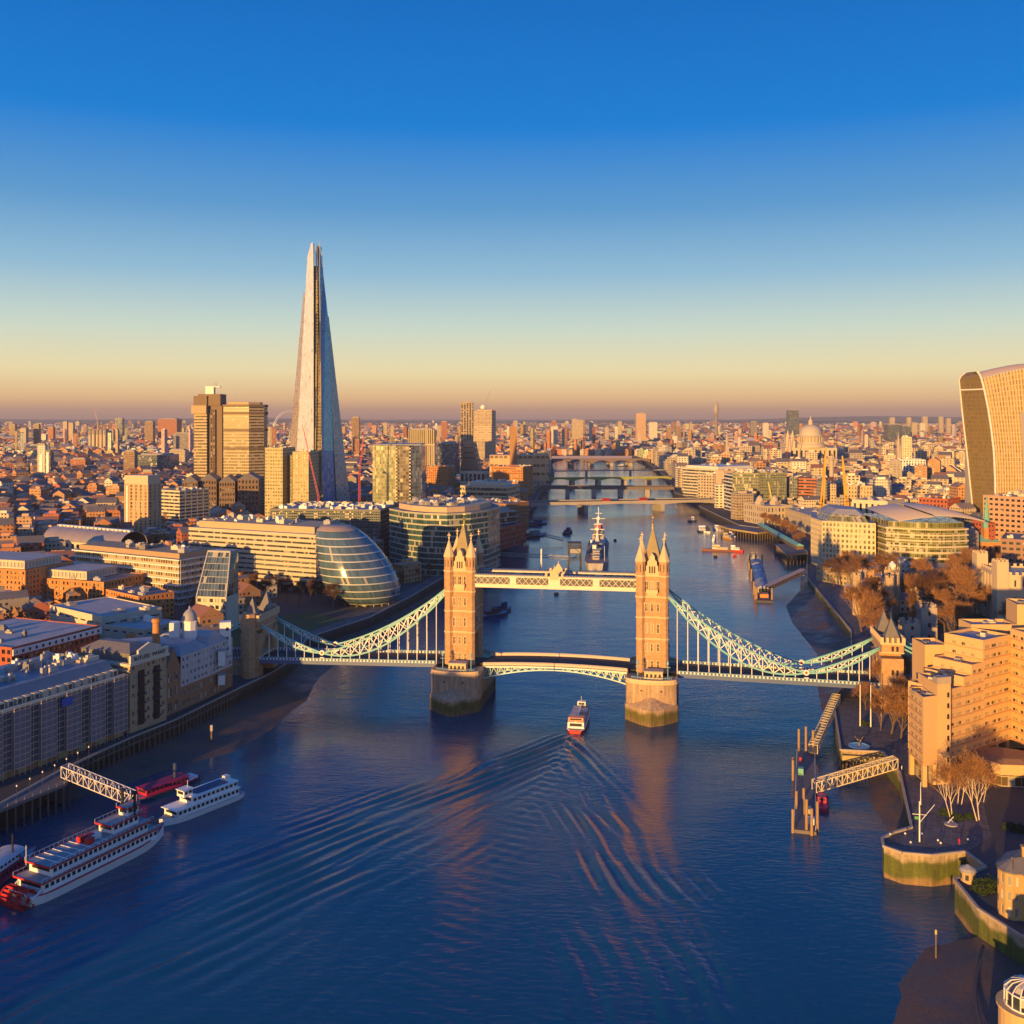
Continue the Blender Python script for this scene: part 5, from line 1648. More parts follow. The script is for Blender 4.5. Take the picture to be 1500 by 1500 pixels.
T1 = facade('tower cream', (.56, .46, .32), (.06, .05, .045), 3.2, 3.2, .6, .5)
T2 = facade('tower brown', (.34, .23, .15), (.05, .045, .04), 3.2, 3.2, .6, .5)
T3 = facade('tower grey', (.32, .30, .28), (.05, .05, .055), 3.2, 3.4, .7, .55)
T4 = facade('tower red', (.44, .17, .09), (.05, .04, .04), 3.0, 3.2, .5, .5)
T5 = facade('tower glass', (.20, .19, .19), (.05, .06, .07), 2.5, 3.6, .8, .7)
T6 = facade('tower white', (.72, .68, .58), (.07, .07, .06), 3.4, 3.2, .5, .5)
T7 = facade('ribbon pale', (.66, .58, .44), (.05, .05, .045), 40, 3.8, 1.0, .48)
T8 = facade('ribbon tan', (.52, .36, .22), (.05, .045, .04), 40, 3.6, 1.0, .42)
T9 = facade('brick office', (.50, .24, .10), (.05, .04, .035), 2.6, 3.3, .5, .45)

# left skyline
o = tower('pale_tower', 'white and glass stepped tower, brightest on the left skyline', 55, 66, 652, 1790, T6)
b = MB(); b.box(0, -.6, 0, 5, 1, 50); b.build('white_fin', WHITE, o); b = MB(); b.box(10, 8, 0, 11, 14, 58); b.build('side_wing', T5, o); b = MB(); b.box(11, 0, 0, 4.5, .8, 54); b.build('white_fin', WHITE, o); b = MB(); b.box(3, 6, 76, 8, 8, 10); b.build('crown', T6, o)
tower('ribbed_tower', 'ribbed cream tower with notched top on the left skyline', 130, 156, 631, 3250, facade('ribs', (.62, .52, .34), (.10, .08, .06), 9, 100, .35, 1), cat='tower')
ob = bpy.data.objects['ribbed_tower']
for k in range(5):
    b = MB(); b.tube((-24 + k * 12, -1, 0), (-24 + k * 12, -1, 76), 4.5, 4.5, 10); b.build('rib', T1, ob)
tower('brick_tower', 'pair-fronted orange brick tower in the left middle distance', 103, 125, 673, 2130, T4)
tower('skyline_tower', 'slim dark tower standing far left on the horizon, right of two pale stubs', 168, 179, 613, 5200, T5)
tower('skyline_tower', 'brown slab tower on the left horizon just left of the hospital tower', 212, 224, 618, 3900, T2)
tower('skyline_tower', 'tan far tower on the left edge of the skyline', 29, 38, 628, 3600, T1)
tower('skyline_tower', 'second tan far tower, right of its lower twin near the left edge', 49, 57, 622, 3650, T2)
tower('slab_block', 'dark slab tower with pale edge behind the slim brown tower', 181, 197, 662, 1880, T2)
tower('slab_block', 'long dark glass slab behind the slim brown tower, right of its pale-edged neighbour', 198, 249, 667, 1960, T5)
tower('slab_block', 'red brick slab half hidden behind the slim brown tower', 207, 223, 692, 1300, T4)
tower('drum_block', 'pale grey drum-like block left of the hospital tower', 254, 279, 635, 2900, T3)
tower('drum_block', 'wide reddish block with flat top on the horizon above the pale grey drum', 231, 259, 614, 4600, T4)
tower('drum_block', 'square cream block with red-roofed base left of the hospital tower', 248, 271, 660, 2250, T1)
hero('station_sheds', 'cream ribbon-windowed office in front of the brown hospital tower', 'office', rect(pt(225, 1060)[:2], pt(263, 1040)[:2], 40), GZ, 47, CREAM, FELT, 3.6, 8, .95, .5, G_DARK, bits=4, seed=3)
bpy.data.objects['station_sheds'].name = 'ribbon_office'
for i, (a, b_, py, Y) in enumerate(((266, 290, 706, 1150), (292, 318, 703, 1160), (320, 345, 706, 1165), (347, 380, 702, 1170))):
    o = thing('hospital_wing', ('first', 'second', 'third', 'fourth')[i] + ' dark pitched-roof wing from the left at the foot of the hospital tower', 'hospital wing', pt((a + b_) / 2, Y), R(8), 'hospital wings below the hospital tower')
    w_ = (b_ - a) / F * Y / 2 * .9; h = zt(py, Y) - GZ
    q = MB(); holes(q, (-w_, 0), (w_, 0), 0, h, 6, 7, .5, .55, .5); q.wallq((w_, 0), (w_, 40), 0, h); q.wallq((-w_, 40), (-w_, 0), 0, h); q.build('wall', mat('soot brick', (.20, .14, .11), .9, .2, .3), o)
    q = MB(); q.prism(inset([(-w_, 0), (w_, 0), (w_, 40), (-w_, 40)], .6), .1, h - .2); q.build('glazing', G_DARK, o)
    q = MB(); q.prism([(-w_ - .5, -.5), (w_ + .5, -.5), (w_ + .5, 40.5), (-w_ - .5, 40.5)], h, h + 7, poly2=[(-.3, 3), (.3, 3), (.3, 38), (-.3, 38)]); q.build('roof', SLATE, o)
    keep([pt(a, Y)[:2], pt(b_, Y)[:2], pt(b_, Y + 40)[:2], pt(a, Y + 40)[:2]])

# ferris wheel far behind
o = thing('ferris_wheel', 'huge pale ferris wheel standing far off behind the glass spire', 'ferris wheel', pt(425, 3500, GZ)); keep([pt(400, 3490)[:2], pt(445, 3490)[:2], pt(445, 3520)[:2], pt(400, 3520)[:2]])
hub = Vector((0, 0, 74))
b = MB()
for k in range(48):
    a0, a1 = 2 * pi * k / 48, 2 * pi * (k + 1) / 48
    for r, t in ((66, 1.9), (61, 1.2)):
        b.bar(hub + Vector((math.cos(a0) * r * .75, math.cos(a0) * r * .6, math.sin(a0) * r)), hub + Vector((math.cos(a1) * r * .75, math.cos(a1) * r * .6, math.sin(a1) * r)), t)
b.build('rim', WHITE, o)
for k in range(24):
    b = MB(); a0 = 2 * pi * k / 24; b.bar(hub, hub + Vector((math.cos(a0) * 61 * .75, math.cos(a0) * 61 * .6, math.sin(a0) * 61)), .35); b.build('spoke', STEEL, o)
for s in (-1, 1):
    b = MB(); b.bar((s * 14, 22, 0), hub, 2.2); b.build('leg', WHITE, o)

# towers up the river
tower('twin_tower', 'slim dark glass tower beside the wrapped tower, left of the river', 675, 693, 590, 2250, facade('dark strips', (.42, .33, .22), (.045, .045, .05), 6, 3.6, .62, .8), depth=26, cat='tower')
o = tower('wrapped_tower', 'bulging cream tower wrapped in sheeting with a crane on top', 694, 726, 602, 2400, T1, depth=40, cat='tower')
b = MB(); b.prism([(-27, -1), (27, -1), (27, 38), (-27, 38)], 62, 96, poly2=[(-25, -1), (25, -1), (25, 38), (-25, 38)]); b.prism([(-22, 0), (22, 0), (22, 36), (-22, 36)], 96, 134, poly2=[(-17, 2), (17, 2), (17, 34), (-17, 34)]); b.build('sheeting', facade('pale sheeting', (.60, .48, .34), (.34, .26, .18), 9, 4, .9, .3), o)
b = MB(); b.sm = True; b.lathe(-4, 16, [(2, 134), (6, 136), (7, 140), (5, 145), (.1, 147)], 12); b.build('white_cap', WHITE, o)
crane(709, 601, 719, 570, 2405, STEEL, 130, 'small luffing crane on top of the wrapped tower')
o = thing('chimney_museum', 'former power station with one square brown chimney left of the river', 'museum', pt(757, 1690)); keep([pt(714, 1690)[:2], pt(808, 1690)[:2], pt(808, 1760)[:2], pt(714, 1760)[:2]])
mx = lambda px: (px - 757) / F * 1690
b = MB(); b.prism([(mx(717), 10), (mx(748), 0), (mx(748), 50), (mx(717), 60)], 0, zt(667, 1690) - GZ); b.prism([(mx(752), 0), (mx(785), 0), (mx(785), 50), (mx(752), 50)], 0, zt(667, 1690) - GZ); b.prism([(mx(785), 2), (mx(804), 2), (mx(804), 50), (mx(785), 50)], 0, zt(665, 1690) - GZ)
b.prism([(mx(717), 14), (mx(804), 14), (mx(804), 60), (mx(717), 60)], 0, 36); b.build('wall', facade('museum brick', (.58, .38, .22), (.10, .06, .04), 8, 14, .75, .3), o)
b = MB(); b.prism([(mx(746.5), -2), (mx(757.5), -2), (mx(757.5), 10), (mx(746.5), 10)], 0, zt(625, 1690) - GZ, poly2=[(mx(747.2), -1), (mx(756.8), -1), (mx(756.8), 9), (mx(747.2), 9)]); b.build('chimney', mat('chimney brick', (.40, .22, .10), .9, .15, .05), o)
hero('brick_office', 'orange brick office block with long window rows in front of the chimney building', 'office', rect(pt(720, 1480)[:2], pt(766, 1465)[:2], 50), GZ, 51, OBRICK, FELT, 3.6, 3.4, .55, .42, G_DARK, bits=5, seed=2)
hero('brick_office', 'lower orange brick office below the long-windowed one, nearer the river', 'office', rect(pt(727, 1400)[:2], pt(759, 1390)[:2], 30), GZ, 34, OBRICK, FELT, 3.6, 3.4, .5, .4, G_DARK, bits=4, seed=5)
ribbon('layered_office', 'sunlit cream layered office with stepped top, left of the river above the green office', 'office', rect(pt(674, 1265)[:2], pt(743, 1245)[:2], 50), GZ, 37, 5, mat('layer cream', (.66, .50, .28), .7, .08), G_OFF, PALEROOF, .6, 2.3, 0, 0, (8, 4.5, CREAM), 6, 3)
o = thing('brick_pyramid', 'folded brick pyramid building below the slim dark tower', 'museum', pt(687, 1800)); keep([pt(670, 1800)[:2], pt(704, 1800)[:2], pt(704, 1850)[:2], pt(670, 1850)[:2]])
b = MB(); b.prism([(-18, 0), (20, -4), (24, 40), (-16, 44)], 0, 30, poly2=[(-15, 6), (16, 0), (20, 36), (-13, 40)]); b.prism([(-15, 6), (16, 0), (20, 36), (-13, 40)], 30, 72, poly2=[(-10, 10), (9, 8), (12, 28), (-8, 30)]); b.build('wall', facade('folded brick', (.45, .25, .14), (.08, .06, .05), 30, 9, .8, .15), o)
tower('ribbed_office', 'pale vertically ribbed office slab behind the glass block', 598, 637, 630, 2080, facade('vertical ribs', (.52, .42, .24), (.09, .09, .07), 4, 60, .5, .95), depth=40, cat='office')
tower('dark_office', 'dark blue office slab in shade right of the ribbed office', 640, 672, 650, 1750, T5, depth=40, cat='office')
hero('orange_block', 'small bright orange brick block behind the curved green office', 'building', rect(pt(625, 1500)[:2], pt(656, 1490)[:2], 30), GZ, 50, OBRICK, FELT, 3.4, 3, .5, .4, G_DARK, bits=3, seed=2)
hero('market_hall', 'low cream hall with a row of tall arched windows between brick blocks', 'market hall', rect(pt(674, 1540)[:2], pt(711, 1530)[:2], 24), GZ, 40, CREAM, SLATE, 32, 6.5, .62, .35, G_DARK, bits=0, vs=.9)
tower('screen_tower', 'thin brown glass slab left of the ferris wheel side of the spire', 515, 526, 612, 3000, T2, cat='tower')
bpy.data.objects['screen_tower']['label'] = 'thin tan tower right of the glass spire on the far skyline'

# central and right skyline
tower('slab_tower', 'tan office slab tower in the middle of the horizon, upright and sharp-edged', 932, 946, 606, 3900, facade('honey grid', (.58, .40, .26), (.16, .10, .08), 4, 4, .5, .5), cat='tower')
o = thing('needle_tower', 'thin communications tower with stacked drums on the horizon', 'tower', pt(1049, 5100)); z_ = lambda py: zt(py, 5100) - GZ
b = MB(); b.lathe(0, 0, [(9, 0), (8, z_(612)), (8, z_(606))], 12); b.build('shaft', T3, o)
b = MB(); b.lathe(0, 0, [(8, z_(606)), (13, z_(603)), (13, z_(598)), (11, z_(597)), (11, z_(592)), (6, z_(590)), (3, z_(588))], 14); b.build('drum', CONC, o)
b = MB(); b.tube((0, 0, z_(588)), (0, 0, z_(582)), 1.4, .6); b.build('aerial', STEEL, o)
tower('horizon_tower', 'dark square tower alone on the right horizon', 1155, 1170, 601, 5200, T5, cat='tower')
for i, (a, b_, py, Y, m) in enumerate(((752, 758, 617, 4800, T1), (808, 815, 617, 5200, T4), (838, 846, 614, 5300, T1), (850, 857, 616, 5200, T2), (807, 817, 625, 3600, T6), (863, 869, 618, 4300, T6), (905, 911, 618, 4800, T1), (951, 963, 619, 4500, T6),
                                       (1304, 1311, 612, 6000, T1), (1329, 1335, 612, 6000, T1), (1352, 1359, 611, 6000, T1), (1376, 1382, 611, 6000, T1), (1387, 1393, 613, 5900, T1), (1336, 1344, 620, 5200, T1), (1348, 1355, 620, 5200, T6), (1361, 1366, 623, 5000, T1),
                                       (1300, 1320, 622, 4200, T5), (1321, 1334, 624, 4000, T5), (1010, 1016, 622, 4600, T1), (1100, 1109, 618, 5000, T3), (1118, 1126, 620, 4600, T6), (990, 998, 624, 4200, T2), (646, 655, 618, 4500, T4), (560, 567, 620, 5000, T1), (572, 577, 624, 4700, T1),
                                       (92, 98, 618, 4200, T1), (101, 107, 620, 4300, T1), (14, 22, 622, 4800, T2), (70, 78, 626, 4000, T4), (158, 166, 630, 3900, T1), (392, 402, 628, 4000, T2), (838, 854, 616, 4200, T1), (823, 833, 630, 3700, T1))):
    adj = ['tan', 'rust', 'cream', 'brown', 'white', 'bright white', 'beige', 'square white'][i % 8]
    where = ('above the river bend' if 740 < a < 930 else 'left of the bulging skyscraper' if a > 1290 else 'on the horizon near the needle tower' if a > 980 else 'on the horizon by the glass spire' if a > 380 else 'on the far left skyline')
    kind = {T1: 'cream', T2: 'brown', T3: 'grey', T4: 'rust red', T5: 'dark glass', T6: 'white'}[m]
    tower('far_block', f'{"taller" if py < 617 else "lower"} {"broad" if b_ - a > 9 else "slim"} {kind} tower {where}', a, b_, py, Y, m, group='tower blocks along the horizon')

# cathedral
Yc = 2050; o = thing('cathedral', 'stone cathedral with a great ribbed dome and lantern on the right skyline', 'cathedral', pt(1192, Yc)); cx_ = lambda px: (px - 1192) / F * Yc; cz = lambda py: zt(py, Yc) - GZ
keep([pt(1145, Yc)[:2], pt(1230, Yc)[:2], pt(1230, Yc + 60)[:2], pt(1145, Yc + 60)[:2]])
PS = mat('cathedral stone', (.56, .47, .34), .8, .12, .06)
b = MB(); holes(b, (cx_(1150), 0), (cx_(1226), 0), 0, cz(656), 11, 2, .45, .6, 1.2); b.wallq((cx_(1226), 0), (cx_(1226), 50), 0, cz(656)); b.wallq((cx_(1150), 50), (cx_(1150), 0), 0, cz(656)); b.face([(cx_(1150), 0, cz(656)), (cx_(1226), 0, cz(656)), (cx_(1226), 50, cz(656)), (cx_(1150), 50, cz(656))]); b.build('nave', PS, o)
b = MB(); b.box(cx_(1188), 25, 0, 90, 46, cz(657)); b.build('interior', BLACK, o)
b = MB(); b.lathe(0, 22, [(30, cz(656)), (30, cz(651)), (26, cz(650)), (25.5, cz(648))], 32)
b.lathe(0, 22, [(22, cz(648)), (22, cz(640))], 32); b.lathe(0, 22, [(26.5, cz(640)), (27, cz(639)), (24, cz(638)), (23, cz(636))], 32)
for k in range(24):
    a = 2 * pi * k / 24; b.tube((25 * math.cos(a), 22 + 25 * math.sin(a), cz(648)), (25 * math.cos(a), 22 + 25 * math.sin(a), cz(640)), 1.1, n=6)
b.build('drum', PS, o)
b = MB(); b.sm = True; b.lathe(0, 22, [(22.5, cz(636)), (22, cz(632)), (19.5, cz(628)), (15, cz(624.6)), (9, cz(622.6)), (4, cz(622))], 32); b.build('dome', mat('dome lead', (.48, .42, .33), .6, .12, .08), o)
b = MB(); b.lathe(0, 22, [(4.5, cz(622.5)), (4.2, cz(617)), (5, cz(616.8)), (3, cz(615)), (1.2, cz(613.6)), (1.2, cz(612)), (.2, cz(609))], 12); b.build('lantern', PS, o)
for px in (1156, 1163):
    b = MB(); b.box(cx_(px), 10, 0, 8.5, 8.5, cz(646)); b.lathe(cx_(px), 10, [(4, cz(646)), (3.6, cz(639)), (2, cz(635)), (.3, cz(630))], 10); b.build('west_tower', PS, o)

# the bulging skyscraper at the right edge
Yw = 940; o = thing('bulging_skyscraper', 'top-heavy concave glass skyscraper with white edges and vertical fins, right edge', 'skyscraper', pt(1457, Yw)); keep([pt(1400, Yw)[:2], pt(1640, Yw)[:2], pt(1640, Yw + 90)[:2], pt(1400, Yw + 90)[:2]])
wx = lambda px: (px - 1457) / F * Yw
wk_ = lambda px: (px - 750) / F * (Yw + 30) - (1457 - 750) / F * Yw
PR = [(795, 1429, 1459), (740, 1424, 1458), (700, 1420, 1457.5), (660, 1416, 1455.5), (630, 1412.5, 1452), (600, 1409.3, 1447.5), (575, 1407, 1442.5), (555, 1405, 1437.5), (549, 1408, 1435), (544, 1414, 1431)]
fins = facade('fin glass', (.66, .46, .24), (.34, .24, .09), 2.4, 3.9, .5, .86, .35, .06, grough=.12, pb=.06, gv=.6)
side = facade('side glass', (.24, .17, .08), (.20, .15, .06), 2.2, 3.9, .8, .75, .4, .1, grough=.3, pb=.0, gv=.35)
mb = MB(); ms = MB()
ed = [[], []]
for (a, b_) in zip(PR, PR[1:]):
    za, zb_ = zt(a[0], Yw) - GZ, zt(b_[0], Yw) - GZ
    fl0, fl1 = (wx(a[2]), 0), (wx(b_[2]), 0)
    k0, k1 = (wk_(a[1]), 30), (wk_(b_[1]), 30)
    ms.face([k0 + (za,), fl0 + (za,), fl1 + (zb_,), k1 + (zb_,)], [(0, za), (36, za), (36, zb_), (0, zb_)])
    ed[0].append((k0 + (za,), k1 + (zb_,))); ed[1].append((fl0 + (za,), fl1 + (zb_,)))
for (a, b_) in zip(PR[:-2], PR[1:-2]):
    za, zb_ = zt(a[0], Yw) - GZ, zt(b_[0], Yw) - GZ
    n = 12
    for i in range(n):
        t0, t1_ = i / n, (i + 1) / n
        def P(r, t, z):
            x0 = wx(r[2]); x1 = wx(1640) + (1459 - r[2]) * .6
            rise = 16 * math.sin(pi * min(t * 1.15, 1)) * max(0, (z - 120) / 45) if z > 120 else 0
            return (x0 + (x1 - x0) * t, 3 * math.sin(pi * t), z + rise)
        mb.face([P(a, t0, za), P(a, t1_, za), P(b_, t1_, zb_), P(b_, t0, zb_)], [(t0 * 110, za), (t1_ * 110, za), (t1_ * 110, zb_), (t0 * 110, zb_)])
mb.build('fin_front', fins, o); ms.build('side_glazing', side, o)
b = MB(); b.prism([(wx(1459) + 1, 2), (wx(1640), 2), (wx(1640), 60), (wx(1459) - 2, 60)], 0, 120); b.build('core', CONC, o)
for e in ed:
    q = MB()
    for a, b_ in e: q.bar(a, b_, 1.3)
    q.build('white_edge', WHITE, o)
cp_ = MB(); cp_.sm = True; n = 12
for i in range(n):
    t0, t1_ = i / n, (i + 1) / n
    za = zt(555, Yw) - GZ
    def P2(t, s):
        x0 = wx(1437.5); x1 = wx(1640) + 12
        rise = 16 * math.sin(pi * min(t * 1.15, 1)) * max(0, (za - 120) / 45)
        return (x0 + (x1 - x0) * t - s * 7.3 * (1 - t), 3 * math.sin(pi * t) + s * 30, za + rise + 7.5 * math.sin(pi * (.15 + s * .7)) - 3)
    for j in range(6):
        s0, s1 = j / 6, (j + 1) / 6
        cp_.face([P2(t0, s0), P2(t1_, s0), P2(t1_, s1), P2(t0, s1)])
cp_.build('roof', mat('roof louvres', (.62, .46, .32), .6, .12, .15), o)
q = MB(); q.bar((wk_(1405.5), 29.7, zt(570, Yw) - GZ), (wx(1441), -.2, zt(570, Yw) - GZ), 1.2); q.build('gallery_floor', WHITE, o)

# offices on the north bank
T_G = glass_mat('lime office glass', (.14, .15, .05), 1.5, 3.8, frame=(.4, .36, .22), pb=.25, rough=.15)
ribbon('river_office', 'long white layered office with pale roof on the north bank by the far bridge', 'office', rect(pt(1000, 1500)[:2], pt(1052, 1440)[:2], 80), GZ, 48, 9, mat('office white', (.66, .58, .44), .6, .06), G_OFF, PALEROOF, .7, 1.9, 0, 0, (4, 4, mat('pale plant screen', (.70, .66, .54), .6, .05)), 4, 4)
hero('stone_office', 'cream stone-fronted office with square windows just right of the long white office', 'office', rect(pt(1022, 1400)[:2], pt(1047, 1385)[:2], 40), GZ, 44, STONE, FELT, 3.8, 4, .5, .5, G_DARK, bits=4, seed=4)
hero('blank_office', 'plain pale-sided office block above the north end of the river bridge', 'office', rect(pt(1048, 1350)[:2], pt(1060, 1335)[:2], 40), GZ, 52, mat('pale flank', (.60, .44, .30), .8, .08), FELT, 40, 40, .1, .1, None, bits=3, seed=4)
ribbon('white_banded_office', 'narrow white-banded office next to the dark green glass blocks on the quay', 'office', rect(pt(1060, 1275)[:2], pt(1073, 1240)[:2], 40), GZ, 52, 10, WHITE, G_DARK, FELT, .6, 1.6, 0, 0, None, 3, 4)
hero('glass_quay_office', 'dark green-brown glass office on the north quay, left of its twin', 'office', rect(pt(1073, 1200)[:2], pt(1112, 1190)[:2], 60), GZ, 57, mat('olive mullion', (.20, .18, .10), .5, .1), FELT, 3.8, 2, .82, .75, G_GREEN, bits=9, seed=4)
hero('glass_quay_office', 'dark glass office with a bright slanted atrium edge, right of its twin', 'office', rect(pt(1113, 1185)[:2], pt(1152, 1180)[:2], 60), GZ, 58, mat('olive mullion', (.2, .18, .1)), FELT, 3.8, 2, .82, .75, G_GREEN, bits=9, seed=6)
ob = bpy.data.objects['glass_quay_office.001']; b = MB(); b.bar((-11, -31, 40), (-4, -32, 2), 1.6); b.build('atrium_edge', mat('lime trim', (.55, .50, .15), .5, .1), ob)
hero('blue_glass_office', 'small slate-blue glass office between the dark glass twin and the red-brown block', 'office', rect(pt(1153, 1195)[:2], pt(1168, 1190)[:2], 40), GZ, 52, mat('slate mullion', (.12, .14, .18), .5, .1), FELT, 3.6, 3, .7, .6, G_OFF, bits=3, seed=2)
hero('red_office', 'red-brown office with ribbon windows left of the two yellow cranes', 'office', rect(pt(1169, 1195)[:2], pt(1198, 1180)[:2], 50), GZ, 51, mat('russet cladding', (.40, .15, .09), .8, .1), FELT, 3.6, 8, .96, .42, G_DARK, bits=5, seed=3)
hero('customs_house', 'long low honey-stone customs building behind the quay trees, left end', 'public building', rect(pt(1090, 1120)[:2], pt(1124, 1075)[:2], 30), GZ, 28, STONE, SLATE, 6, 4.4, .4, .6, G_DARK, bits=0, seed=3, cornice=.5)
hero('customs_house', 'long low honey-stone customs building with flat parapet behind the green quay shed', 'public building', rect(pt(1146, 1090)[:2], pt(1208, 950)[:2], 32), GZ, 26, STONE, SLATE, 6, 4.4, .4, .6, G_DARK, bits=5, seed=5, cornice=.5)
ob = bpy.data.objects['customs_house']
for dx in (-8, 8):
    b = MB(); b.box(dx, 2, 19, 7, 7, 5, -.9); b.sm = True; b.lathe(dx, 2, [(4.4, 24), (3.9, 26.5), (2.4, 29), (.2, 30.5)], 12); b.build('pavilion_roof', STONE, ob)
# the two big offices by the castle
ar = [pt(1188, 800)[:2], pt(1204, 772)[:2], pt(1225, 765)[:2], pt(1283, 752)[:2]]
q = ar + [(ar[-1][0] + 14, ar[-1][1] + 45), (ar[0][0] + 16, ar[0][1] + 55)]
hero('cornered_office', 'pale office with square window grid and rounded glass corner by the castle', 'office', q, GZ, 44, mat('office portland', (.62, .52, .34), .75, .1), LEAD, 4.2, 3.1, .52, .60, T_G, bits=7, par=.4, seed=6)
ob = bpy.data.objects['cornered_office']; cq = centre(q)
b = MB(); qq = inset([(p[0] - cq[0], p[1] - cq[1]) for p in q], 5); b.prism(qq, 36, 41, poly2=inset(qq, 3)); b.build('glass_attic', T_G, ob); b = MB(); b.prism(inset(qq, 3), 41, 45, poly2=inset(qq, 9)); b.build('attic_roof', LEAD, ob)
P0, P1 = pt(1297, 745)[:2], pt(1419, 735)[:2]
arc2 = []
for t in np.linspace(0, 1, 9):
    arc2.append((P0[0] * (1 - t) + P1[0] * t, P0[1] * (1 - t) + P1[1] * t - 9 * math.sin(pi * t)))
poly = arc2 + [(P1[0] + 8, P1[1] + 60), (P0[0] - 2, P0[1] + 70)]
ob = ribbon('curved_roof_office', 'bowed office with cream floor bands under a curved pale roof, above the castle', 'office', poly, GZ, 42, 7, mat('bow band', (.58, .50, .38), .6, .08), T_G, LEAD, .8, 1.1, 4.5, 0, None, 0, 4)
cq = centre(poly); lp = [(p[0] - cq[0], p[1] - cq[1]) for p in poly]
b = MB(); b.prism(inset(lp, 3), 34.6, 38.6); b.build('glass_attic', T_G, ob)
rfm = mat('curved roof metal', (.46, .38, .32), .4, .1, .06)
for (s0, s1, y0, y1, zz) in ((0, .42, -30, 38, 0), (.40, 1.0, -34, 32, 1.2)):
    b = MB(); b.sm = True; n = 10
    xa, xb = lp[0][0] - 1, lp[8][0] + 2
    for i in range(n):
        a, c_ = s0 + (s1 - s0) * i / n, s0 + (s1 - s0) * (i + 1) / n
        zf = lambda s: 39.2 + zz + 6.0 * math.sin(pi * (.15 + .75 * s))
        b.face([(xa + (xb - xa) * a, y0, zf(a)), (xa + (xb - xa) * c_, y0, zf(c_)), (xa + (xb - xa) * c_, y1, zf(c_) + 3), (xa + (xb - xa) * a, y1, zf(a) + 3)])
        b.face([(xa + (xb - xa) * a, y0, zf(a) - .9), (xa + (xb - xa) * c_, y0, zf(c_) - .9), (xa + (xb - xa) * c_, y0, zf(c_)), (xa + (xb - xa) * a, y0, zf(a))])
    b.build('curved_roof', rfm, ob)
ob = hero('rear_office', 'tall pale ribbed office just behind the curved-roof office, left side', 'office', rect(pt(1248, 880)[:2], pt(1300, 860)[:2], 40), GZ, 51, CREAM, LEAD, 40, 5, .4, .9, G_DARK, bits=5, seed=6)
hero('hatched_office', 'tan office with diamond-patterned windows behind the yellow cranes', 'office', rect(pt(1238, 1080)[:2], pt(1278, 1070)[:2], 40), GZ, 50, mat('tan stone', (.56, .40, .24), .8, .1), FELT, 4, 3.2, .4, .55, G_DARK, bits=5, seed=4)
hero('grid_office', 'small white grid-fronted office on the right, above the curved-roof office', 'office', rect(pt(1310, 1600)[:2], pt(1356, 1590)[:2], 40), GZ, 56, WHITE, FELT, 4, 4.2, .5, .7, G_DARK, bits=4, seed=4)
hero('step_office', 'tall cream block with stepped shoulders on the right, behind the white grid office', 'office', rect(pt(1321, 1680)[:2], pt(1336, 1675)[:2], 30), GZ, 90, mat('stepped cream', (.62, .54, .36), .8, .1), FELT, 4, 4.2, .4, .5, T_G, bits=2, seed=4)
hero('pink_offices', 'pinkish stone office with gabled bays at the foot of the bulging skyscraper', 'office', rect(pt(1440, 840)[:2], pt(1530, 800)[:2], 60), GZ, 58, mat('pink granite', (.50, .30, .20), .8, .1), SLATE, 4, 4.6, .6, .45, G_DARK, bits=9, seed=4)
bpy.data.objects['pink_offices'].name = 'pink_office'
hero('pink_office', 'darker pink-brown office block right of the green church spire', 'office', rect(pt(1466, 720)[:2], pt(1560, 700)[:2], 50), GZ, 36, mat('brown granite', (.30, .18, .13), .8, .1), FELT, 4, 4.6, .6, .45, G_DARK, bits=7, seed=7)
hero('corner_block', 'russet shop-and-office block on the street corner left of the green church spire', 'building', rect(pt(1424, 850)[:2], pt(1452, 830)[:2], 60), GZ, 36, RBRICK, SLATE, 4, 3.6, .5, .5, G_DARK, bits=4, seed=4)
hero('red_gable_block', 'red-roofed brick block behind the curved-roof office', 'building', rect(pt(1346, 980)[:2], pt(1388, 960)[:2], 30), GZ, 45, RBRICK, mat('red tile', (.38, .12, .06), .9, .2, .3), 4, 3.6, .5, .5, G_DARK, bits=4, seed=5)
crane(1204, 740, 1213, 655, 905, YELLOW, 24, 'yellow luffing crane with upright jib near the customs building, left one', 1.7)
crane(1240, 735, 1237, 668, 900, YELLOW, 30, 'yellow crane with steep jib right of the other yellow crane', 1.7)
crane(1128, 668, 1133, 628, 1900, RED, GZ, 'thin red crane left of the cathedral')
crane(1153, 672, 1158, 634, 1950, RED, GZ, 'red crane in front of the cathedral west end')
crane(1222, 655, 1224, 610, 2300, NAVY, GZ, 'thin dark crane right of the cathedral dome')
crane(1226, 650, 1231, 620, 2400, PINKRED, GZ, 'raspberry red crane right of the dark crane beside the cathedral')
crane(1008, 640, 1003, 605, 3700, STEEL, GZ, 'pale crane left of the needle tower')
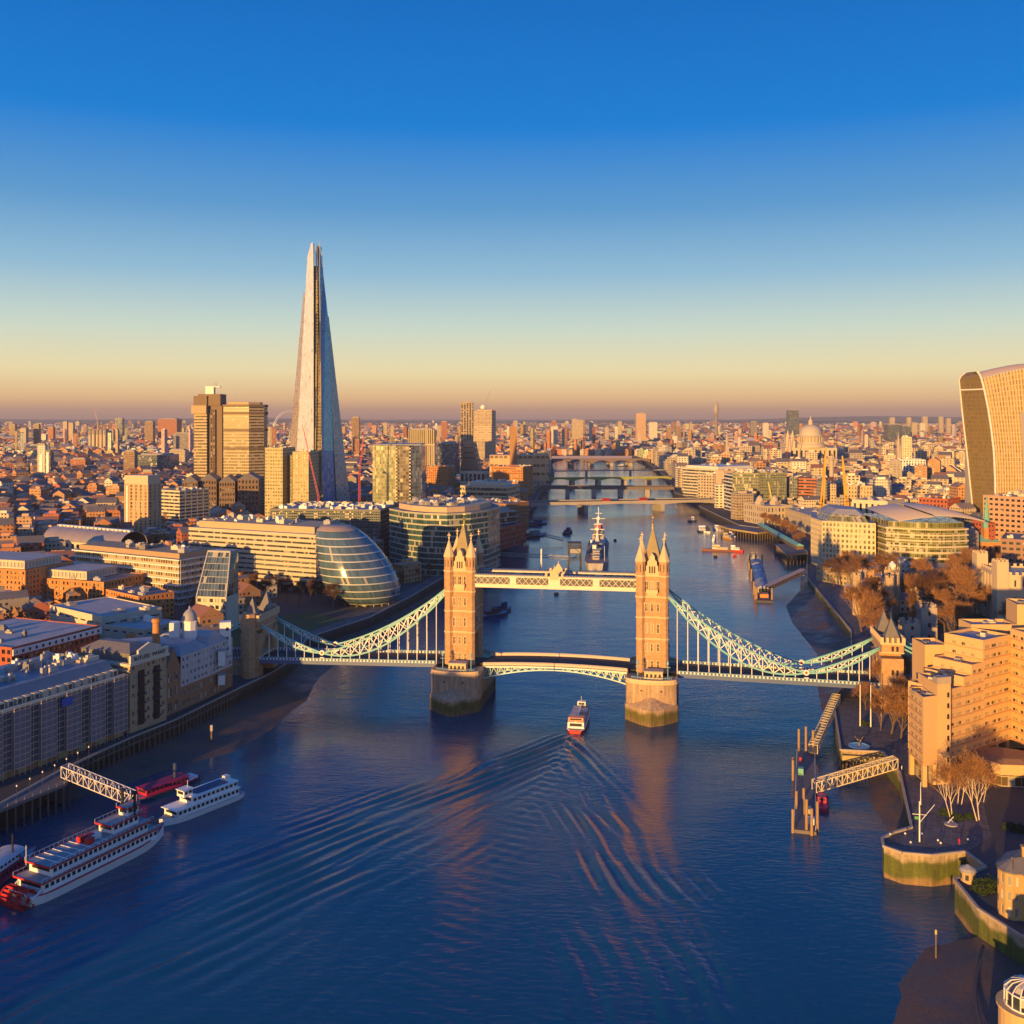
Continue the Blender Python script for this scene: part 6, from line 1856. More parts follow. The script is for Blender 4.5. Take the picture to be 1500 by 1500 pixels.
# monument column and church spires
o = thing('monument_column', 'tall pale stone column with gilded top behind the left yellow crane', 'column', pt(1218, 1230)); h = zt(665, 1230) - GZ
b = MB(); b.box(0, 0, 0, 8, 8, 10); b.lathe(0, 0, [(3, 10), (2.6, h - 8), (3.6, h - 7), (3.6, h - 5.5), (1.6, h - 5), (1.4, h - 2)], 14); b.build('shaft', STONE, o); b = MB(); b.lathe(0, 0, [(1.2, h - 2), (1.5, h - .8), (.3, h)], 10); b.build('urn', GOLD, o)
for px, py, Y, lab in ((1065, 632, 2350, 'slim white church steeple left of the cathedral, right of the river offices'), (1316, 632, 1900, 'grey pointed church steeple left of the white grid office'), (1440, 672, 1010, 'narrow stone church tower in front of the bulging skyscraper')):
    o = thing('church_steeple', lab, 'steeple', pt(px, Y)); h = zt(py, Y) - GZ
    b = MB(); b.box(0, 0, 0, 8, 8, h * .6); b.build('tower', STONE, o); b = MB(); b.prism(octo(0, 0, 3.2), h * .6, h * .75); b.prism(octo(0, 0, 2.8), h * .75, h, poly2=octo(0, 0, .15)); b.build('spire', STONE, o)
# brick church with green spire
Yc = 830; o = thing('green_spired_church', 'brick church with green copper roof and spire on the right', 'church', pt(1450, Yc)); keep([pt(1432, Yc)[:2], pt(1500, Yc)[:2], pt(1500, Yc + 30)[:2], pt(1432, Yc + 30)[:2]])
b = MB(); b.box(0, 6, 0, 6.5, 6.5, 24); b.build('tower', OBRICK, o)
b = MB(); b.prism(octo(0, 6, 2.8), 24, 31); b.prism(octo(0, 6, 2.3), 31, 52, poly2=octo(0, 6, .1)); b.lathe(0, 6, [(3.3, 28.6), (3.3, 29.2), (2, 30)], 8); b.build('spire', COPPER, o)
b = MB(); holes(b, (-7, 0), (16, -4), 0, 13, 5, 1, .4, .5, .5); holes(b, (16, -4), (20, 20), 0, 13, 4, 1, .4, .5, .5); holes(b, (-9, 22), (-7, 0), 0, 13, 4, 1, .4, .5, .5); b.build('wall', OBRICK, o)
b = MB(); b.prism(inset([(-7, 0), (16, -4), (20, 20), (-9, 22)], .6), 0, 12.8); b.build('interior', BLACK, o)
b = MB(); b.prism([(-7.5, -.5), (16.5, -4.5), (20.5, 20.5), (-9.5, 22.5)], 13, 18, poly2=[(-4, 8), (14, 6), (15, 10), (-4, 12)]); b.build('roof', COPPER, o)
b = MB(); b.prism([(12, -5.2), (19.5, -6.0), (20, 0), (12.5, 1)], 0, 15); b.prism([(12, -5.2), (19.5, -6.0), (20, 0), (12.5, 1)], 15, 19, poly2=[(15.6, -5.3), (15.8, -5.5), (16.1, .3), (16, .5)]); b.build('gabled_end', OBRICK, o)

# ------------------------------------------------------------------ river bridges behind
def plain_bridge(name, label, sp, np_, zd, wd_, th, piers, m, pm, pw=9, arched=0, traffic=0):
    a, b_ = sp, np_
    d = Vector((b_[0] - a[0], b_[1] - a[1])); L = d.length; ang = math.atan2(d.y, d.x)
    o = thing(name, label, 'bridge', (a[0], a[1], 0), ang)
    k = MB()
    N = 40
    for i in range(N):
        x0, x1 = L * i / N, L * (i + 1) / N
        def soff(x):
            if not arched: return zd - th
            e = [0] + [p * L for p in piers] + [L]
            for u, v in zip(e, e[1:]):
                if u <= x <= v + .01:
                    t = (x - u) / (v - u); return zd - th - arched * (1 - 4 * t * (1 - t))
            return zd - th
        for y, fl_ in ((-wd_ / 2, 1), (wd_ / 2, -1)):
            f = [(x0, y, soff(x0)), (x1, y, soff(x1)), (x1, y, zd), (x0, y, zd)]
            k.face(f if fl_ > 0 else f[::-1])
        f = [(x0, -wd_ / 2, soff(x0)), (x1, -wd_ / 2, soff(x1)), (x1, wd_ / 2, soff(x1)), (x0, wd_ / 2, soff(x0))]; k.face(f[::-1])
    k.build('span', m, o)
    r_ = MB(); r_.box(L / 2, 0, zd + .004, L, wd_ - 1, .05); r_.build('roadway', ASPHALT, o)
    for y in (-wd_ / 2, wd_ / 2):
        q = MB(); q.box(L / 2, y, zd, L, .5, 1.2); q.build('parapet', m, o)
    for p in piers:
        q = MB(); q.box(p * L, 0, -2, pw, wd_ + 3, 2 + zd - th - arched * .9); q.build('pier', pm, o)
    return o, ang, L


ob, ang, L_ = plain_bridge('concrete_bridge', 'plain low concrete road bridge with two slim piers and red buses', (20, 1300), (268, 1352), 14, 30, 2.4, (.29, .70), CONC, CONC, 5, 2.2)
plain_bridge('rail_bridge', 'flat railway bridge on round piers behind the concrete road bridge', (46, 1590), (252, 1578), 15, 28, 3.4, (.2, .4, .6, .8), DARKC, CONC, 7)
plain_bridge('green_arch_bridge', 'low green and yellow arched bridge third up the river', (62, 1800), (288, 1840), 15, 17, 1.2, (.2, .41, .62, .82), mat('green-yellow steel', (.34, .36, .10), .6, .1), STONE, 6, 4)
plain_bridge('footbridge', 'thin pale footbridge on two piers beyond the green arches', (84, 2080), (318, 2130), 13, 5, .8, (.3, .7), STEEL, STEEL, 3)
plain_bridge('masonry_arch_bridge', 'dark multi-arched railway bridge farthest up the river', (100, 2560), (350, 2600), 17, 36, 1.8, (.2, .4, .6, .8), mat('arch iron', (.22, .17, .16), .8, .1), STONE, 8, 8)
for i, (t, lab) in enumerate(((.42, 'red double-decker bus left of centre on the concrete road bridge'), (.62, 'red double-decker bus right of centre on the concrete road bridge'))):
    o = thing('bus', lab, 'bus', (20 + 248 * t - 2, 1300 + 52 * t - 8, 14.06), ang)
    b = MB(); b.box(0, 0, .5, 10.5, 2.5, 3.9); b.build('body', RED, o); b = MB(); b.box(0, -1.26, 1.6, 9.6, .06, .8); b.box(0, -1.26, 3.1, 9.6, .06, .8); b.build('window_band', BLACK, o)
    for x in (-3.4, 3.2):
        for y in (-1.1, 1.1):
            w_ = MB(); w_.tube((x, y - .15, .5), (x, y + .15, .5), .5, .5, 12); w_.build('wheel', BLACK, o)

# ------------------------------------------------------------------ castle by the bridge
def crenel(mb, poly, z, h=1.6, w_=1.6):
    n = len(poly)
    for i in range(n):
        a, b_ = poly[i], poly[(i + 1) % n]; d = math.dist(a, b_); k = max(1, int(d / (2 * w_)))
        ang = math.atan2(b_[1] - a[1], b_[0] - a[0])
        for j in range(k):
            t = (j + .5) / k; mb.box(a[0] * (1 - t) + b_[0] * t, a[1] * (1 - t) + b_[1] * t, z, w_, .8, h, ang)


def keep_tower(name, label, cat, poly, z1, corner=0, win=True, m=None, floors=3, bays=3):
    keep(poly); cx, cy = centre(poly); o = thing(name, label, cat, (cx, cy, GZ)); L = [(p[0] - cx, p[1] - cy) for p in poly]; h = z1 - GZ
    b = MB()
    for i in range(len(L)):
        a, c_ = L[i], L[(i + 1) % len(L)]
        if math.dist(a, c_) > 5 and win: holes(b, a, c_, 0, h, max(1, int(math.dist(a, c_) / 4.5)), floors, .22, .38, .6, .5, 1.0)
        else: b.wallq(a, c_, 0, h)
    b.face([p + (h - .8,) for p in L]); b.build('wall', m or CASTLE, o)
    b = MB(); b.prism(inset(L, .8), 0, h - 1); b.build('interior', BLACK, o)
    b = MB(); crenel(b, inset(L, .4), h); b.build('battlement', m or CASTLE, o)
    for (x, y) in (L if corner else []):
        b = MB(); b.prism(octo(x, y, corner), 0, h + 4.5); crenel(b, octo(x, y, corner - .3), h + 4.5, 1.2, .9); b.build('corner_turret', m or CASTLE, o)
    return o, L, h


P0 = pt(1255, 590)[:2]; P1 = pt(1303, 580)[:2]
o, L, h = keep_tower('gate_tower', 'crenellated stone waterside gatehouse with corner turrets beside the wharf', 'castle tower', rect(P0, P1, 14), 27, 2.6)
b = MB(); b.prism(inset(L, 2), h - .8, h + 1.2); b.build('roof', mat('blue lead', (.16, .22, .34), .5, .15), o)
P0 = pt(1295, 640)[:2]; P1 = pt(1310, 635)[:2]
o, L, h = keep_tower('bell_tower', 'square stone bell tower with white wooden cupola among castle houses', 'castle tower', rect(P0, P1, 8), 27, 0)
b = MB(); b.box(0, 0, h, 3.2, 3.2, 3.2); b.prism(octo(0, 0, 2.3), h + 3.2, h + 5.4, poly2=octo(0, 0, .1)); b.build('cupola', WHITE, o)
P0 = (P0[0] + 78, 540); P1 = (P0[0] + 36, 532)
wt_p = [(270.5, 560), (318, 552), (324, 588), (276, 596)]
o, L, h = keep_tower('stone_keep', 'great pale stone keep with square corner turrets at the right edge', 'castle keep', wt_p, 36, 0, True, mat('keep stone', (.56, .44, .30), .85, .15, .3, streak=1), 3, 4)
for (x, y) in L:
    b = MB(); b.box(x, y, 0, 6.5, 6.5, h + 7.5); crenel(b, [(x - 3, y - 3), (x + 3, y - 3), (x + 3, y + 3), (x - 3, y + 3)], h + 7.5, 1.2, 1.0); b.build('corner_turret', MATS['keep stone'], o)
for t in np.linspace(.12, .88, 6):
    b = MB(); a, c_ = L[3], L[0]; x, y = a[0] * (1 - t) + c_[0] * t, a[1] * (1 - t) + c_[1] * t; b.box(x, y, 0, 1.3, 1.8, h - 2); b.build('buttress', MATS['keep stone'], o)
# curtain walls
def curtain(label, pts, z1, th=2.4):
    o = thing('curtain_wall', label, 'castle wall', (pts[0][0], pts[0][1], GZ)); b = MB(); c_ = MB()
    for p, q in zip(pts, pts[1:]):
        d = Vector((q[0] - p[0], q[1] - p[1])).normalized(); n_ = Vector((d.y, -d.x)) * th / 2
        po = [(p[0] + n_.x, p[1] + n_.y), (q[0] + n_.x, q[1] + n_.y), (q[0] - n_.x, q[1] - n_.y), (p[0] - n_.x, p[1] - n_.y)]
        po = [(x - pts[0][0], y - pts[0][1]) for x, y in po]
        b.prism(po, 0, z1 - GZ); crenel(c_, [po[0], po[1]], z1 - GZ, 1.3, 1.4)
    b.build('wall', CASTLE, o); c_.build('battlement', CASTLE, o)


curtain('long outer castle wall running beside the wharf walk from gatehouse to bridge', [(212, 578), (196, 520), (184, 468), (178, 440)], 17)
curtain('inner castle wall behind the brown trees and tall ivy tower', [(252, 600), (236, 540), (222, 480), (215, 452)], 20)
curtain('castle wall running right from the ivy tower towards the keep', [(222, 480), (262, 470), (300, 474)], 18)
for px, Y, z1, lab in ((1357, 520, 26, 'tall thin grey castle tower with lit cap between the trees'), (1332, 500, 22, 'low ruined grey castle tower with small turrets left of the tall thin tower'), (1420, 640, 24, 'square pale castle tower left of the great keep')):
    x, y, _ = pt(px, Y); keep_tower('wall_tower', lab, 'castle tower', [(x - 4, y - 4), (x + 4, y - 4), (x + 4, y + 4), (x - 4, y + 4)], z1, 0, True, GRANITE if Y < 600 else None, 3)


def house(name, label, x, y, w_, d, h, rot, wall, roof, rh=3.5, chim=1, group=None, cat='house'):
    o = thing(name, label, cat, (x, y, GZ), rot, group)
    c, s = math.cos(rot), math.sin(rot)
    e = abs(w_ * c) / 2 + abs(d * s) / 2, abs(w_ * s) / 2 + abs(d * c) / 2
    FOOT.append((x - e[0], y - e[1], x + e[0], y + e[1]))
    b = MB(); L = [(-w_ / 2, -d / 2), (w_ / 2, -d / 2), (w_ / 2, d / 2), (-w_ / 2, d / 2)]
    for i in range(4):
        a, c_ = L[i], L[(i + 1) % 4]; ln = math.dist(a, c_)
        if i < 2 or i == 3: holes(b, a, c_, 0, h, max(1, int(ln / 3)), max(1, int(h / 3)), .4, .5, .25)
        else: b.wallq(a, c_, 0, h)
    for sx_ in (-1, 1):
        f = [(sx_ * w_ / 2, -d / 2, h), (sx_ * w_ / 2, d / 2, h), (sx_ * w_ / 2, 0, h + rh)]
        b.face(f if sx_ > 0 else f[::-1])
    b.build('wall', wall, o)
    g = MB(); g.prism(inset(L, .3), 0, h - .1); g.build('interior', BLACK, o)
    r_ = MB(); hw = w_ / 2 + .3
    r_.face([(-hw, -d / 2 - .4, h - .3), (hw, -d / 2 - .4, h - .3), (hw, 0, h + rh), (-hw, 0, h + rh)]); r_.face([(hw, d / 2 + .4, h - .3), (-hw, d / 2 + .4, h - .3), (-hw, 0, h + rh), (hw, 0, h + rh)]); ro = r_.build('roof', roof, o)
    for k in range(chim):
        q = MB(); q.box(-w_ * .35 + k * w_ * .7 / max(1, chim - 1) if chim > 1 else w_ * .25, 0, h + rh - .8, 1.0, 1.0, 2.6); q.build('chimney', wall, ro)
    return o


TW = mat('half-timber white', (.55, .46, .36), .8, .3, .5)
REDTILE = mat('red tile', (.38, .12, .06), .9, .2, .3)
hs = [(1318, 655, 10, 7, 9), (1330, 648, 9, 7, 11), (1342, 652, 11, 7, 10), (1354, 656, 10, 7, 9), (1366, 652, 12, 8, 10), (1380, 650, 10, 8, 11), (1394, 655, 12, 8, 10), (1312, 610, 9, 7, 8), (1326, 600, 10, 7, 8), (1338, 605, 9, 7, 9)]
hl_ = ['first', 'second', 'third', 'fourth', 'fifth', 'sixth', 'seventh']
for i, (px, Y, w_, d, h) in enumerate(hs):
    x, y, _ = pt(px, Y)
    lab = f'{hl_[i]} gabled house from the left in the castle row below the bowed office' if i < 7 else ('left', 'middle', 'right')[i - 7] + ' small castle house in front of the gabled row, beside the bell tower'
    house('castle_house', lab, x, y, w_, d, h, R(90 if i % 2 else 5), (TW, RBRICK, CREAM)[i % 3], REDTILE if i % 2 else SLATE, 3.5, 2, 'houses inside the castle')
# pale zigzag-roofed kiosks and canopy at the pier head
for i, (px, Y) in enumerate(((1245, 660), (1253, 658), (1261, 656), (1269, 654), (1277, 652))):
    x, y, _ = pt(px, Y); house('gabled_kiosk', ('leftmost', 'second', 'middle', 'fourth', 'rightmost')[i] + ' white gabled kiosk in the zigzag row below the cornered office', x, y, 12, 3.6, 4, R(90), CREAM, PALEROOF, 2.4, 0, 'gabled kiosks below the office', 'kiosk')
hero('wharf_block', 'stepped glass pier building with flat awnings at the castle pier gate', 'building', rect(pt(1196, 715)[:2], pt(1240, 690)[:2], 14), GZ, 18, mat('pier building tan', (.48, .38, .24), .8, .1), LEAD, 3.2, 3, .6, .5, T_G, bits=3, seed=3)

# ================================================================== right foreground: hotel, piers, bastions
ht = thing('stepped_hotel', 'big beige concrete hotel stepping up to the right above the steel pier', 'hotel', (138, 325, GZ))
keep([(126, 300), (215, 300), (215, 380), (126, 380)])
hp = lambda x, y: (x - 138, y - 325)
HG = glass_mat('hotel glass', (.40, .33, .20), 1.3, 1.6, frame=(.55, .42, .26), pb=.22, blind=(.03, .03, .03), var=.25, rough=.25, fw=.1)
hpanes = []


def wing(name, poly, z0, z1, faces, seed=0, roofm=None):
    L = [hp(*p) for p in poly]; b = MB(); n = len(L)
    for i in range(n):
        a, c_ = L[i], L[(i + 1) % n]
        if i in faces: holes(b, a, c_, z0, z1, max(1, round(math.dist(a, c_) / faces[i][0])), max(1, round((z1 - z0) / 3.15)), faces[i][1], .42, .12, .55, faces[i][2], hpanes)
        else: b.wallq(a, c_, z0, z1)
    q = inset(L, .35)
    for i in range(n):
        j = (i + 1) % n
        b.wallq(L[i], L[j], z1, z1 + 1.0); b.wallq(q[j], q[i], z1, z1 + 1.0); b.face([L[i] + (z1 + 1,), L[j] + (z1 + 1,), q[j] + (z1 + 1,), q[i] + (z1 + 1,)])
    b.face([p + (z0,) for p in reversed(L)]); b.build(name, BEIGE, ht)
    for i in faces:
        a, c_ = L[i], L[(i + 1) % n]
        d_ = math.dist(a, c_); nf = max(1, round((z1 - z0) / 3.15)); fh = (z1 - z0) / nf
        ang = math.atan2(c_[1] - a[1], c_[0] - a[0]); nx, ny = (c_[1] - a[1]) / d_, -(c_[0] - a[0]) / d_
        for j in range(nf):
            s = MB(); s.box((a[0] + c_[0]) / 2 + nx * .12, (a[1] + c_[1]) / 2 + ny * .12, z0 + j * fh + fh * .20, d_ - .1, .26, .34, ang); s.build('sill_band', mat('hotel band', (.52, .28, .14), .85, .15), ht)
    r_ = MB(); r_.prism(q, z1 - .3, z1 + .02); ro = r_.build('roof', roofm or LEAD, ht)
    rr = random.Random(seed)
    for k in range(3):
        c_ = centre(q); u = MB(); u.box(c_[0] + rr.uniform(-2.5, 2.5), c_[1] + rr.uniform(-2, 2), z1, rr.uniform(1, 3), rr.uniform(1, 2), rr.uniform(.6, 1.6), rr.random()); u.build('roof_plant', ROOFBITS[rr.randrange(5)], ro)


wing('west_wing', [(128, 314.5), (133.2, 316.6), (133, 327), (128.4, 327)], 6.5, 27, {3: (3.8, .62, .8)}, 1)
for p in ((128.6, 315.2), (128.9, 326), (131, 321), (132.6, 317.2)):
    b = MB(); q = hp(*p); b.box(q[0], q[1], 0, 1.3, 1.3, 6.6); b.build('column', BEIGE, ht)
b = MB(); q = [hp(130, 318), hp(137, 319), hp(137, 328), hp(130, 328)]; b.prism(q, 0, 6.4); b.build('lobby', glass_mat('lobby bronze', (.14, .10, .05), 2, 3, frame=(.5, .38, .22), pb=.3), ht)
wing('stair_tower', [(133.2, 316.4), (138, 317.8), (137, 331), (133, 331)], 0, 30.5, {}, 2)
b = MB(); a = [hp(133.1, 316.2), hp(138.1, 317.7), hp(137.1, 322), hp(133.1, 321)]; b.prism(a, 31.5, 33.6, poly2=[a[0], a[1], ((a[1][0] + a[2][0]) / 2, (a[1][1] + a[2][1]) / 2), ((a[0][0] + a[3][0]) / 2, (a[0][1] + a[3][1]) / 2)]); b.build('sloping_cap', GRANITE, ht)
for j in range(8):
    b = MB(); q = hp(137.0, 317.3); b.box(q[0], q[1], 3.4 + j * 3.4, .55, .3, 1.5, .28); b.build('stair_window', BLACK, ht)
d0 = Vector((30, 20)).normalized(); st_ = Vector((138, 320.5))
for (s0, s1, z1, sd) in ((0, 9, 27.6, 3), (9, 13.5, 30.5, 4), (13.5, 20, 33.8, 5), (20, 36, 41, 6)):
    a, c_ = st_ + d0 * s0, st_ + d0 * s1
    pl = rect((a.x, a.y), (c_.x, c_.y), 14)
    wing('middle_wing', pl, 6.4, z1, {0: (3.8, .70, .5), 3: (4, .5, 2)}, sd)
wing('river_wing', [(168.2, 341), (178, 296), (196, 300), (186, 345)], 6.4, 43, {3: (3.8, .70, .5), 0: (3.8, .7, .5)} if False else {0: (3.8, .7, .5)}, 7)
b = MB(); b.prism([hp(140, 324), hp(168, 343), hp(166, 350), hp(139, 332)], 0, 6.3); b.build('ground_floor', DARKC, ht)
for t in np.linspace(.05, .95, 6):
    b = MB(); q = st_ + d0 * (36 * t); q = hp(q.x, q.y); b.box(q[0], q[1] + .4, 0, 1.0, 1.0, 6.5, .58); b.build('column', BEIGE, ht)
wing('rear_tower', [(141, 345), (149, 345), (149, 356), (141, 356)], 0, 36.5, {}, 8)
wing('rear_wing', [(149, 349), (163, 349), (163, 360), (149, 360)], 0, 33, {0: (4, .6, .5)}, 9)
wing('rear_tower', [(176, 352), (186, 350), (188, 362), (178, 364)], 0, 49, {}, 10)
wing('rear_wing', [(160, 352), (176, 352), (176, 362), (160, 362)], 0, 42, {0: (4, .6, .5)}, 11)
b = MB(); b.box(4, 6, 27.5, 4.5, 3.5, 3.4, .58); b.build('brick_plant', RBRICK, ht)
windows(hpanes, ht, HG, BEIGE, 100)
# podium with the polygon roof
o = thing('polygon_pavilion', 'low polygonal beige pavilion with brown roof at the foot of the hotel', 'pavilion', (156, 322, GZ))
pp = [(148, 320), (152, 314), (160, 313), (166, 318), (166, 327), (158, 331), (150, 328)]; pp = [(x - 156, y - 322) for x, y in pp]; keep([(147, 312), (167, 312), (167, 332), (147, 332)])
b = MB(); b.prism(inset(pp, 1.2), 0, 4); b.build('glazing', MATS['lobby bronze'], o)
b = MB(); b.prism(pp, 4, 7.2, None, True); b.build('wall', BEIGE, o); b = MB(); b.prism(inset(pp, .4), 7.2, 8.2, poly2=inset(pp, 3)); b.build('roof', mat('brown roof', (.24, .14, .09), .8, .2, .3), o)
b = MB(); b.prism([(8, -14), (20, -12), (20, -2), (9, -3)], 1.5, 5.2, None, True); b.build('wall', BEIGE, o); b = MB(); b.box(13, -9, .1, 10, 8, 1.6); b.build('glazing', MATS['lobby bronze'], o)
# car park lines and planting beds at the hotel
sheet('car_park', [(126, 262), (178, 262), (190, 300), (150, 312), (140, 300)], GZ + .026, ASPHALT)

# bastion mast
mx_, my_, _ = at(1347, 1233)
o = thing('ship_mast', 'white ship mast with slanting yard and flags on the round bastion', 'mast', (mx_, my_, GZ))
b = MB(); b.tube((0, 0, 0), (0, 0, 11), .22, .16); b.tube((.3, 0, 10), (.3, 0, 16.2), .13, .06); b.build('pole', WHITE, o)
b = MB(); b.tube((0, 0, 5.2), (4.6, 1.2, 9.6), .11, .07); b.build('gaff', WHITE, o); b = MB(); b.tube((-1.8, .4, 7.4), (1.8, -.4, 7.4), .1, .07); b.build('yard', WHITE, o)
b = MB(); b.face([(-.3, 0, 6), (-1.3, .1, 6.1), (-1.3, .1, 6.9), (-.3, 0, 6.8)]); b.build('flag', mat('flag green', (.1, .35, .12), .8), o)
for (x, y) in ((3, 2), (-3, 2), (0, -3.4)):
    b = MB(); b.tube((x, y, 0), (0, 0, 10.6), .035, n=4); b.build('stay', DARKSTEEL, o)
for i, (px, py) in enumerate(((1304, 1227), (1326, 1226), (1334, 1239), (1378, 1240), (1374, 1236), (1418, 1235), (1350, 1226))):
    x, y, _ = at(px, py); o = thing('bollard_light', 'small white bollard light on the round bastion', 'bollard light', (x, y, GZ), 0, 'bollard lights on the bastion'); b = MB(); b.tube((0, 0, 0), (0, 0, .8), .1); b.build('post', DARKSTEEL, o); b = MB(); b.lathe(0, 0, [(.26, .8), (.3, 1.0), (.05, 1.3)], 8); b.build('lamp_head', WHITE, o)


def person(x, y, z, coat, label, legs=NAVY, h=1.72):
    o = thing('person', label, 'person', (x, y, z), random.uniform(0, 6))
    me = bpy.data.meshes.new('body'); s = h / 1.72
    V = [(0, 0, .95), (0, 0, 1.2), (0, 0, 1.42), (0, 0, 1.52), (0, .01, 1.66), (.1, 0, .9), (.11, .06, .48), (.11, .02, .06), (.11, -.1, .04), (-.1, 0, .9), (-.11, -.06, .48), (-.11, .06, .06), (-.11, -.06, .04),
         (.2, 0, 1.40), (.25, .03, 1.12), (.24, -.04, .86), (-.2, 0, 1.40), (-.25, -.03, 1.12), (-.24, -.08, .86)]
    E = [(0, 1), (1, 2), (2, 3), (3, 4), (0, 5), (5, 6), (6, 7), (7, 8), (0, 9), (9, 10), (10, 11), (11, 12), (2, 13), (13, 14), (14, 15), (2, 16), (16, 17), (17, 18)]
    RD = [.16, .17, .17, .065, .115, .10, .075, .055, .045, .10, .075, .055, .045, .075, .055, .045, .075, .055, .045]
    me.from_pydata([tuple(c * s for c in v) for v in V], E, [])
    ob = bpy.data.objects.new('body', me); C.objects.link(ob); ob.parent = o
    md = ob.modifiers.new('skin', 'SKIN'); sv = me.skin_vertices[0].data
    for i, r in enumerate(RD): sv[i].radius = (r * s, r * s)
    sv[0].use_root = True
    ob.modifiers.new('sub', 'SUBSURF').levels = 1
    me.materials.append(coat)
    return o


for i, (px, py, z, m, lab) in enumerate(((1405, 1237, GZ, PINKRED, 'person in a raspberry coat standing on the round bastion'), (1321, 1129, GZ, WHITE, 'person in white by the bank end of the cream gangway'), (1369, 1140, GZ, NAVY, 'person in dark clothes walking below the hotel columns'), (1477, 1222, GZ, NAVY, 'person in navy by the hedge right of the bastion'))):
    x, y, _ = at(px, py, z); person(x, y, z, m, lab)

# sundial on the terrace, fountain, flagpoles
x, y, _ = at(1393, 1208); o = thing('sundial', 'pale cross-shaped sundial on a low round base near the bastion', 'sundial', (x, y, GZ)); b = MB(); b.lathe(0, 0, [(1.8, 0), (1.8, .3), (1.4, .32)], 20); b.build('base', CONC, o); b = MB(); b.bar((-.9, 0, .5), (1.0, .6, 2.0), .16); b.bar((.3, -.8, 1.2), (-.1, .8, 1.2), .12); b.build('gnomon', WHITE, o)
x, y, _ = at(1252, 1094); o = thing('fountain', 'round blue-rimmed fountain with leaping girl and dolphin bronze on the quay', 'fountain', (x + 1.5, y, GZ)); b = MB(); b.lathe(0, 0, [(3.5, 0), (3.6, .5), (3.2, .5), (3.1, .3)], 28); b.build('basin', mat('pool blue', (.10, .30, .50), .3, .1), o)
b = MB(); b.sm = True; b.tube((0, 0, .3), (.2, 0, 1.6), .35, .2); b.tube((.2, 0, 1.6), (1.1, .2, 2.9), .28, .16); b.tube((1.1, .2, 2.9), (1.6, .2, 3.6), .16, .06); b.tube((.4, 0, 2.0), (-.9, .1, 2.8), .2, .12); b.tube((-.9, .1, 2.8), (-1.5, .1, 3.9), .12, .05); b.build('bronze_figures', mat('bronze', (.35, .24, .10), .4, .2, .5, metal=.6), o)
for i, px in enumerate((1260, 1275.5, 1291)):
    x, y, _ = pt(px, 377 - i); o = thing('flagpole', ('left', 'middle', 'right')[i] + ' of three tall white flagpoles in the garden below the bridge', 'flagpole', (x, y, GZ), 0, 'white flagpoles'); b = MB(); b.tube((0, 0, 0), (0, 0, 15.5), .24, .14, 8); b.build('pole', WHITE, o); b = MB(); b.lathe(0, 0, [(.1, 15.5), (.28, 15.8), (.05, 16.1)], 8); b.build('finial', GOLD, o)
# piles under the steel-faced quay
o = thing('piled_quay', 'timber-piled quay front with dark openings behind the cream gangway', 'quay', (120, 347.6, 0))
for k in range(13):
    b = MB(); t = k / 12; b.tube((-6.2 + 13.6 * t, .4 - 2.0 * t - .9, -2), (-6.2 + 13.6 * t, .4 - 2.0 * t - .9, 7), .32); b.build('pile', TIMBER, o)
b = MB(); b.bar((-6.6, .4 - .9, 6.2), (7.8, -1.6 - .9, 6.2), .7, 1.8); b.build('waling', mat('ochre concrete', (.42, .32, .14), .8, .2), o); b = MB(); b.bar((-6.6, 1.1 - .9, 3), (7.8, -1.0 - .9, 3), .1, 5); b.build('back_wall', BLACK, o)

# floating pier right
th = math.atan2(71, 21)
o = thing('floating_pier', 'long floating pier with white railing and tall timber piles near the hotel', 'pontoon', (97, 334, 0), th)
b = MB(); b.box(0, 0, -.5, 74, 6.6, 1.5); b.build('pontoon', DECKW, o)
for y in (-3.1, 3.1):
    b = MB()
    b.bar((-36, y, 2.1), (36, y, 2.1), .12); b.bar((-36, y, 1.6), (36, y, 1.6), .07)
    for k in range(37): b.tube((-36 + 2 * k, y, 1), (-36 + 2 * k, y, 2.1), .06, n=5)
    b.build('railing', WHITE, o)
for (x, y, h) in ((37, -2.5, 9), (37.5, 0, 10), (37, 2.5, 9), (-34, -3.6, 9), (-36, -.5, 10), (-37, 3.4, 7), (-24, 0.4, 9), (-20, 2.6, 6.5), (-37.5, -2, 8), (8, 4.1, 7), (10.5, 4.1, 7)):
    b = MB(); b.tube((x, y, -3), (x, y, h), .45, .4, 8); b.build('pile', mat('pile timber', (.34, .22, .11), .9, .3, .5), o)
b = MB(); b.bar((8, 4.1, 6.6), (10.5, 4.1, 6.6), .4); b.bar((8, 4.1, 2), (10.5, 4.1, 2), .4); b.bar((8, 4.1, 2), (10.5, 4.1, 6.6), .25); b.build('dolphin_frame', TIMBER, o)
for (x, y, sx, sy, h, m) in ((12, 1.6, 2.4, 1.8, 2.2, COPPER), (-22, -1, 3, 1.6, 1.4, CONC), (-31, -1.6, 2, 2.4, 1.8, WHITE), (26, 1.8, 1, 1, 1.2, RED)):
    b = MB(); b.box(x, y, 1, sx, sy, h); b.build('locker', m, o)


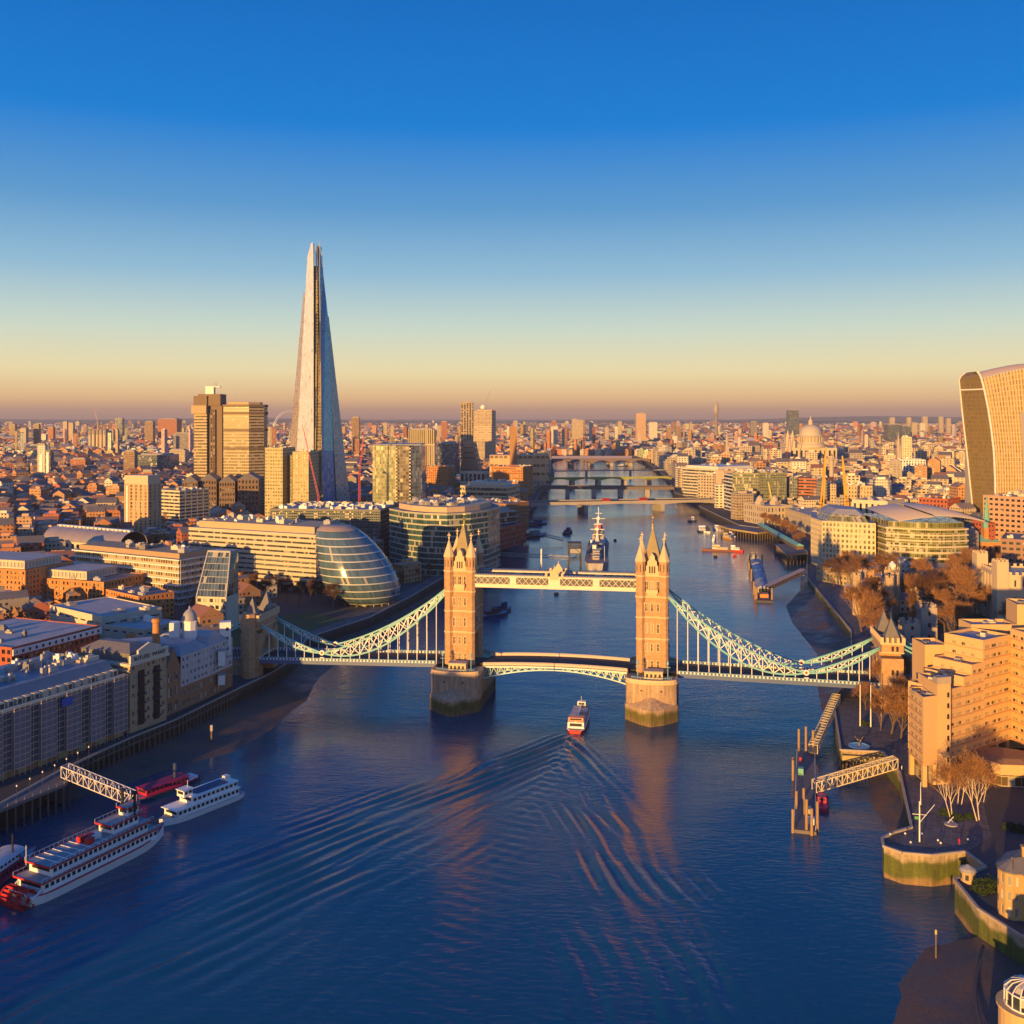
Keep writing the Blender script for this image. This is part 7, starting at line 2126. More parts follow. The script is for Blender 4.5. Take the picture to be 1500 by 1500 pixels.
def gangway(name, label, p, q, m, w_=2.6, h=2.6, n=14, roof=None):
    p, q = Vector(p), Vector(q); d = q - p; L = d.length
    o = thing(name, label, 'gangway', p); ang = math.atan2(d.y, d.x); s = Vector((-math.sin(ang), math.cos(ang), 0)) * w_ / 2; up = Vector((0, 0, h))
    b = MB(); b.bar((0, 0, 0), d, w_, .25); b.build('deck', DECKW, o)
    for k in (1, -1):
        t = MB()
        t.bar(s * k, d + s * k, .28); t.bar(s * k + up, d + s * k + up, .28)
        for i in range(n + 1):
            t.bar(s * k + d * i / n, s * k + d * i / n + up, .2)
            if i < n:
                a, c_ = s * k + d * i / n, s * k + d * (i + 1) / n
                t.bar(a, c_ + up, .16) if i % 2 else t.bar(a + up, c_, .16)
        t.build('side_truss', m, o)
    t = MB()
    for i in range(n + 1):
        t.bar(s + d * i / n + up, -s + d * i / n + up, .18)
        if i < n: t.bar(s + d * i / n + up, -s + d * (i + 1) / n + up, .14)
    t.build('top_bracing', m, o)
    if roof:
        t = MB(); t.bar(up, d + up, w_ + .6, .3); t.build('roof', roof, o)
    return o


CREAMST = mat('cream steel', (.66, .56, .36), .5, .1, .4)
gangway('gangway', 'cream lattice gangway from hotel bank down to the floating pier', (125.6, 331, 8.6), (97.5, 326, 2.6), CREAMST, 3, 3.2, 16)
gangway('gangway', 'steep pale lattice gangway from the quay by the fountain to the floating pier', (131, 408, 8.4), (108.5, 364, 2.2), CREAMST, 3, 3.0, 20)
gangway('gangway', 'white lattice gangway slanting from shaded jetty down to the paddle steamer berth', (-142.5, 322, 9), (-117.5, 313, 3.5), mat('gangway white', (.62, .60, .62), .5, .1), 3.2, 3.4, 12)
gangway('gangway', 'roofed brown gangway from castle pier gate down to the blue-roofed pontoon', (214, 742, 9), (176, 702, 3), TIMBER, 4, 3, 12, mat('gangway roof', (.36, .28, .25), .6, .15))
gangway('gangway', 'long footbridge from the shaded bank out to the grey warship', (-30, 845, 9), (46, 822, 8), STEEL, 3, 2.4, 18)
gangway('gangway', 'thin gangway from the shaded bank to the dark tug upstream of the warship', (20, 1005, 8), (50, 985, 3), STEEL, 3, 2.4, 10)

# left jetty
o = thing('timber_jetty', 'dark timber jetty on piles along the shaded wharf, lower left', 'jetty', (-150, 300, 0))
jp = [(-160, 240), (-152.5, 270), (-150.3, 296), (-140.5, 317), (-139.5, 327), (-148, 331), (-154, 297), (-163, 240)]
jl = [(x + 150, y - 300) for x, y in jp]
b = MB(); b.prism(jl, 7.1, 8.05, None, True); b.build('deck', DECKW, o)
for (a, c_) in zip(jl[:4], jl[1:5]):
    n = max(2, int(math.dist(a, c_) / 2.6))
    b = MB()
    for k in range(n):
        t = k / n; x, y = a[0] * (1 - t) + c_[0] * t, a[1] * (1 - t) + c_[1] * t
        b.tube((x, y, 8), (x, y, 9.2), .05, n=5)
        q = MB(); q.tube((x - .3, y + .2, -3), (x - .3, y + .2, 7.2), .3, .3, 7); q.build('pile', TIMBER, o)
    b.bar(a + (9.2,), c_ + (9.2,), .1); b.bar(a + (8.6,), c_ + (8.6,), .06); b.build('railing', STEEL, o)
for k in range(7):
    x, y = -146 + k * 1.1, 318 + k * 6
    o = thing('lamp_post', 'small lit lamp post on the shaded wharf walk below the netted warehouse', 'lamp post', (x - 3, y - 14, GZ), 0, 'lamp posts along the shaded wharf'); b = MB(); b.tube((0, 0, 0), (0, 0, 4), .08, .05); b.build('post', DARKSTEEL, o); b = MB(); b.lathe(0, 0, [(.05, 3.9), (.25, 4.1), (.25, 4.4), (.05, 4.6)], 8); b.build('lamp_head', WHITE, o)

o = thing('timber_fender', 'row of dark timber fender piles against the wharf wall below the brewhouse', 'fender', (-130, 380, 0))
fl_ = [(-147, 331), (-136, 362), (-127, 384), (-116.3, 425)]
for a, c_ in zip(fl_, fl_[1:]):
    n = int(math.dist(a, c_) / 2.4)
    for k in range(n):
        t = k / n; q = MB(); x, y = a[0] * (1 - t) + c_[0] * t + 130.5, a[1] * (1 - t) + c_[1] * t - 380; q.tube((x, y, -2), (x, y, 8.3), .3, .3, 6); q.build('pile', TIMBER, o)
    q = MB(); q.bar((a[0] + 130.8, a[1] - 380, 6.4), (c_[0] + 130.8, c_[1] - 380, 6.4), .4, .5); q.bar((a[0] + 130.4, a[1] - 380, 9.2), (c_[0] + 130.4, c_[1] - 380, 9.2), .12); q.build('waling', TIMBER, o)

# lower-right houses
o = thing('bow_fronted_house', 'brown brick house with round bow front and white windows on the curved wall', 'house', (118.6, 233, GZ)); keep([(112, 226), (150, 226), (150, 256), (112, 256)])
b = MB(); bow = [(-5.2, 3), (-5.8, 1), (-5.3, -1.0), (-4.0, -2.0), (-2.2, -2.0)]
L = bow + [(-1.4, -3), (20, -15), (30, 0), (0, 9)]
pn = []
for i in range(len(L)):
    a, c_ = L[i], L[(i + 1) % len(L)]; ln = math.dist(a, c_)
    if i in (0, 1, 2, 3, 5): holes(b, a, c_, 0, 10.6, max(1, int(ln / 2.6)), 3, .42, .62, .25, .5, .1, pn)
    else: b.wallq(a, c_, 0, 10.6)
b.build('wall', mat('yellow stock brick', (.46, .30, .13), .9, .25, .5), o); windows(pn, o, G_NEAR, WHITE, 100)
b = MB(); b.prism(inset(L, .5), 0, 10.4); b.build('interior', BLACK, o)
b = MB(); b.prism(inset(L, -.35), 10.6, 11, None, True); b.prism(inset(L, -.1), 11, 13.2, poly2=inset(L, 3.2)); b.build('roof', SLATE, o)
for x, y in ((1, 1.5), (14, -1)):
    b = MB(); b.box(x, y, 10, 2.4, 1.3, 5.4, -.25); b.box(x, y, 15.2, 2.7, 1.6, .4, -.25); b.build('chimney', MATS['yellow stock brick'], o)
x, y, _ = at(1415, 1300); o = thing('summerhouse', 'tiny round summerhouse with lead roof on the curved wall', 'summerhouse', (113, 250.5, GZ)); b = MB(); b.lathe(0, 0, [(1.7, 0), (1.7, 2.8)], 12); b.build('wall', mat('summerhouse wood', (.45, .32, .18), .8), o); b = MB(); b.lathe(0, 0, [(2.1, 2.8), (1.7, 3.5), (.1, 4.3)], 12); b.build('roof', LEAD, o)
for k in range(6):
    b = MB(); a = k * pi / 3; b.box(1.68 * math.cos(a), 1.68 * math.sin(a), .9, .08, .8, 1.3, a); b.build('window', G_NEAR, bpy.data.objects['summerhouse'])
o = thing('domed_rotunda', 'stone rotunda with white-ribbed glass dome in the bottom right corner', 'house', (95, 186, GZ))
b = MB(); b.lathe(0, 0, [(5.0, -2), (5.0, 6.4), (5.4, 6.5), (5.4, 7.0)], 24); b.build('drum', BEIGE, o)
b = MB(); b.lathe(0, 0, [(3.9, 7), (3.9, 9.6), (2.8, 10.8), (.3, 11.6)], 16); b.build('glass_lantern', G_NEAR, o)
b = MB()
for k in range(16):
    a = 2 * pi * k / 16; c_, s = math.cos(a), math.sin(a)
    b.bar((3.95 * c_, 3.95 * s, 7), (3.95 * c_, 3.95 * s, 9.7), .18); b.bar((3.95 * c_, 3.95 * s, 9.7), (2.85 * c_, 2.85 * s, 10.9), .14); b.bar((2.85 * c_, 2.85 * s, 10.9), (.2 * c_, .2 * s, 11.75), .14)
    a2 = 2 * pi * (k + 1) / 16; b.bar((3.97 * c_, 3.97 * s, 9.65), (3.97 * math.cos(a2), 3.97 * math.sin(a2), 9.65), .22); b.bar((3.97 * c_, 3.97 * s, 7.1), (3.97 * math.cos(a2), 3.97 * math.sin(a2), 7.1), .3)
b.tube((0, 0, 11.6), (0, 0, 12.4), .12, .04); b.build('white_ribs', WHITE, o)
b = MB(); b.box(9, -9, -2, 18, 14, 7.5, .2); b.build('terrace_block', BEIGE, o); b = MB(); b.box(9, -9, 5.5, 16, 12, .4, .2); b.build('terrace_roof', LEAD, o)
x, y, _ = at(1371, 1398, 1); o = thing('tide_post', 'tall weathered tide post with yellow top at the edge of the lower right beach', 'post', (x, y, 0)); b = MB(); b.tube((0, 0, -2), (0, 0, 5.6), .18); b.build('post', TIMBER, o); b = MB(); b.tube((0, 0, 5.6), (0, 0, 6.6), .24); b.build('top_mark', mat('post yellow', (.55, .45, .1), .6), o)
o = thing('mooring_boom', 'curved dark boom lying across the lower right beach', 'boom', (96, 215, 1)); b = MB(); pv_ = None
for t in np.linspace(0, 1, 14):
    p = (-4.5 + 13 * t ** 2.2 - 0, -32 + 42 * t, .25 + .9 * t)
    if pv_: b.tube(pv_, p, .35, n=6)
    pv_ = p
b.build('boom', DARKSTEEL, o)
# timber quay shed and platforms by the customs building
P0, P1 = pt(1114, 1060)[:2], pt(1172, 880)[:2]
o = thing('quay_shed', 'long low green-roofed shed along the quay in front of the customs building', 'shed', P1 + (GZ,), math.atan2(P0[1] - P1[1], P0[0] - P1[0])); Lq = math.dist(P0, P1)
b = MB(); b.box(Lq / 2, 0, 0, Lq, 6, 3.4); b.build('wall', TIMBER, o); b = MB(); b.prism([(0, -3.8), (Lq, -3.8), (Lq, 3.8), (0, 3.8)], 3.4, 5.4, poly2=[(1, -.2), (Lq - 1, -.2), (Lq - 1, .2), (1, .2)]); b.build('roof', COPPER, o)
for lab, poly in (('brown timber platform on many piles by the cornered office', [(231, 850), (252, 862), (264, 915), (240, 922)]), ('square piled quay head at the near end of the dark quay wall', [(222, 1085), (262, 1062), (268, 1030), (246, 1012), (226, 1050)])):
    cx, cy = centre(poly); o = thing('piled_platform', lab, 'platform', (cx, cy, 0)); L = [(x - cx, y - cy) for x, y in poly]
    b = MB(); b.prism(L, 6.6, 8.1, None, True); b.build('deck', DECKW, o); b = MB()
    for i in range(len(L)):
        a, c_ = L[i], L[(i + 1) % len(L)]; n = max(2, int(math.dist(a, c_) / 4))
        b.bar(a + (7.2,), c_ + (7.2,), .5, 1.6)
        for k in range(n):
            t = k / n; q = MB(); q.tube((a[0] * (1 - t) + c_[0] * t, a[1] * (1 - t) + c_[1] * t, -2), (a[0] * (1 - t) + c_[0] * t, a[1] * (1 - t) + c_[1] * t, 6.8), .4, n=6); q.build('pile', TIMBER, o)
    b.build('edge_beam', mat('ochre concrete', (.42, .32, .14), .8, .2), o)

# ================================================================== vessels


def hull(mb, L, bm, z0, z1, bow=.28, stern=.12, sheer=.6, flare=.82, n=14, blunt=.0):
    """hull along +x, bow forward"""
    secs = []
    for i in range(n + 1):
        t = i / n; x = -L / 2 + L * t
        w_ = bm / 2
        if t > 1 - bow: k = (t - (1 - bow)) / bow; w_ *= max(blunt, (1 - k ** 2.0))
        if t < stern: k = 1 - t / stern; w_ *= 1 - .35 * k ** 2
        zt__ = z1 + sheer * max(0, (t - .6) / .4) ** 2
        secs.append((x, w_, zt__))
    for a, b_ in zip(secs, secs[1:]):
        for s in (1, -1):
            f = [(a[0], -s * a[1] * flare, z0), (b_[0], -s * b_[1] * flare, z0), (b_[0], -s * b_[1], b_[2]), (a[0], -s * a[1], a[2])]
            mb.face(f if s > 0 else f[::-1])
    dk_ = [(s[0], -s[1], s[2] - .05) for s in secs] + [(s[0], s[1], s[2] - .05) for s in reversed(secs)]
    d2 = []
    for p in dk_:
        if not d2 or (Vector(p) - Vector(d2[-1])).length > .01: d2.append(p)
    a = secs[0]
    mb.face([(a[0], a[1] * flare, z0), (a[0], -a[1] * flare, z0), (a[0], -a[1], a[2]), (a[0], a[1], a[2])])
    return d2, secs


def vessel(name, label, cat, x, y, head, L, bm, hm, dm, z1=1.6, house=(), bow=.28, sheer=.6, band=None, group=None, blunt=.06):
    """hull, deck, then deckhouses: (x0, x1, width, z, height, material, window rows)"""
    o = thing(name, label, cat, (x, y, 0), head, group)
    b = MB(); d2, secs = hull(b, L, bm, -.4, z1, bow, .12, sheer, blunt=blunt); b.build('hull', hm, o)
    b = MB(); b.face(d2); b.build('deck', dm, o)
    if band:
        b = MB()
        for a, c_ in zip(secs, secs[1:]):
            for s in (1, -1): b.bar((a[0], s * a[1], a[2]), (c_[0], s * c_[1], c_[2]), .22, .3)
        b.build('rubbing_band', band, o)
    for (x0, x1, w_, z, h, m, rows) in house:
        b = MB(); b.box((x0 + x1) / 2, 0, z, x1 - x0, w_, h); hb = b.build('deckhouse', m, o)
        for r in range(rows):
            q = MB(); zz = z + h * (r + .42) / rows; n = max(2, int((x1 - x0) / 1.6)); hh = min(1.0, h / rows * .42)
            for k in range(n):
                cx = x0 + (k + .5) * (x1 - x0) / n
                for s in (-1, 1): q.box(cx, s * (w_ / 2 + .02), zz, (x1 - x0) / n * .62, .06, hh)
            for s, xx in ((-1, x0 - .02), (1, x1 + .02)): q.box(xx, 0, zz, .06, w_ * .75, hh)
            q.build('window_band', BLACK, hb)
    return o


dirang = lambda p, q: math.atan2(q[1] - p[1], q[0] - p[0])
BW = mat('boat white', (.84, .83, .82), .45, .1, .4)
GREYDK = mat('grey deck', (.30, .29, .31), .7, .2, .4)
# paddle steamer
ps = vessel('paddle_steamer', 'white stern-wheel paddle steamer with red trim and red paddle wheel, lower left', 'paddle steamer', -113.5, 276.5, dirang((-124, 255), (-103, 298)), 48, 11, BW, GREYDK, 2.6,
            ((-21, 17, 9.8, 2.6, 2.7, BW, 1), (-18, 14, 8.6, 5.5, 2.6, BW, 1), (3, 12, 5.5, 8.4, 2.3, BW, 1), (9, 13, 3.4, 10.9, 2.2, BW, 1)), .3, .9, RED)
for (x0, x1, w_, z) in ((-22, 18, 10.6, 5.3), (-19, 15.5, 9.6, 8.1), (2, 13, 6.4, 10.7), (8.5, 13.5, 4.2, 13.1)):
    b = MB(); b.box((x0 + x1) / 2, 0, z, x1 - x0, w_, .25); b.build('upper_deck', GREYDK, ps); b = MB()
    for s in (-1, 1): b.bar((x0, s * w_ / 2, z + .1), (x1, s * w_ / 2, z + .1), .16, .45)
    for xx in (x0, x1): b.bar((xx, -w_ / 2, z + .1), (xx, w_ / 2, z + .1), .16, .45)
    b.build('red_trim', RED, ps); b = MB()
    for s in (-1, 1):
        b.bar((x0, s * w_ / 2, z + 1.2), (x1, s * w_ / 2, z + 1.2), .08)
        for k in range(int((x1 - x0) / 1.5) + 1): b.tube((x0 + k * 1.5, s * w_ / 2, z), (x0 + k * 1.5, s * w_ / 2, z + 1.2), .05, n=4)
    b.build('railing', WHITE, ps)
pw = bpy.data.objects.new('paddle_wheel', None); C.objects.link(pw); pw.parent = ps; pw.location = (-24.6, 0, 2.2)
for y in (-3.6, 0, 3.6):
    b = MB()
    for k in range(14):
        a0, a1 = 2 * pi * k / 14, 2 * pi * (k + 1) / 14
        b.bar((2.6 * math.cos(a0), y, 2.6 * math.sin(a0)), (2.6 * math.cos(a1), y, 2.6 * math.sin(a1)), .22); b.bar((0, y, 0), (2.6 * math.cos(a0), y, 2.6 * math.sin(a0)), .14)
    b.build('rim', RED, pw)
for k in range(14):
    b = MB(); a = 2 * pi * k / 14; b.box(2.3 * math.cos(a), 0, 2.3 * math.sin(a) - .3, .14, 7.6, .6); b.build('blade', RED, pw)
for y in (-2.4, 2.4):
    b = MB(); b.tube((11, y, 10), (11, y, 17), .42, .38, 10); b.mi = 1; b.lathe(11, y, [(.4, 16.6), (.8, 17), (.8, 17.4), (.4, 17.6)], 10); b.build('funnel', [BLACK, BLACK], ps)
for (x, y) in ((-4, -1.6), (-2.2, .5), (-4.2, 1.2)):
    b = MB(); b.box(x, y, 8.4, 2.0, 1.7, 1.5); b.build('red_locker', RED, ps)
b = MB()
for k in range(7): b.box(-16 + k * 2.6, 0, 8.36, .2, 8.8, .12)
b.box(-1, 0, 8.4, 3, 2, 1.2); b.tube((-20, 3, 8), (-20, 3, 13), .08); b.tube((6, -3.5, 10), (6, -3.5, 14), .08); b.build('deck_fittings', WHITE, ps)
b = MB(); b.box(-22.6, 0, 2.6, 3.6, 9, .2); b.bar((-24.4, -4.6, 2.4), (-20, -4.6, 4.6), .3); b.bar((-24.4, 4.6, 2.4), (-20, 4.6, 4.6), .3); b.build('wheel_support', BW, ps)
# white cruise boat
cb = vessel('cruise_boat', 'white two-deck cruise boat with black roof strip moored behind the paddle steamer', 'cruise boat', -97.5, 316.5, dirang((-89, 329), (-106, 304)), 31, 7.4, BW, GREYDK, 1.7,
            ((-12.5, 11, 6.6, 1.7, 2.3, BW, 1), (-12, 5.5, 6.2, 4.2, 2.1, BW, 1), (4.5, 7.6, 3.4, 6.6, 2.0, BW, 1)), .3, .7)
b = MB(); b.box(-.5, 0, 4.0, 25, 7.2, .2); b.build('upper_deck', BW, cb); b = MB(); b.box(-3.5, 0, 6.3, 17.5, 6.6, .2); b.build('roof', BW, cb); b = MB(); b.box(-3, 0, 6.5, 12, 4.2, .25); b.build('black_awning', NAVY, cb)
b = MB(); b.box(-10, 0, 6.5, 1.8, 1.8, 1.6); b.build('white_locker', WHITE, cb); b = MB(); b.box(6, 0, 8.6, 4, 3.8, .2); b.tube((5, 0, 8.7), (5, 0, 11), .08); b.build('wheelhouse_roof', WHITE, cb)
# purple boat with the dark funnel
pb_ = vessel('party_boat', 'long magenta-roofed boat with dark funnel moored behind the white cruise boat', 'party boat', -113.5, 334, dirang((-120, 325), (-107, 343)), 25, 6, NAVY, GREYDK, 1.4, ((-10, 6, 5, 1.4, 1.9, PINKRED, 1),), .3, .6, PINKRED)
b = MB(); b.box(-2, 0, 3.3, 17, 5.4, .25); b.build('roof', PINKRED, pb_); b = MB(); b.box(8, 0, 1.5, 4, 4, .9); b.build('foredeck_cover', WHITE, pb_); b = MB(); b.tube((2.5, 0, 3.4), (2.5, 0, 8.2), .8, .75, 10); b.build('funnel', NAVY, pb_)
# boat cut by the left edge
lb = vessel('launch', 'long passenger launch with grey-white roof, cut by the left edge of the photo', 'launch', -137, 262, dirang((-138, 240), (-132, 283)), 44, 8, NAVY, GREYDK, 1.8, ((-18, 12, 7, 1.8, 2.3, PINKRED, 1), (-16, 10, 6.4, 4.4, 1.9, BW, 1)), .3, .8, PINKRED)
b = MB(); b.sm = True
for i in range(8):
    t0, t1_ = i / 8, (i + 1) / 8; b.face([(-19, -3.8 + 7.6 * t0, 6.2 + .7 * math.sin(pi * t0)), (13, -3.8 + 7.6 * t0, 6.2 + .7 * math.sin(pi * t0)), (13, -3.8 + 7.6 * t1_, 6.2 + .7 * math.sin(pi * t1_)), (-19, -3.8 + 7.6 * t1_, 6.2 + .7 * math.sin(pi * t1_))])
b.build('roof', mat('boat canopy', (.52, .48, .50), .6, .15, .4), lb)
for y in (-2, 2):
    b = MB(); b.tube((9, y, 6), (9, y, 11.5), .28, .24, 8); b.build('funnel', BLACK, lb)
b = MB(); b.box(15, 1, 1.9, 1.6, 1.6, 1.3); b.build('red_locker', RED, lb)
# the moving boat with its wake
tb = vessel('tour_boat', 'white and red tour boat heading up river towards the bridge, trailing a wake', 'tour boat', 27.2, 409, pi / 2 - HEAD, 32, 7.2, RED, GREYDK, 1.3, ((-13.5, 9, 6.4, 1.3, 2.4, BW, 1), (-13.5, -10, 6.0, 3.9, 1.6, mat('stern salmon', (.75, .30, .18), .5), 1), (9.5, 12, 3.4, 3.2, 2.2, BW, 1)), .3, .8, BW)
b = MB()
for (x0, x1, m) in ((-9.6, -4.5, 0), (-4.3, .6, 1), (.8, 5.6, 0), (5.8, 9.2, 1)):
    b.mi = m; b.box((x0 + x1) / 2, -1.7, 3.75, x1 - x0, 2.9, .2); b.mi = 1 - m if m else 0; b.box((x0 + x1) / 2, 1.7, 3.75, x1 - x0, 2.9, .2)
b.build('roof_panels', [mat('roof lilac', (.42, .38, .46), .5, .1), mat('roof dark', (.07, .08, .12), .4, .1)], tb)
b = MB(); b.box(-2.2, 0, 3.7, 23, .5, .45); b.bar((-14.4, -3.2, 2.3), (-14.4, 3.2, 2.3), .15); b.tube((9, 0, 4), (9, 0, 8), .07); b.build('roof_spine', WHITE, tb)
# moored red workboat
rb = vessel('workboat', 'small crimson workboat moored beside the floating pier', 'workboat', 98.5, 321, th, 13, 4, PINKRED, PINKRED, 1.2, ((-1.5, 3, 2.6, 1.2, 1.7, PINKRED, 1),), .3, .6, BLACK)
# warship
wsm = mat('warship grey', (.38, .36, .36), .6, .25, .12); wsd = mat('warship dark blue-grey', (.17, .19, .23), .6, .2, .15); wsp = mat('warship deck', (.30, .22, .18), .8, .2, .3)
ws = vessel('warship', 'grey camouflaged museum warship with two masts moored beyond the bridge', 'warship', 76, 895, pi / 2 - R(6), 182, 19, wsm, wsp, 7, ((-38, 38, 12, 7, 5, wsm, 1), (8, 30, 10, 12, 7, wsm, 2), (14, 26, 8, 19, 5, wsd, 1), (-32, -12, 9, 12, 4, wsd, 1)), .3, 3)
for xx in (-6, 20):
    b = MB(); b.tube((xx - (0 if xx > 0 else 4), 0, 12), (xx - 8, 0, 26), 2.6, 2.4, 12); b.build('funnel', wsd, ws)
for xx, zt2 in ((34, 41), (-22, 36)):
    b = MB(); b.tube((xx, 0, 12), (xx, 0, zt2), .7, .3); b.tube((xx + 2, 2, 12), (xx, 0, zt2 * .7), .4); b.tube((xx + 2, -2, 12), (xx, 0, zt2 * .7), .4)
    for zz, ww in ((zt2 * .62, 7), (zt2 * .74, 12), (zt2 * .86, 6)): b.bar((xx, -ww / 2, zz), (xx, ww / 2, zz), .45)
    b.lathe(xx, 0, [(1.8, zt2 * .72), (1.8, zt2 * .78)], 8); b.build('mast', BW, ws)
for xx in (-66, -52, 48, 62):
    tq = bpy.data.objects.new('gun_turret', None); C.objects.link(tq); tq.parent = ws; tq.location = (xx, 0, 7.2 + (2.5 if xx in (-52, 48) else 0)); sg = 1 if xx > 0 else -1
    b = MB(); b.lathe(0, 0, [(4, -3), (4, 0)], 14); b.prism([(-4, -3.6), (4.5, -2.6), (4.5, 2.6), (-4, 3.6)] if sg > 0 else [(-4.5, -2.6), (4, -3.6), (4, 3.6), (-4.5, 2.6)], 0, 3); b.build('gun_house', wsm, tq)
    for y in (-1.5, 0, 1.5):
        b = MB(); b.tube((sg * 4, y, 1.6), (sg * 11, y, 2.2), .3, .22); b.build('gun_barrel', wsd, tq)
for (x, y, z, sx, sy, h, m) in ((0, 5, 12, 5, 3, 3, BW), (4, -5, 12, 4, 3, 3, BW), (-20, 4.5, 12, 6, 2.5, 2.4, BW), (-40, 0, 9, 10, 8, 4, wsd), (-44, 2, 12.8, 3, 3, 3, BW), (10, 0, 24, 5, 5, 3, RED)):
    b = MB(); b.box(x, y, z, sx, sy, h); b.build('deck_fitting', m, ws)
b = MB()
for xx in (28, 24, 18): b.box(xx, 0, 20 + (28 - xx) * .4, 2, 7, 2.5)
b.build('bridge_wings', wsd, ws)
b = MB(); b.bar((-82, -7, 8), (-82, -7, 20), .25); b.build('ensign_staff', WHITE, ws)
# access gantry beside the warship
o = thing('access_gantry', 'dark lattice access tower standing in the water left of the warship', 'gantry', (52, 838, 0)); b = MB()
for x in (-5, 5):
    for y in (-6, 6): b.bar((x, y, -2), (x, y, 19), .9)
for z in (6, 11, 16, 19):
    for s in (-1, 1): b.bar((-5, s * 6, z), (5, s * 6, z), .7); b.bar((s * 5, -6, z), (s * 5, 6, z), .7)
for s in (-1, 1): b.bar((-5, s * 6, 1), (5, s * 6, 11), .4); b.bar((5, s * 6, 11), (-5, s * 6, 19), .4)
b.build('frame', DARKSTEEL, o); b = MB(); b.box(0, 0, 11, 9.6, 11.6, 4); b.build('cabin', STEEL, o); b = MB(); b.box(0, 0, 19, 11, 13, .8); b.build('roof', DARKSTEEL, o)
x, y, _ = at(793, 838, 0); o = thing('white_post', 'tall white mooring post standing in the river left of the warship', 'post', (x, y, 0)); b = MB(); b.tube((0, 0, -2), (0, 0, 17), .9, .6); b.build('post', WHITE, o); b = MB(); b.lathe(0, 0, [(1.0, 17), (.1, 19)], 8); b.build('cap', WHITE, o)
x, y, _ = at(757, 832, 0); o = thing('pier_pavilion', 'domed glass pier pavilion on the shaded bank near the warship footbridge', 'pavilion', (-26, 838, GZ)); b = MB(); b.lathe(0, 0, [(9, 0), (9, 7)], 20); b.build('glazing', G_GREEN, o); b = MB(); b.lathe(0, 0, [(10, 7), (10, 7.8), (7, 9.5), (2, 10.3)], 20); b.build('roof', STEEL, o)
for k in range(10):
    b = MB(); a = 2 * pi * k / 10; b.tube((9.4 * math.cos(a), 9.4 * math.sin(a), 0), (9.4 * math.cos(a), 9.4 * math.sin(a), 7), .3); b.build('column', STEEL, bpy.data.objects['pier_pavilion'])

# castle pier pontoon with blue canopies
pa_, pb2 = (205, 850), (168, 672)
o = thing('pier_pontoon', 'long pier pontoon with blue canopies and orange piles off the castle wharf', 'pontoon', ((pa_[0] + pb2[0]) / 2, (pa_[1] + pb2[1]) / 2, 0), dirang(pb2, pa_))
Lp = math.dist(pa_, pb2); b = MB(); b.box(0, 0, -.5, Lp, 11, 1.9); b.build('pontoon', DARKSTEEL, o)
for (x0, x1, m) in ((-62, -28, PALEROOF), (-26, 14, mat('canopy blue', (.07, .16, .36), .5, .1)), (18, 50, MATS['canopy blue']), (54, 78, PALEROOF)):
    b = MB(); b.prism([(x0, -4.6), (x1, -4.6), (x1, 4.6), (x0, 4.6)], 4.6, 6.4, poly2=[(x0 + 1, -1), (x1 - 1, -1), (x1 - 1, 1), (x0 + 1, 1)]); b.build('canopy', m, o); b = MB(); b.box((x0 + x1) / 2, 0, 1.4, (x1 - x0) * .9, 7, 3.2); b.build('waiting_room', G_OFF, o)
for (x, y) in ((-86, -5), (-86, 5), (-80, 5.6), (-60, 6), (0, 6), (60, 6), (84, 5), (84, -5), (88, 0)):
    b = MB(); b.tube((x, y, -2), (x, y, 9), .7, .6, 8); b.build('pile', MATS['pile timber'], o)
b = MB(); b.box(-76, 0, 1.4, 8, 6, 2.4); b.build('stern_house', mat('orange house', (.60, .22, .06), .6), o)
# small craft, upstream north side
LBL = [(1014, 764, 12, .4, DARKSTEEL, WHITE, 'small dark boat nearest the dark quay wall'), (1026, 778, 26, 1.5, NAVY, BW, 'blue-white river boat, left of the moored trio'), (1031, 778, 26, 1.5, BW, BW, 'white river boat in the middle of the moored trio'), (1036, 779, 24, 1.5, BW, NAVY, 'white boat with dark cabin, right of the moored trio'), (1051, 777, 20, 1.9, BW, BW, 'white launch just right of the moored trio'),
       (1046, 792, 11, 1.2, BW, BW, 'lone small white boat in mid water on the north side'), (1064, 789, 18, 2.0, mat('ochre hull', (.45, .27, .06), .6), CREAM, 'ochre boat moored near the piled quay head'), (1071, 787, 12, 2.0, BW, BW, 'white boat tied beside the ochre boat'),
       (1052, 807, 30, 2.9, mat('rust hull', (.24, .10, .07), .7), CREAM, 'long rust-red working boat with cream cabin in mid river'), (1076, 808, 17, 2.6, RED, BW, 'white boat with scarlet hull moored at the end of the rust boat'),
       (832, 781, 26, 1.2, BLACK, NAVY, 'dark tug alone upstream left of the warship'), (786, 769, 40, .9, BLACK, NAVY, 'dark moored barge against the shaded bank, far one'), (781, 786, 45, .9, BLACK, DARKC, 'dark moored barge against the shaded bank, near one'), (724, 903, 22, .7, NAVY, DARKSTEEL, 'dark barge just right of the left bridge tower'), (737, 896, 16, .9, DARKC, NAVY, 'second dark barge right of the left bridge tower'), (910, 683, 30, .2, NAVY, BW, 'far small boat under the masonry arches')]
for px, py, L, hd, hm_, cm, lab in LBL:
    x, y, _ = at(px, py, 0); w_ = max(3.2, L * .24)
    vessel('tug' if 'tug' in lab else 'barge' if 'barge' in lab else 'river_boat', lab, 'boat', x, y, hd, L, w_, hm_, GREYDK, 1.7, ((-L * .3, L * .05, w_ * .7, 1.7, 2.3, cm, 1), (-L * .05, L * .18, w_ * .55, 1.7, 4.2, cm, 1)), .3, .8, RED if 'scarlet' in lab else None)
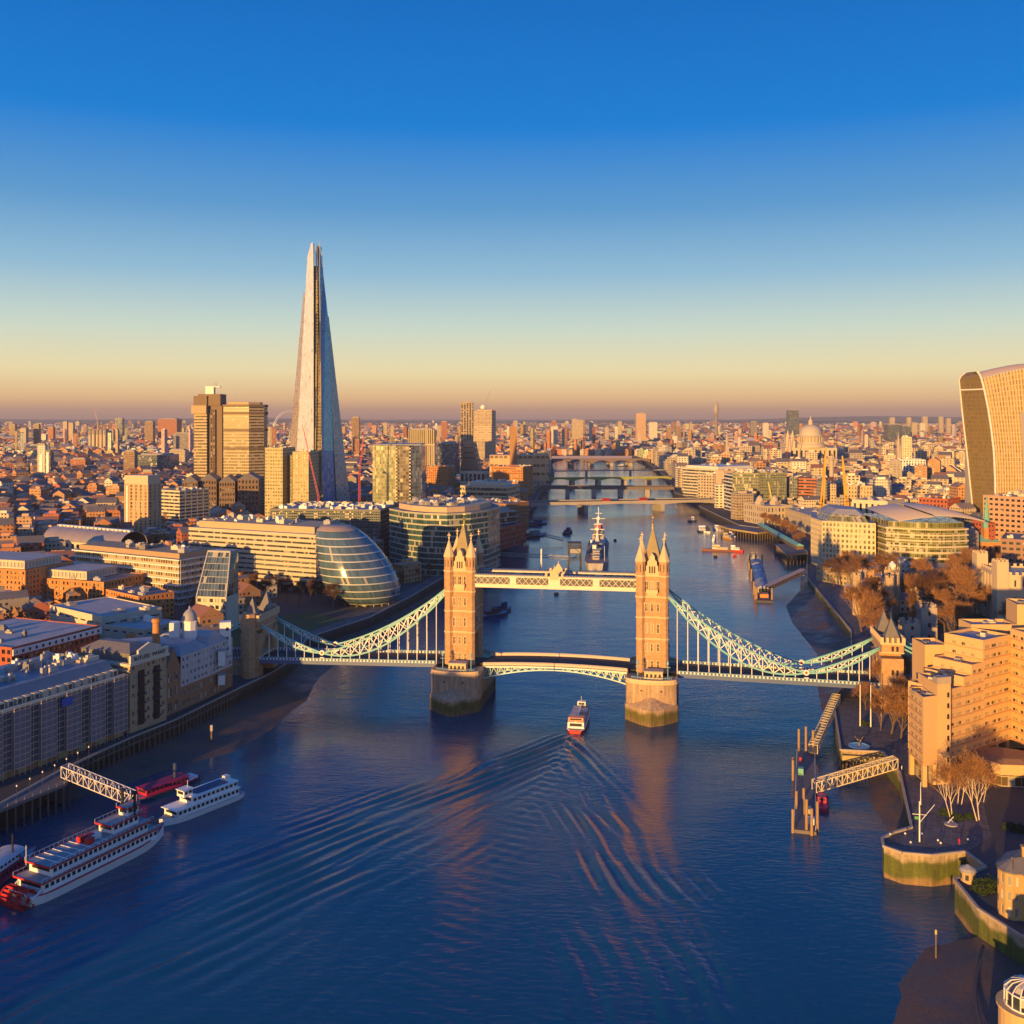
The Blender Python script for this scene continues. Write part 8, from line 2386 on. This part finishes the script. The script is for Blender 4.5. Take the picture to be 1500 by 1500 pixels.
for px, py, lab in ((901, 792, 'black mooring buoy in mid river right of the warship'), (815, 871, 'brown mooring buoy under the high walkway'), (1048, 816, 'dark mooring buoy below the rust-red boat'), (1076, 815, 'orange mooring buoy below the scarlet-hulled boat'), (963, 735, 'dark buoy by the concrete bridge')):
    x, y, _ = at(px, py, 0); o = thing('buoy', lab, 'buoy', (x, y, 0)); b = MB(); b.sm = True; b.lathe(0, 0, [(.9, -.4), (1.7, .2), (1.7, .9), (.9, 1.5), (.2, 1.6)], 12); b.build('float', RED if 'orange' in lab else BLACK, o); b = MB(); b.tube((0, 0, 1.5), (0, 0, 2.6), .12); b.build('ring_post', STEEL, o)
# offshore beacon by the left beach
x, y, _ = at(310, 1090, 0); o = thing('beacon_post', 'grey beacon post at the tip of the dark left beach', 'post', (x, y, 0)); b = MB(); b.tube((0, 0, -2), (0, 0, 5), .35); b.build('post', TIMBER, o); b = MB(); b.box(0, 0, 5, .9, .9, 2.2); b.build('beacon_head', CONC, o)

# ================================================================== trees
def tree_proto(name, label, kind, h, spread, n_twig, seed, bark, twig, trunks=1, tw=.16, lean=0.0, round_=.9):
    rr = random.Random(seed)
    o = thing(name, label, 'tree', (0, 0, -500))
    tk, cr_ = MB(), MB()
    tips = []

    def grow(p, d, L, r, lvl):
        q = p + d * L
        (tk if lvl < 3 else cr_).tube(p, q, r, r * .68, 5 if lvl < 2 else 3, False)
        if lvl >= 4:
            tips.append((q, d)); return
        n = 3 if lvl < 3 else 2
        for k in range(n + (lvl == 0)):
            a = 2 * pi * (k + rr.random()) / (n + (lvl == 0)); t = rr.uniform(.45, .95) * spread * (.3 if k == 0 else 1)
            u = d.orthogonal().normalized(); v = d.cross(u)
            nd = (d + (u * math.cos(a) + v * math.sin(a)) * t + Vector((0, 0, .18))).normalized()
            s = 1.0 if k == 0 else rr.uniform(.45, 1.0)
            grow(p + d * L * s, nd, L * rr.uniform(.62, .82), r * .55, lvl + 1)
    for t in range(trunks):
        base = Vector((rr.uniform(-.5, .5), rr.uniform(-.5, .5), 0)) * (trunks > 1) * 1.6
        grow(base, Vector((rr.uniform(-.12, .12) * (1 + trunks), rr.uniform(-.12, .12), 1)).normalized(), h * .33, h * (.022 if trunks == 1 else .012), 0)
    for k in range(n_twig):
        q, d = tips[rr.randrange(len(tips))]
        w = Vector((rr.gauss(0, 1), rr.gauss(0, 1), rr.gauss(.25, 1))).normalized()
        nd = (d * .9 + w * .9).normalized()
        p = q + w * rr.random() * h * .05
        e = p + nd * h * rr.uniform(.06, .15)
        s = nd.cross(Vector((rr.random(), rr.random(), rr.random()))).normalized() * tw
        cr_.face([p - s, p + s, e]); 
        m_ = (p + e) / 2; e2 = m_ + (nd + w.cross(nd) * .9).normalized() * h * .05
        cr_.face([m_ - s * .7, m_ + s * .7, e2])
    tk.build('trunk', bark, o); cr_.build('crown', twig, o)
    return o


PROTO = [tree_proto('bare_tree', 'x', 0, 15, .72, 2100, 3, BARK, TWIG, tw=.05), tree_proto('bare_tree', 'x', 0, 14, .82, 2100, 5, BARK, TWIG, tw=.05), tree_proto('bare_tree', 'x', 0, 16, .62, 2000, 8, BARK, TWIGD, tw=.05),
         tree_proto('birch_tree', 'x', 0, 13, .6, 1500, 9, BIRCHM, TWIG, 2, .04)]


def bush_proto():
    o = thing('evergreen_bush', 'x', 'bush', (0, 0, -500)); rr = random.Random(4); b = MB()
    for k in range(1500):
        w = Vector((rr.gauss(0, 1), rr.gauss(0, 1), abs(rr.gauss(0, .9)))).normalized(); p = Vector((w.x * 2.2, w.y * 2.2, w.z * 2.4)) * rr.uniform(.6, 1.05) * (1 + .25 * math.sin(w.x * 5) * math.cos(w.y * 4))
        a, c_ = Vector((rr.gauss(0, 1), rr.gauss(0, 1), rr.gauss(0, 1))).normalized() * .3, Vector((rr.gauss(0, 1), rr.gauss(0, 1), rr.gauss(0, 1))).normalized() * .3
        b.face([p - a, p + c_, p + a])
    b.build('foliage', EVERG, o); t = MB(); t.tube((0, 0, -.2), (0, 0, 1.6), .2, .1); t.build('stem', BARK, o)
    return o


BUSH = bush_proto()
TREES = [  # px, ground row, height, prototype, label
    (1249, 868, 17, 0, 'round brown bare tree left of the waterside gatehouse'), (1232, 858, 14, 2, 'dark bare tree by the castle pier gate'), (1222, 862, 13, 2, 'smaller dark bare tree at the pier gate, riverside one'),
    (1262, 925, 20, 1, 'big round bare tree on the wharf below the gatehouse'), (1278, 940, 18, 0, 'second big bare tree on the wharf, right of the first'), (1297, 925, 14, 2, 'bare tree behind the right abutment tower'),
    (1344, 895, 17, 1, 'bare tree in the castle garden left of the tall thin tower'), (1330, 892, 14, 0, 'smaller bare tree beside the castle garden lawn'), (1362, 898, 15, 2, 'dark ivy-clad tree right of the tall thin tower'), (1371, 905, 17, 2, 'second dark ivy-clad tree right of the tall thin tower'),
    (1412, 922, 24, 1, 'largest bare tree, orange-brown, in the moat above the hotel'), (1392, 890, 17, 0, 'bare tree behind the largest tree, left side'), (1432, 895, 19, 0, 'bare tree behind the largest tree, right side'), (1450, 880, 18, 1, 'bare tree in front of the great keep'), (1468, 890, 16, 0, 'bare tree near the foot of the keep, rightmost'),
    (1398, 862, 17, 1, 'bare tree among the castle houses, left of the keep'), (1418, 858, 18, 0, 'tall bare tree left of the keep behind the castle houses'), (1440, 845, 16, 1, 'bare tree by the square pale castle tower'), (1380, 870, 14, 0, 'bare tree in front of the castle house row'),
    (1318, 815, 22, 1, 'tall russet bare tree in front of the bowed office'), (1422, 812, 16, 1, 'bare tree at the right end of the bowed office'), (1310, 822, 14, 0, 'small bare tree at the left foot of the bowed office'),
    (1300, 1030, 15, 1, 'bare tree beside the right abutment tower, nearest'), (1312, 1020, 14, 0, 'bare tree beside the right abutment tower, second'), (1325, 1010, 13, 1, 'bare tree beside the right abutment tower, third'), (1268, 1040, 10, 0, 'small bare tree in the garden left of the flagpoles'), (1306, 1075, 15, 1, 'wide bare tree right of the flagpoles'), (1320, 1082, 14, 0, 'bare tree against the hotel west wing'), (1290, 1070, 9, 2, 'low bare tree behind the flagpoles'), (1322, 1055, 14, 1, 'bare tree behind the hotel west wing'),
    (1392, 1197, 14, 3, 'white-stemmed birch left of the pair by the hotel terrace'), (1431, 1202, 15, 3, 'white-stemmed birch right of the pair by the hotel terrace'), (1407, 1180, 12, 3, 'slim birch behind the birch pair'), (1440, 1175, 11, 3, 'thin young birch in front of the hotel pavilion'),
    (1120, 770, 13, 0, 'bare quayside tree left end of the row before the customs building'), (1128, 773, 14, 1, 'second bare quayside tree before the customs building'), (1136, 777, 14, 0, 'third bare quayside tree before the customs building'), (1144, 782, 14, 1, 'fourth bare quayside tree before the customs building'), (1152, 787, 14, 0, 'fifth bare quayside tree before the customs building'), (1161, 793, 14, 1, 'sixth bare quayside tree before the customs building'), (1172, 801, 13, 0, 'last bare quayside tree, beside the cornered office'),
]
for i in range(11):
    TREES.append((352 + i * 17, 868 + (i % 3) * 7 + i * 1.5, 11 + i % 3, 2, f'dark bare park tree in shade below the banded office, {["first","second","third","fourth","fifth","sixth","seventh","eighth","ninth","tenth","last"][i]} from the left'))
for i, (px, py) in enumerate(((640, 848), (662, 838), (690, 822), (712, 812), (735, 803), (600, 862), (618, 855))):
    TREES.append((px - 12, py - 4, 8, 2, f'small dark riverside tree on the shaded walk, {["third","fourth","fifth","sixth","last","first","second"][i]} from the glass egg'))
for i, (px, py, h) in enumerate(((50, 758, 16), (62, 752, 14), (95, 742, 18), (105, 748, 16), (118, 738, 15), (130, 716, 14), (150, 706, 14), (165, 703, 13), (30, 700, 15), (230, 726, 14), (480, 752, 10), (15, 820, 11), (75, 812, 9))):
    TREES.append((px, py, h, i % 3, ['rust-brown bare tree in the left middle distance, leftmost', 'rust-brown bare tree right beside the leftmost one', 'tall rust-brown tree below the pale tower', 'tree right beside the tall rust-brown tree', 'bare tree at the right of the rust-brown clump', 'far bare tree below the brick tower', 'far bare tree left of the slab blocks', 'far bare tree right at the slab blocks', 'bare tree below the pale white terrace on the left', 'bare tree right of the slim brown tower', 'small tree on the roofs left of the glass spire foot', 'bare tree by the viaduct at the left edge', 'small tree below the vaulted hall end'][i]))
HG_ = [15, 14, 16, 13]
for i, ((px, py, k), lab) in enumerate(zip([(1240, 846, 0), (1256, 852, 1), (1272, 905, 2), (1284, 955, 0), (1338, 920, 2), (1350, 935, 1), (1384, 925, 1), (1400, 940, 0), (1428, 910, 1), (1446, 905, 0), (1462, 912, 1), (1455, 862, 0), (1410, 878, 2), (1370, 882, 1), (1348, 868, 0), (1296, 862, 1), (1478, 935, 0)], ['bare tree above the gabled kiosks, far left of the castle trees', 'bare tree between the gatehouse and the gabled kiosks', 'dark bare tree hugging the right side of the gatehouse', 'lowest bare tree on the wharf, nearest the bridge chains', 'dark bare tree at the foot of the ruined castle tower', 'bare tree beside the ruined castle tower, on its right', 'bare tree just left of the largest moat tree', 'bare tree directly in front of the largest moat tree', 'bare tree just right of the largest moat tree', 'bare tree below the great keep, left one of three', 'bare tree below the great keep, middle one of three', 'bare tree behind the square pale castle tower', 'dark bare tree in the middle of the castle green', 'bare tree on the castle green, right beside the dark one', 'bare tree in front of the fourth gabled castle house', 'bare tree beside the white-cupola bell tower', 'bare tree at the right edge just above the hotel roofs'])):
    TREES.append((px, py, 14 + i % 4, k, lab))
used = set()
for px, py, h, k, lab in TREES:
    x, y, _ = at(px, py)
    s = h / HG_[k] * (1.35 if px > 1200 and 800 < py < 970 else 1.1)
    rz = random.uniform(0, 6.28)
    grp = 'silver birches by the hotel' if k == 3 else 'bare winter trees'
    if k not in used:
        used.add(k); t = PROTO[k]; t.location = (x, y, GZ); t.rotation_euler.z = rz; t.scale = (s, s, s); t['label'] = lab; t['group'] = grp
    else:
        w = random.uniform(.9, 1.2)
        dup(PROTO[k], (x, y, GZ), rz, lab, (s * w, s * w, s * random.uniform(.95, 1.15)), grp)
for i, (px, py, s, lab) in enumerate(((1440, 1305, 1.1, 'dark green bush between summerhouse and bow-fronted house'), (1448, 1300, 1.0, 'second green bush against the bow-fronted house'), (1384, 1193, .7, 'low green bush at the foot of the left birch'), (1402, 1200, .7, 'low green bush between the birch pair'), (1420, 1198, .6, 'low green bush left of the right birch'), (1480, 1215, .8, 'clipped dark hedge bush right of the terrace, near one'), (1495, 1218, .8, 'clipped dark hedge bush at the right edge'), (1265, 1062, .7, 'green bush by the left flagpole'), (1285, 1030, .8, 'green bush under the deck by the abutment'))):
    x, y, _ = at(px, py)
    if i == 0: BUSH.location = (x, y, GZ); BUSH.scale = (s,) * 3; BUSH['label'] = lab; BUSH['group'] = 'evergreen bushes'
    else: dup(BUSH, (x, y, GZ), i * 1.3, lab, (s * 1.15, s, s), 'evergreen bushes')

# ================================================================== the town between the landmarks
CITY = facade('town walls', None, (.05, .045, .045), 3.0, 3.2, .48, .46, attr=True)
CITYF = facade('far town walls', None, (.07, .06, .06), 5.0, 3.6, .6, .5, attr=True, grough=.4)
TRIM = facade('town roofs', None, (.05, .05, .05), 3, 3, 0, 0, attr=True)
WALLS = [((.46, .24, .11), 'brown brick'), ((.52, .22, .09), 'orange brick'), ((.42, .13, .07), 'red brick'), ((.62, .52, .36), 'cream'), ((.72, .66, .54), 'off-white'), ((.50, .40, .28), 'sandstone'), ((.34, .30, .27), 'grey'), ((.56, .34, .19), 'tan')]
ROOFS = [((.14, .13, .14), 'dark slate'), ((.30, .28, .29), 'grey felt'), ((.26, .12, .085), 'red tiled'), ((.48, .45, .44), 'pale'), ((.22, .17, .15), 'brown tiled')]


def edge_x(E, y):
    best = None
    for a, b_ in zip(E, E[1:]):
        if min(a[1], b_[1]) <= y <= max(a[1], b_[1]) and abs(a[1] - b_[1]) > .1:
            t = (y - a[1]) / (b_[1] - a[1]); x = a[0] + (b_[0] - a[0]) * t
            best = x if best is None else best
    return best


def on_land(x, y, m=14):
    if y > 3049: return True
    s = edge_x(S_EDGE, y); n = edge_x(N_EDGE, y)
    return x < s - m or x > n + m + (8 if y < 1100 else 0)


def hash_rot(x, y):
    return .5 * math.sin(x * .0031 + 1.3) + .45 * math.sin(y * .0027 + x * .0011)


def block(mb, rb, x, y, w_, d, h, rot, wc, rc, pitched):
    c, s = math.cos(rot), math.sin(rot)
    P = lambda a, b_: (x + c * a - s * b_, y + s * a + c * b_)
    L = [P(-w_ / 2, -d / 2), P(w_ / 2, -d / 2), P(w_ / 2, d / 2), P(-w_ / 2, d / 2)]
    mb.col = wc
    for i in range(4):
        mb.wallq(L[i], L[(i + 1) % 4], GZ, GZ + h, random.random() * 9)
    z = GZ + h
    if pitched:
        rh = min(w_, d) * .32
        along = w_ >= d
        a, b_ = (P(-w_ / 2, 0), P(w_ / 2, 0)) if along else (P(0, -d / 2), P(0, d / 2))
        rb.col = rc
        A, B = a + (z + rh,), b_ + (z + rh,)
        Z = [p + (z,) for p in L]
        if along:
            rb.face([Z[0], Z[1], B, A]); rb.face([Z[2], Z[3], A, B]); mb.face([Z[1], Z[2], B], [(0, 0), (1, 0), (.5, 1)]); mb.face([Z[3], Z[0], A], [(0, 0), (1, 0), (.5, 1)])
        else:
            rb.face([Z[1], Z[2], B, A]); rb.face([Z[3], Z[0], A, B]); mb.face([Z[0], Z[1], A], [(0, 0), (1, 0), (.5, 1)]); mb.face([Z[2], Z[3], B], [(0, 0), (1, 0), (.5, 1)])
    else:
        rb.col = rc
        rb.face([p + (z,) for p in L])
        if w_ > 9 and d > 9:
            q = [P(-w_ * .2, -d * .2), P(w_ * .25, -d * .2), P(w_ * .25, d * .15), P(-w_ * .2, d * .15)]
            rb.col = tuple(min(1, k * 1.3) for k in wc)
            for i in range(4): rb.wallq(q[i], q[(i + 1) % 4], z, z + 2.6)
            rb.col = rc; rb.face([p + (z + 2.6,) for p in q])


LM = [('the slim brown tower', 200, 955), ('the vaulted hall', 120, 840), ('the hospital tower', 330, 1230), ('the pale left-skyline tower', 65, 1790), ('the glass spire', 465, 1150), ('the glass block', 582, 1050), ('the curved green office', 650, 750), ('the chimney museum', 757, 1690), ('the layered cream office', 708, 1250),
      ('the cathedral', 1190, 2050), ('the twin yellow cranes', 1222, 900), ('the curved-roof office', 1355, 740), ('the bulging skyscraper', 1455, 940), ('the green-spired church', 1450, 690), ('the long white river office', 1025, 1460), ('the left orange brick flats', 15, 610), ('the great keep', 1475, 560), ('the white grid office', 1333, 1600), ('the balconied flats', 185, 640), ('the red-ended block', 70, 440)]
rc_ = random.Random(21)
cells = []
y = 440.0
while y < 2700:
    st = 20.5 + (y - 440) * .005
    half = 760 / F * y + 60
    x = -half
    while x < half:
        cells.append((x + rc_.uniform(-4, 4), y + rc_.uniform(-5, 5), st)); x += st
    y += st
near, far = [], []
for (x, y, st) in cells:
    if not on_land(x, y): continue
    if rc_.random() < .06: continue
    w_, d = st * rc_.uniform(.55, .92), st * rc_.uniform(.5, .85)
    r = math.hypot(w_, d) / 2
    if not clear(x - r, y - r, x + r, y + r):
        w_, d = w_ * .5, d * .5; r = math.hypot(w_, d) / 2
        if not clear(x - r, y - r, x + r, y + r): continue
    if 440 < y < 640 and -150 < x < -60: continue
    if x > 150 and y < 680: continue
    if 640 < y < 840 and x / y * F > 668: continue
    if x > 0 and 640 < y < 760 and x < 225: continue
    near.append((x, y, w_, d))
near.sort(key=lambda c: c[1] + .0 * c[0])
seen_lab = {}
n_ind = 0
tail = MB(); tailr = MB()
CAPN = 420
for (x, y, w_, d) in near:
    rot = hash_rot(x, y) + rc_.choice((0, 0, pi / 2))
    south = x < 150 and y < 1600 or x < 60
    pr = rc_.random()
    if south: wi = rc_.choice((0, 0, 1, 1, 2, 3, 5, 7, 4, 6))
    else: wi = rc_.choice((3, 3, 5, 5, 4, 7, 6, 5, 3, 0))
    h = rc_.uniform(8, 15) if south else rc_.uniform(17, 33)
    if y < 800 and not south: h = rc_.uniform(6, 10)
    if rc_.random() < .12: h *= 1.5
    if y > 1300: h = h * 1.1
    pitched = rc_.random() < (.6 if south else .35)
    ri = rc_.choice((0, 2, 4, 0)) if pitched else rc_.choice((1, 1, 3, 0))
    px = 750 + x / y * F
    wc, wn_ = WALLS[wi]; rcx, rn = ROOFS[ri]
    v = rc_.uniform(.8, 1.15); wc = tuple(k * v for k in wc)
    if n_ind >= CAPN or not (-15 < px < 1515) or y > 1500:
        if -40 < px < 1540: block(tail, tailr, x, y, w_, d, h, rot, wc, rcx, pitched)
        continue
    mb, rb = MB(), MB()
    block(mb, rb, x, y, w_, d, h, rot, wc, rcx, pitched)
    lm = min(LM, key=lambda l: math.hypot((750 + x / y * F) - l[1], (y - l[2]) * .35))
    dpx = px - lm[1]; dy = y - lm[2]
    rel = ('behind' if dy > 0 else 'in front of') if abs(dpx) < 28 else ('beyond and ' if dy > 90 else 'nearer and ' if dy < -90 else '') + ('right of' if dpx > 0 else 'left of')
    size = 'tall' if h > 24 else 'low' if h < 11 else 'mid-height'
    foot = 'small' if max(w_, d) < 13 else 'broad' if max(w_, d) > 21 else 'square'
    rn = ('slate-roofed', 'grey-roofed', 'red-roofed', 'pale-roofed', 'brown-tiled')[ri]
    lab = f'{size} {foot} {wn_} {"ridged" if pitched else "flat"} {rn} building {rel} {lm[0]}'
    key = lab
    kind = 'house' if pitched and h < 16 else 'town_building'
    seen_lab[key] = seen_lab.get(key, 0) + 1
    if seen_lab[key] > 1:
        # a look-alike in the same spot joins the mass instead of sharing a label
        block(tail, tailr, x, y, w_, d, h, rot, wc, rcx, pitched); continue
    o = thing(kind, lab, 'house' if kind == 'house' else 'building', (x, y, GZ), 0, 'houses of the old town' if kind == 'house' else 'town buildings between the landmarks')
    for m_ in (mb, rb): m_.v = [(a - x, b_ - y, c_ - GZ) for a, b_, c_ in m_.v]
    mb.build('wall', CITY, o); ro = rb.build('roof', TRIM, o)
    ch = MB(); ch.col = tuple(k * .9 for k in wc)
    for k in range(2 if pitched else 1):
        a = rc_.uniform(-.3, .3) * w_; b_ = rc_.uniform(-.2, .2) * d
        ch.box(math.cos(rot) * a - math.sin(rot) * b_, math.sin(rot) * a + math.cos(rot) * b_, h - .5, 1.2 if pitched else 3.5, 1.0 if pitched else 2.5, 4.0 if pitched else 3.2, rot)
        ch.build('chimney' if pitched else 'roof_plant', TRIM, ro); ch = MB(); ch.col = tuple(k * .9 for k in wc)
    n_ind += 1
# everything farther off reads as one mass of roofs
y = 2720.0
while y < 13500:
    st = 30 + (y - 2700) * .010
    half = 770 / F * y
    x = -half
    while x < half:
        xx, yy = x + rc_.uniform(-.3, .3) * st, y + rc_.uniform(-.35, .35) * st
        if rc_.random() < .82 and on_land(xx, yy) and clear(xx - 8, yy - 8, xx + 8, yy + 8):
            wi = rc_.choice((0, 1, 2, 3, 3, 4, 4, 5, 5, 7)); wc = tuple(k * rc_.uniform(.75, 1.15) for k in WALLS[wi][0]); pitched = rc_.random() < .4
            h = rc_.uniform(9, 26) * (1 + (y - 2700) / 16000)
            if rc_.random() < .025: h = rc_.uniform(36, 85)
            block(tail, tailr, xx, yy, st * rc_.uniform(.4, .85) * (1 if h < 36 else .5), st * rc_.uniform(.3, .7) * (1 if h < 36 else .5), h, hash_rot(xx, yy) + rc_.choice((0, .3, pi / 2)), wc, ROOFS[rc_.choice((0, 1, 0, 2, 3, 4, 4))][0], pitched)
        x += st
    y += st * .9
dc = tail.build('distant_city', CITYF); tag(dc, kind='stuff')
dr = tailr.build('distant_roofs', TRIM); dr.parent = dc
# clumps of bare trees scattered through the far town
dt = MB()
for k in range(2600):
    y = 520 + 7000 * rc_.random() ** 1.7
    x = rc_.uniform(-1, 1) * (770 / F * y)
    if not on_land(x, y, 20) or not clear(x - 6, y - 6, x + 6, y + 6): continue
    if x > 130 and y < 720 or (-160 < x < -50 and y < 680): continue
    r = rc_.uniform(4, 8) * (1 + y / 6000); h = rc_.uniform(9, 17)
    for j in range(26):
        w = Vector((rc_.gauss(0, 1), rc_.gauss(0, 1), rc_.gauss(0, 1))).normalized(); p = Vector((x, y, GZ + h * .62)) + Vector((w.x * r, w.y * r, w.z * h * .36)) * rc_.uniform(.5, 1)
        a, c_ = Vector((rc_.gauss(0, 1), rc_.gauss(0, 1), rc_.gauss(0, 1))) * r * .22, Vector((rc_.gauss(0, 1), rc_.gauss(0, 1), rc_.gauss(0, 1))) * r * .22
        dt.face([p - a, p + c_, p + a])
tag(dt.build('distant_trees', TWIG), kind='stuff')
# low hills on the horizon
hb = MB(); hb.sm = True
N = 120
for row in range(3):
    yy = 15500 + row * 4200; pk = (60, 85, 120)[row]
    for i in range(N):
        f = lambda j: (-20000 + 40000 * j / N, max(30, pk * (.55 + .3 * math.sin(j * .11 + row * 2) + .2 * math.sin(j * .29 + row) + (.35 if j > N * .6 else 0))))
        (xa, ha), (xb, hb_) = f(i), f(i + 1)
        hb.face([(xa, yy - 1600, 6), (xb, yy - 1600, 6), (xb, yy, hb_), (xa, yy, ha)]); hb.face([(xb, yy + 1600, 6), (xa, yy + 1600, 6), (xa, yy, ha), (xb, yy, hb_)])
tag(hb.build('hills', mat('far hills', (.10, .085, .06), .95, .3, .004)), kind='structure')

# unseen blocks added down river, shaped to shade the left bridge pier
hero('unseen_shade_block', 'unseen brick block added on the south quay to shade the left bridge pier', 'warehouse', [(-182, 92), (-168, 92), (-168, 149), (-182, 149)], GZ, 47, BRICK, SLATE, 3.3, 3.2, .4, .5, G_DARK, bits=6, edges=(1, 2))
hero('unseen_shade_block', 'unseen low brick block added down the south quay, kept low for sunlit boats', 'warehouse', [(-290, -160), (-178, -160), (-172, 128), (-280, 130)], GZ, 13, BRICK, SLATE, 3.3, 3.2, .4, .5, G_DARK, bits=6, edges=(1, 2))

# ------------------------------------------------------------------ city air
hz = MB()
hz.prism([(-26000, -700), (26000, -700), (26000, 30000), (-26000, 30000)], -4, 372, None, True)
hm = bpy.data.materials.new('haze'); hm.use_nodes = True
hn, hl = hm.node_tree.nodes, hm.node_tree.links
hn.clear()
ho = hn.new('ShaderNodeOutputMaterial'); hv = hn.new('ShaderNodeVolumePrincipled')
hv.inputs['Color'].default_value = (.56, .58, .72, 1)
hv.inputs['Density'].default_value = HAZE
hv.inputs['Anisotropy'].default_value = 0.0
hl.new(hv.outputs[0], ho.inputs['Volume'])
tag(hz.build('haze', hm), kind='stuff')
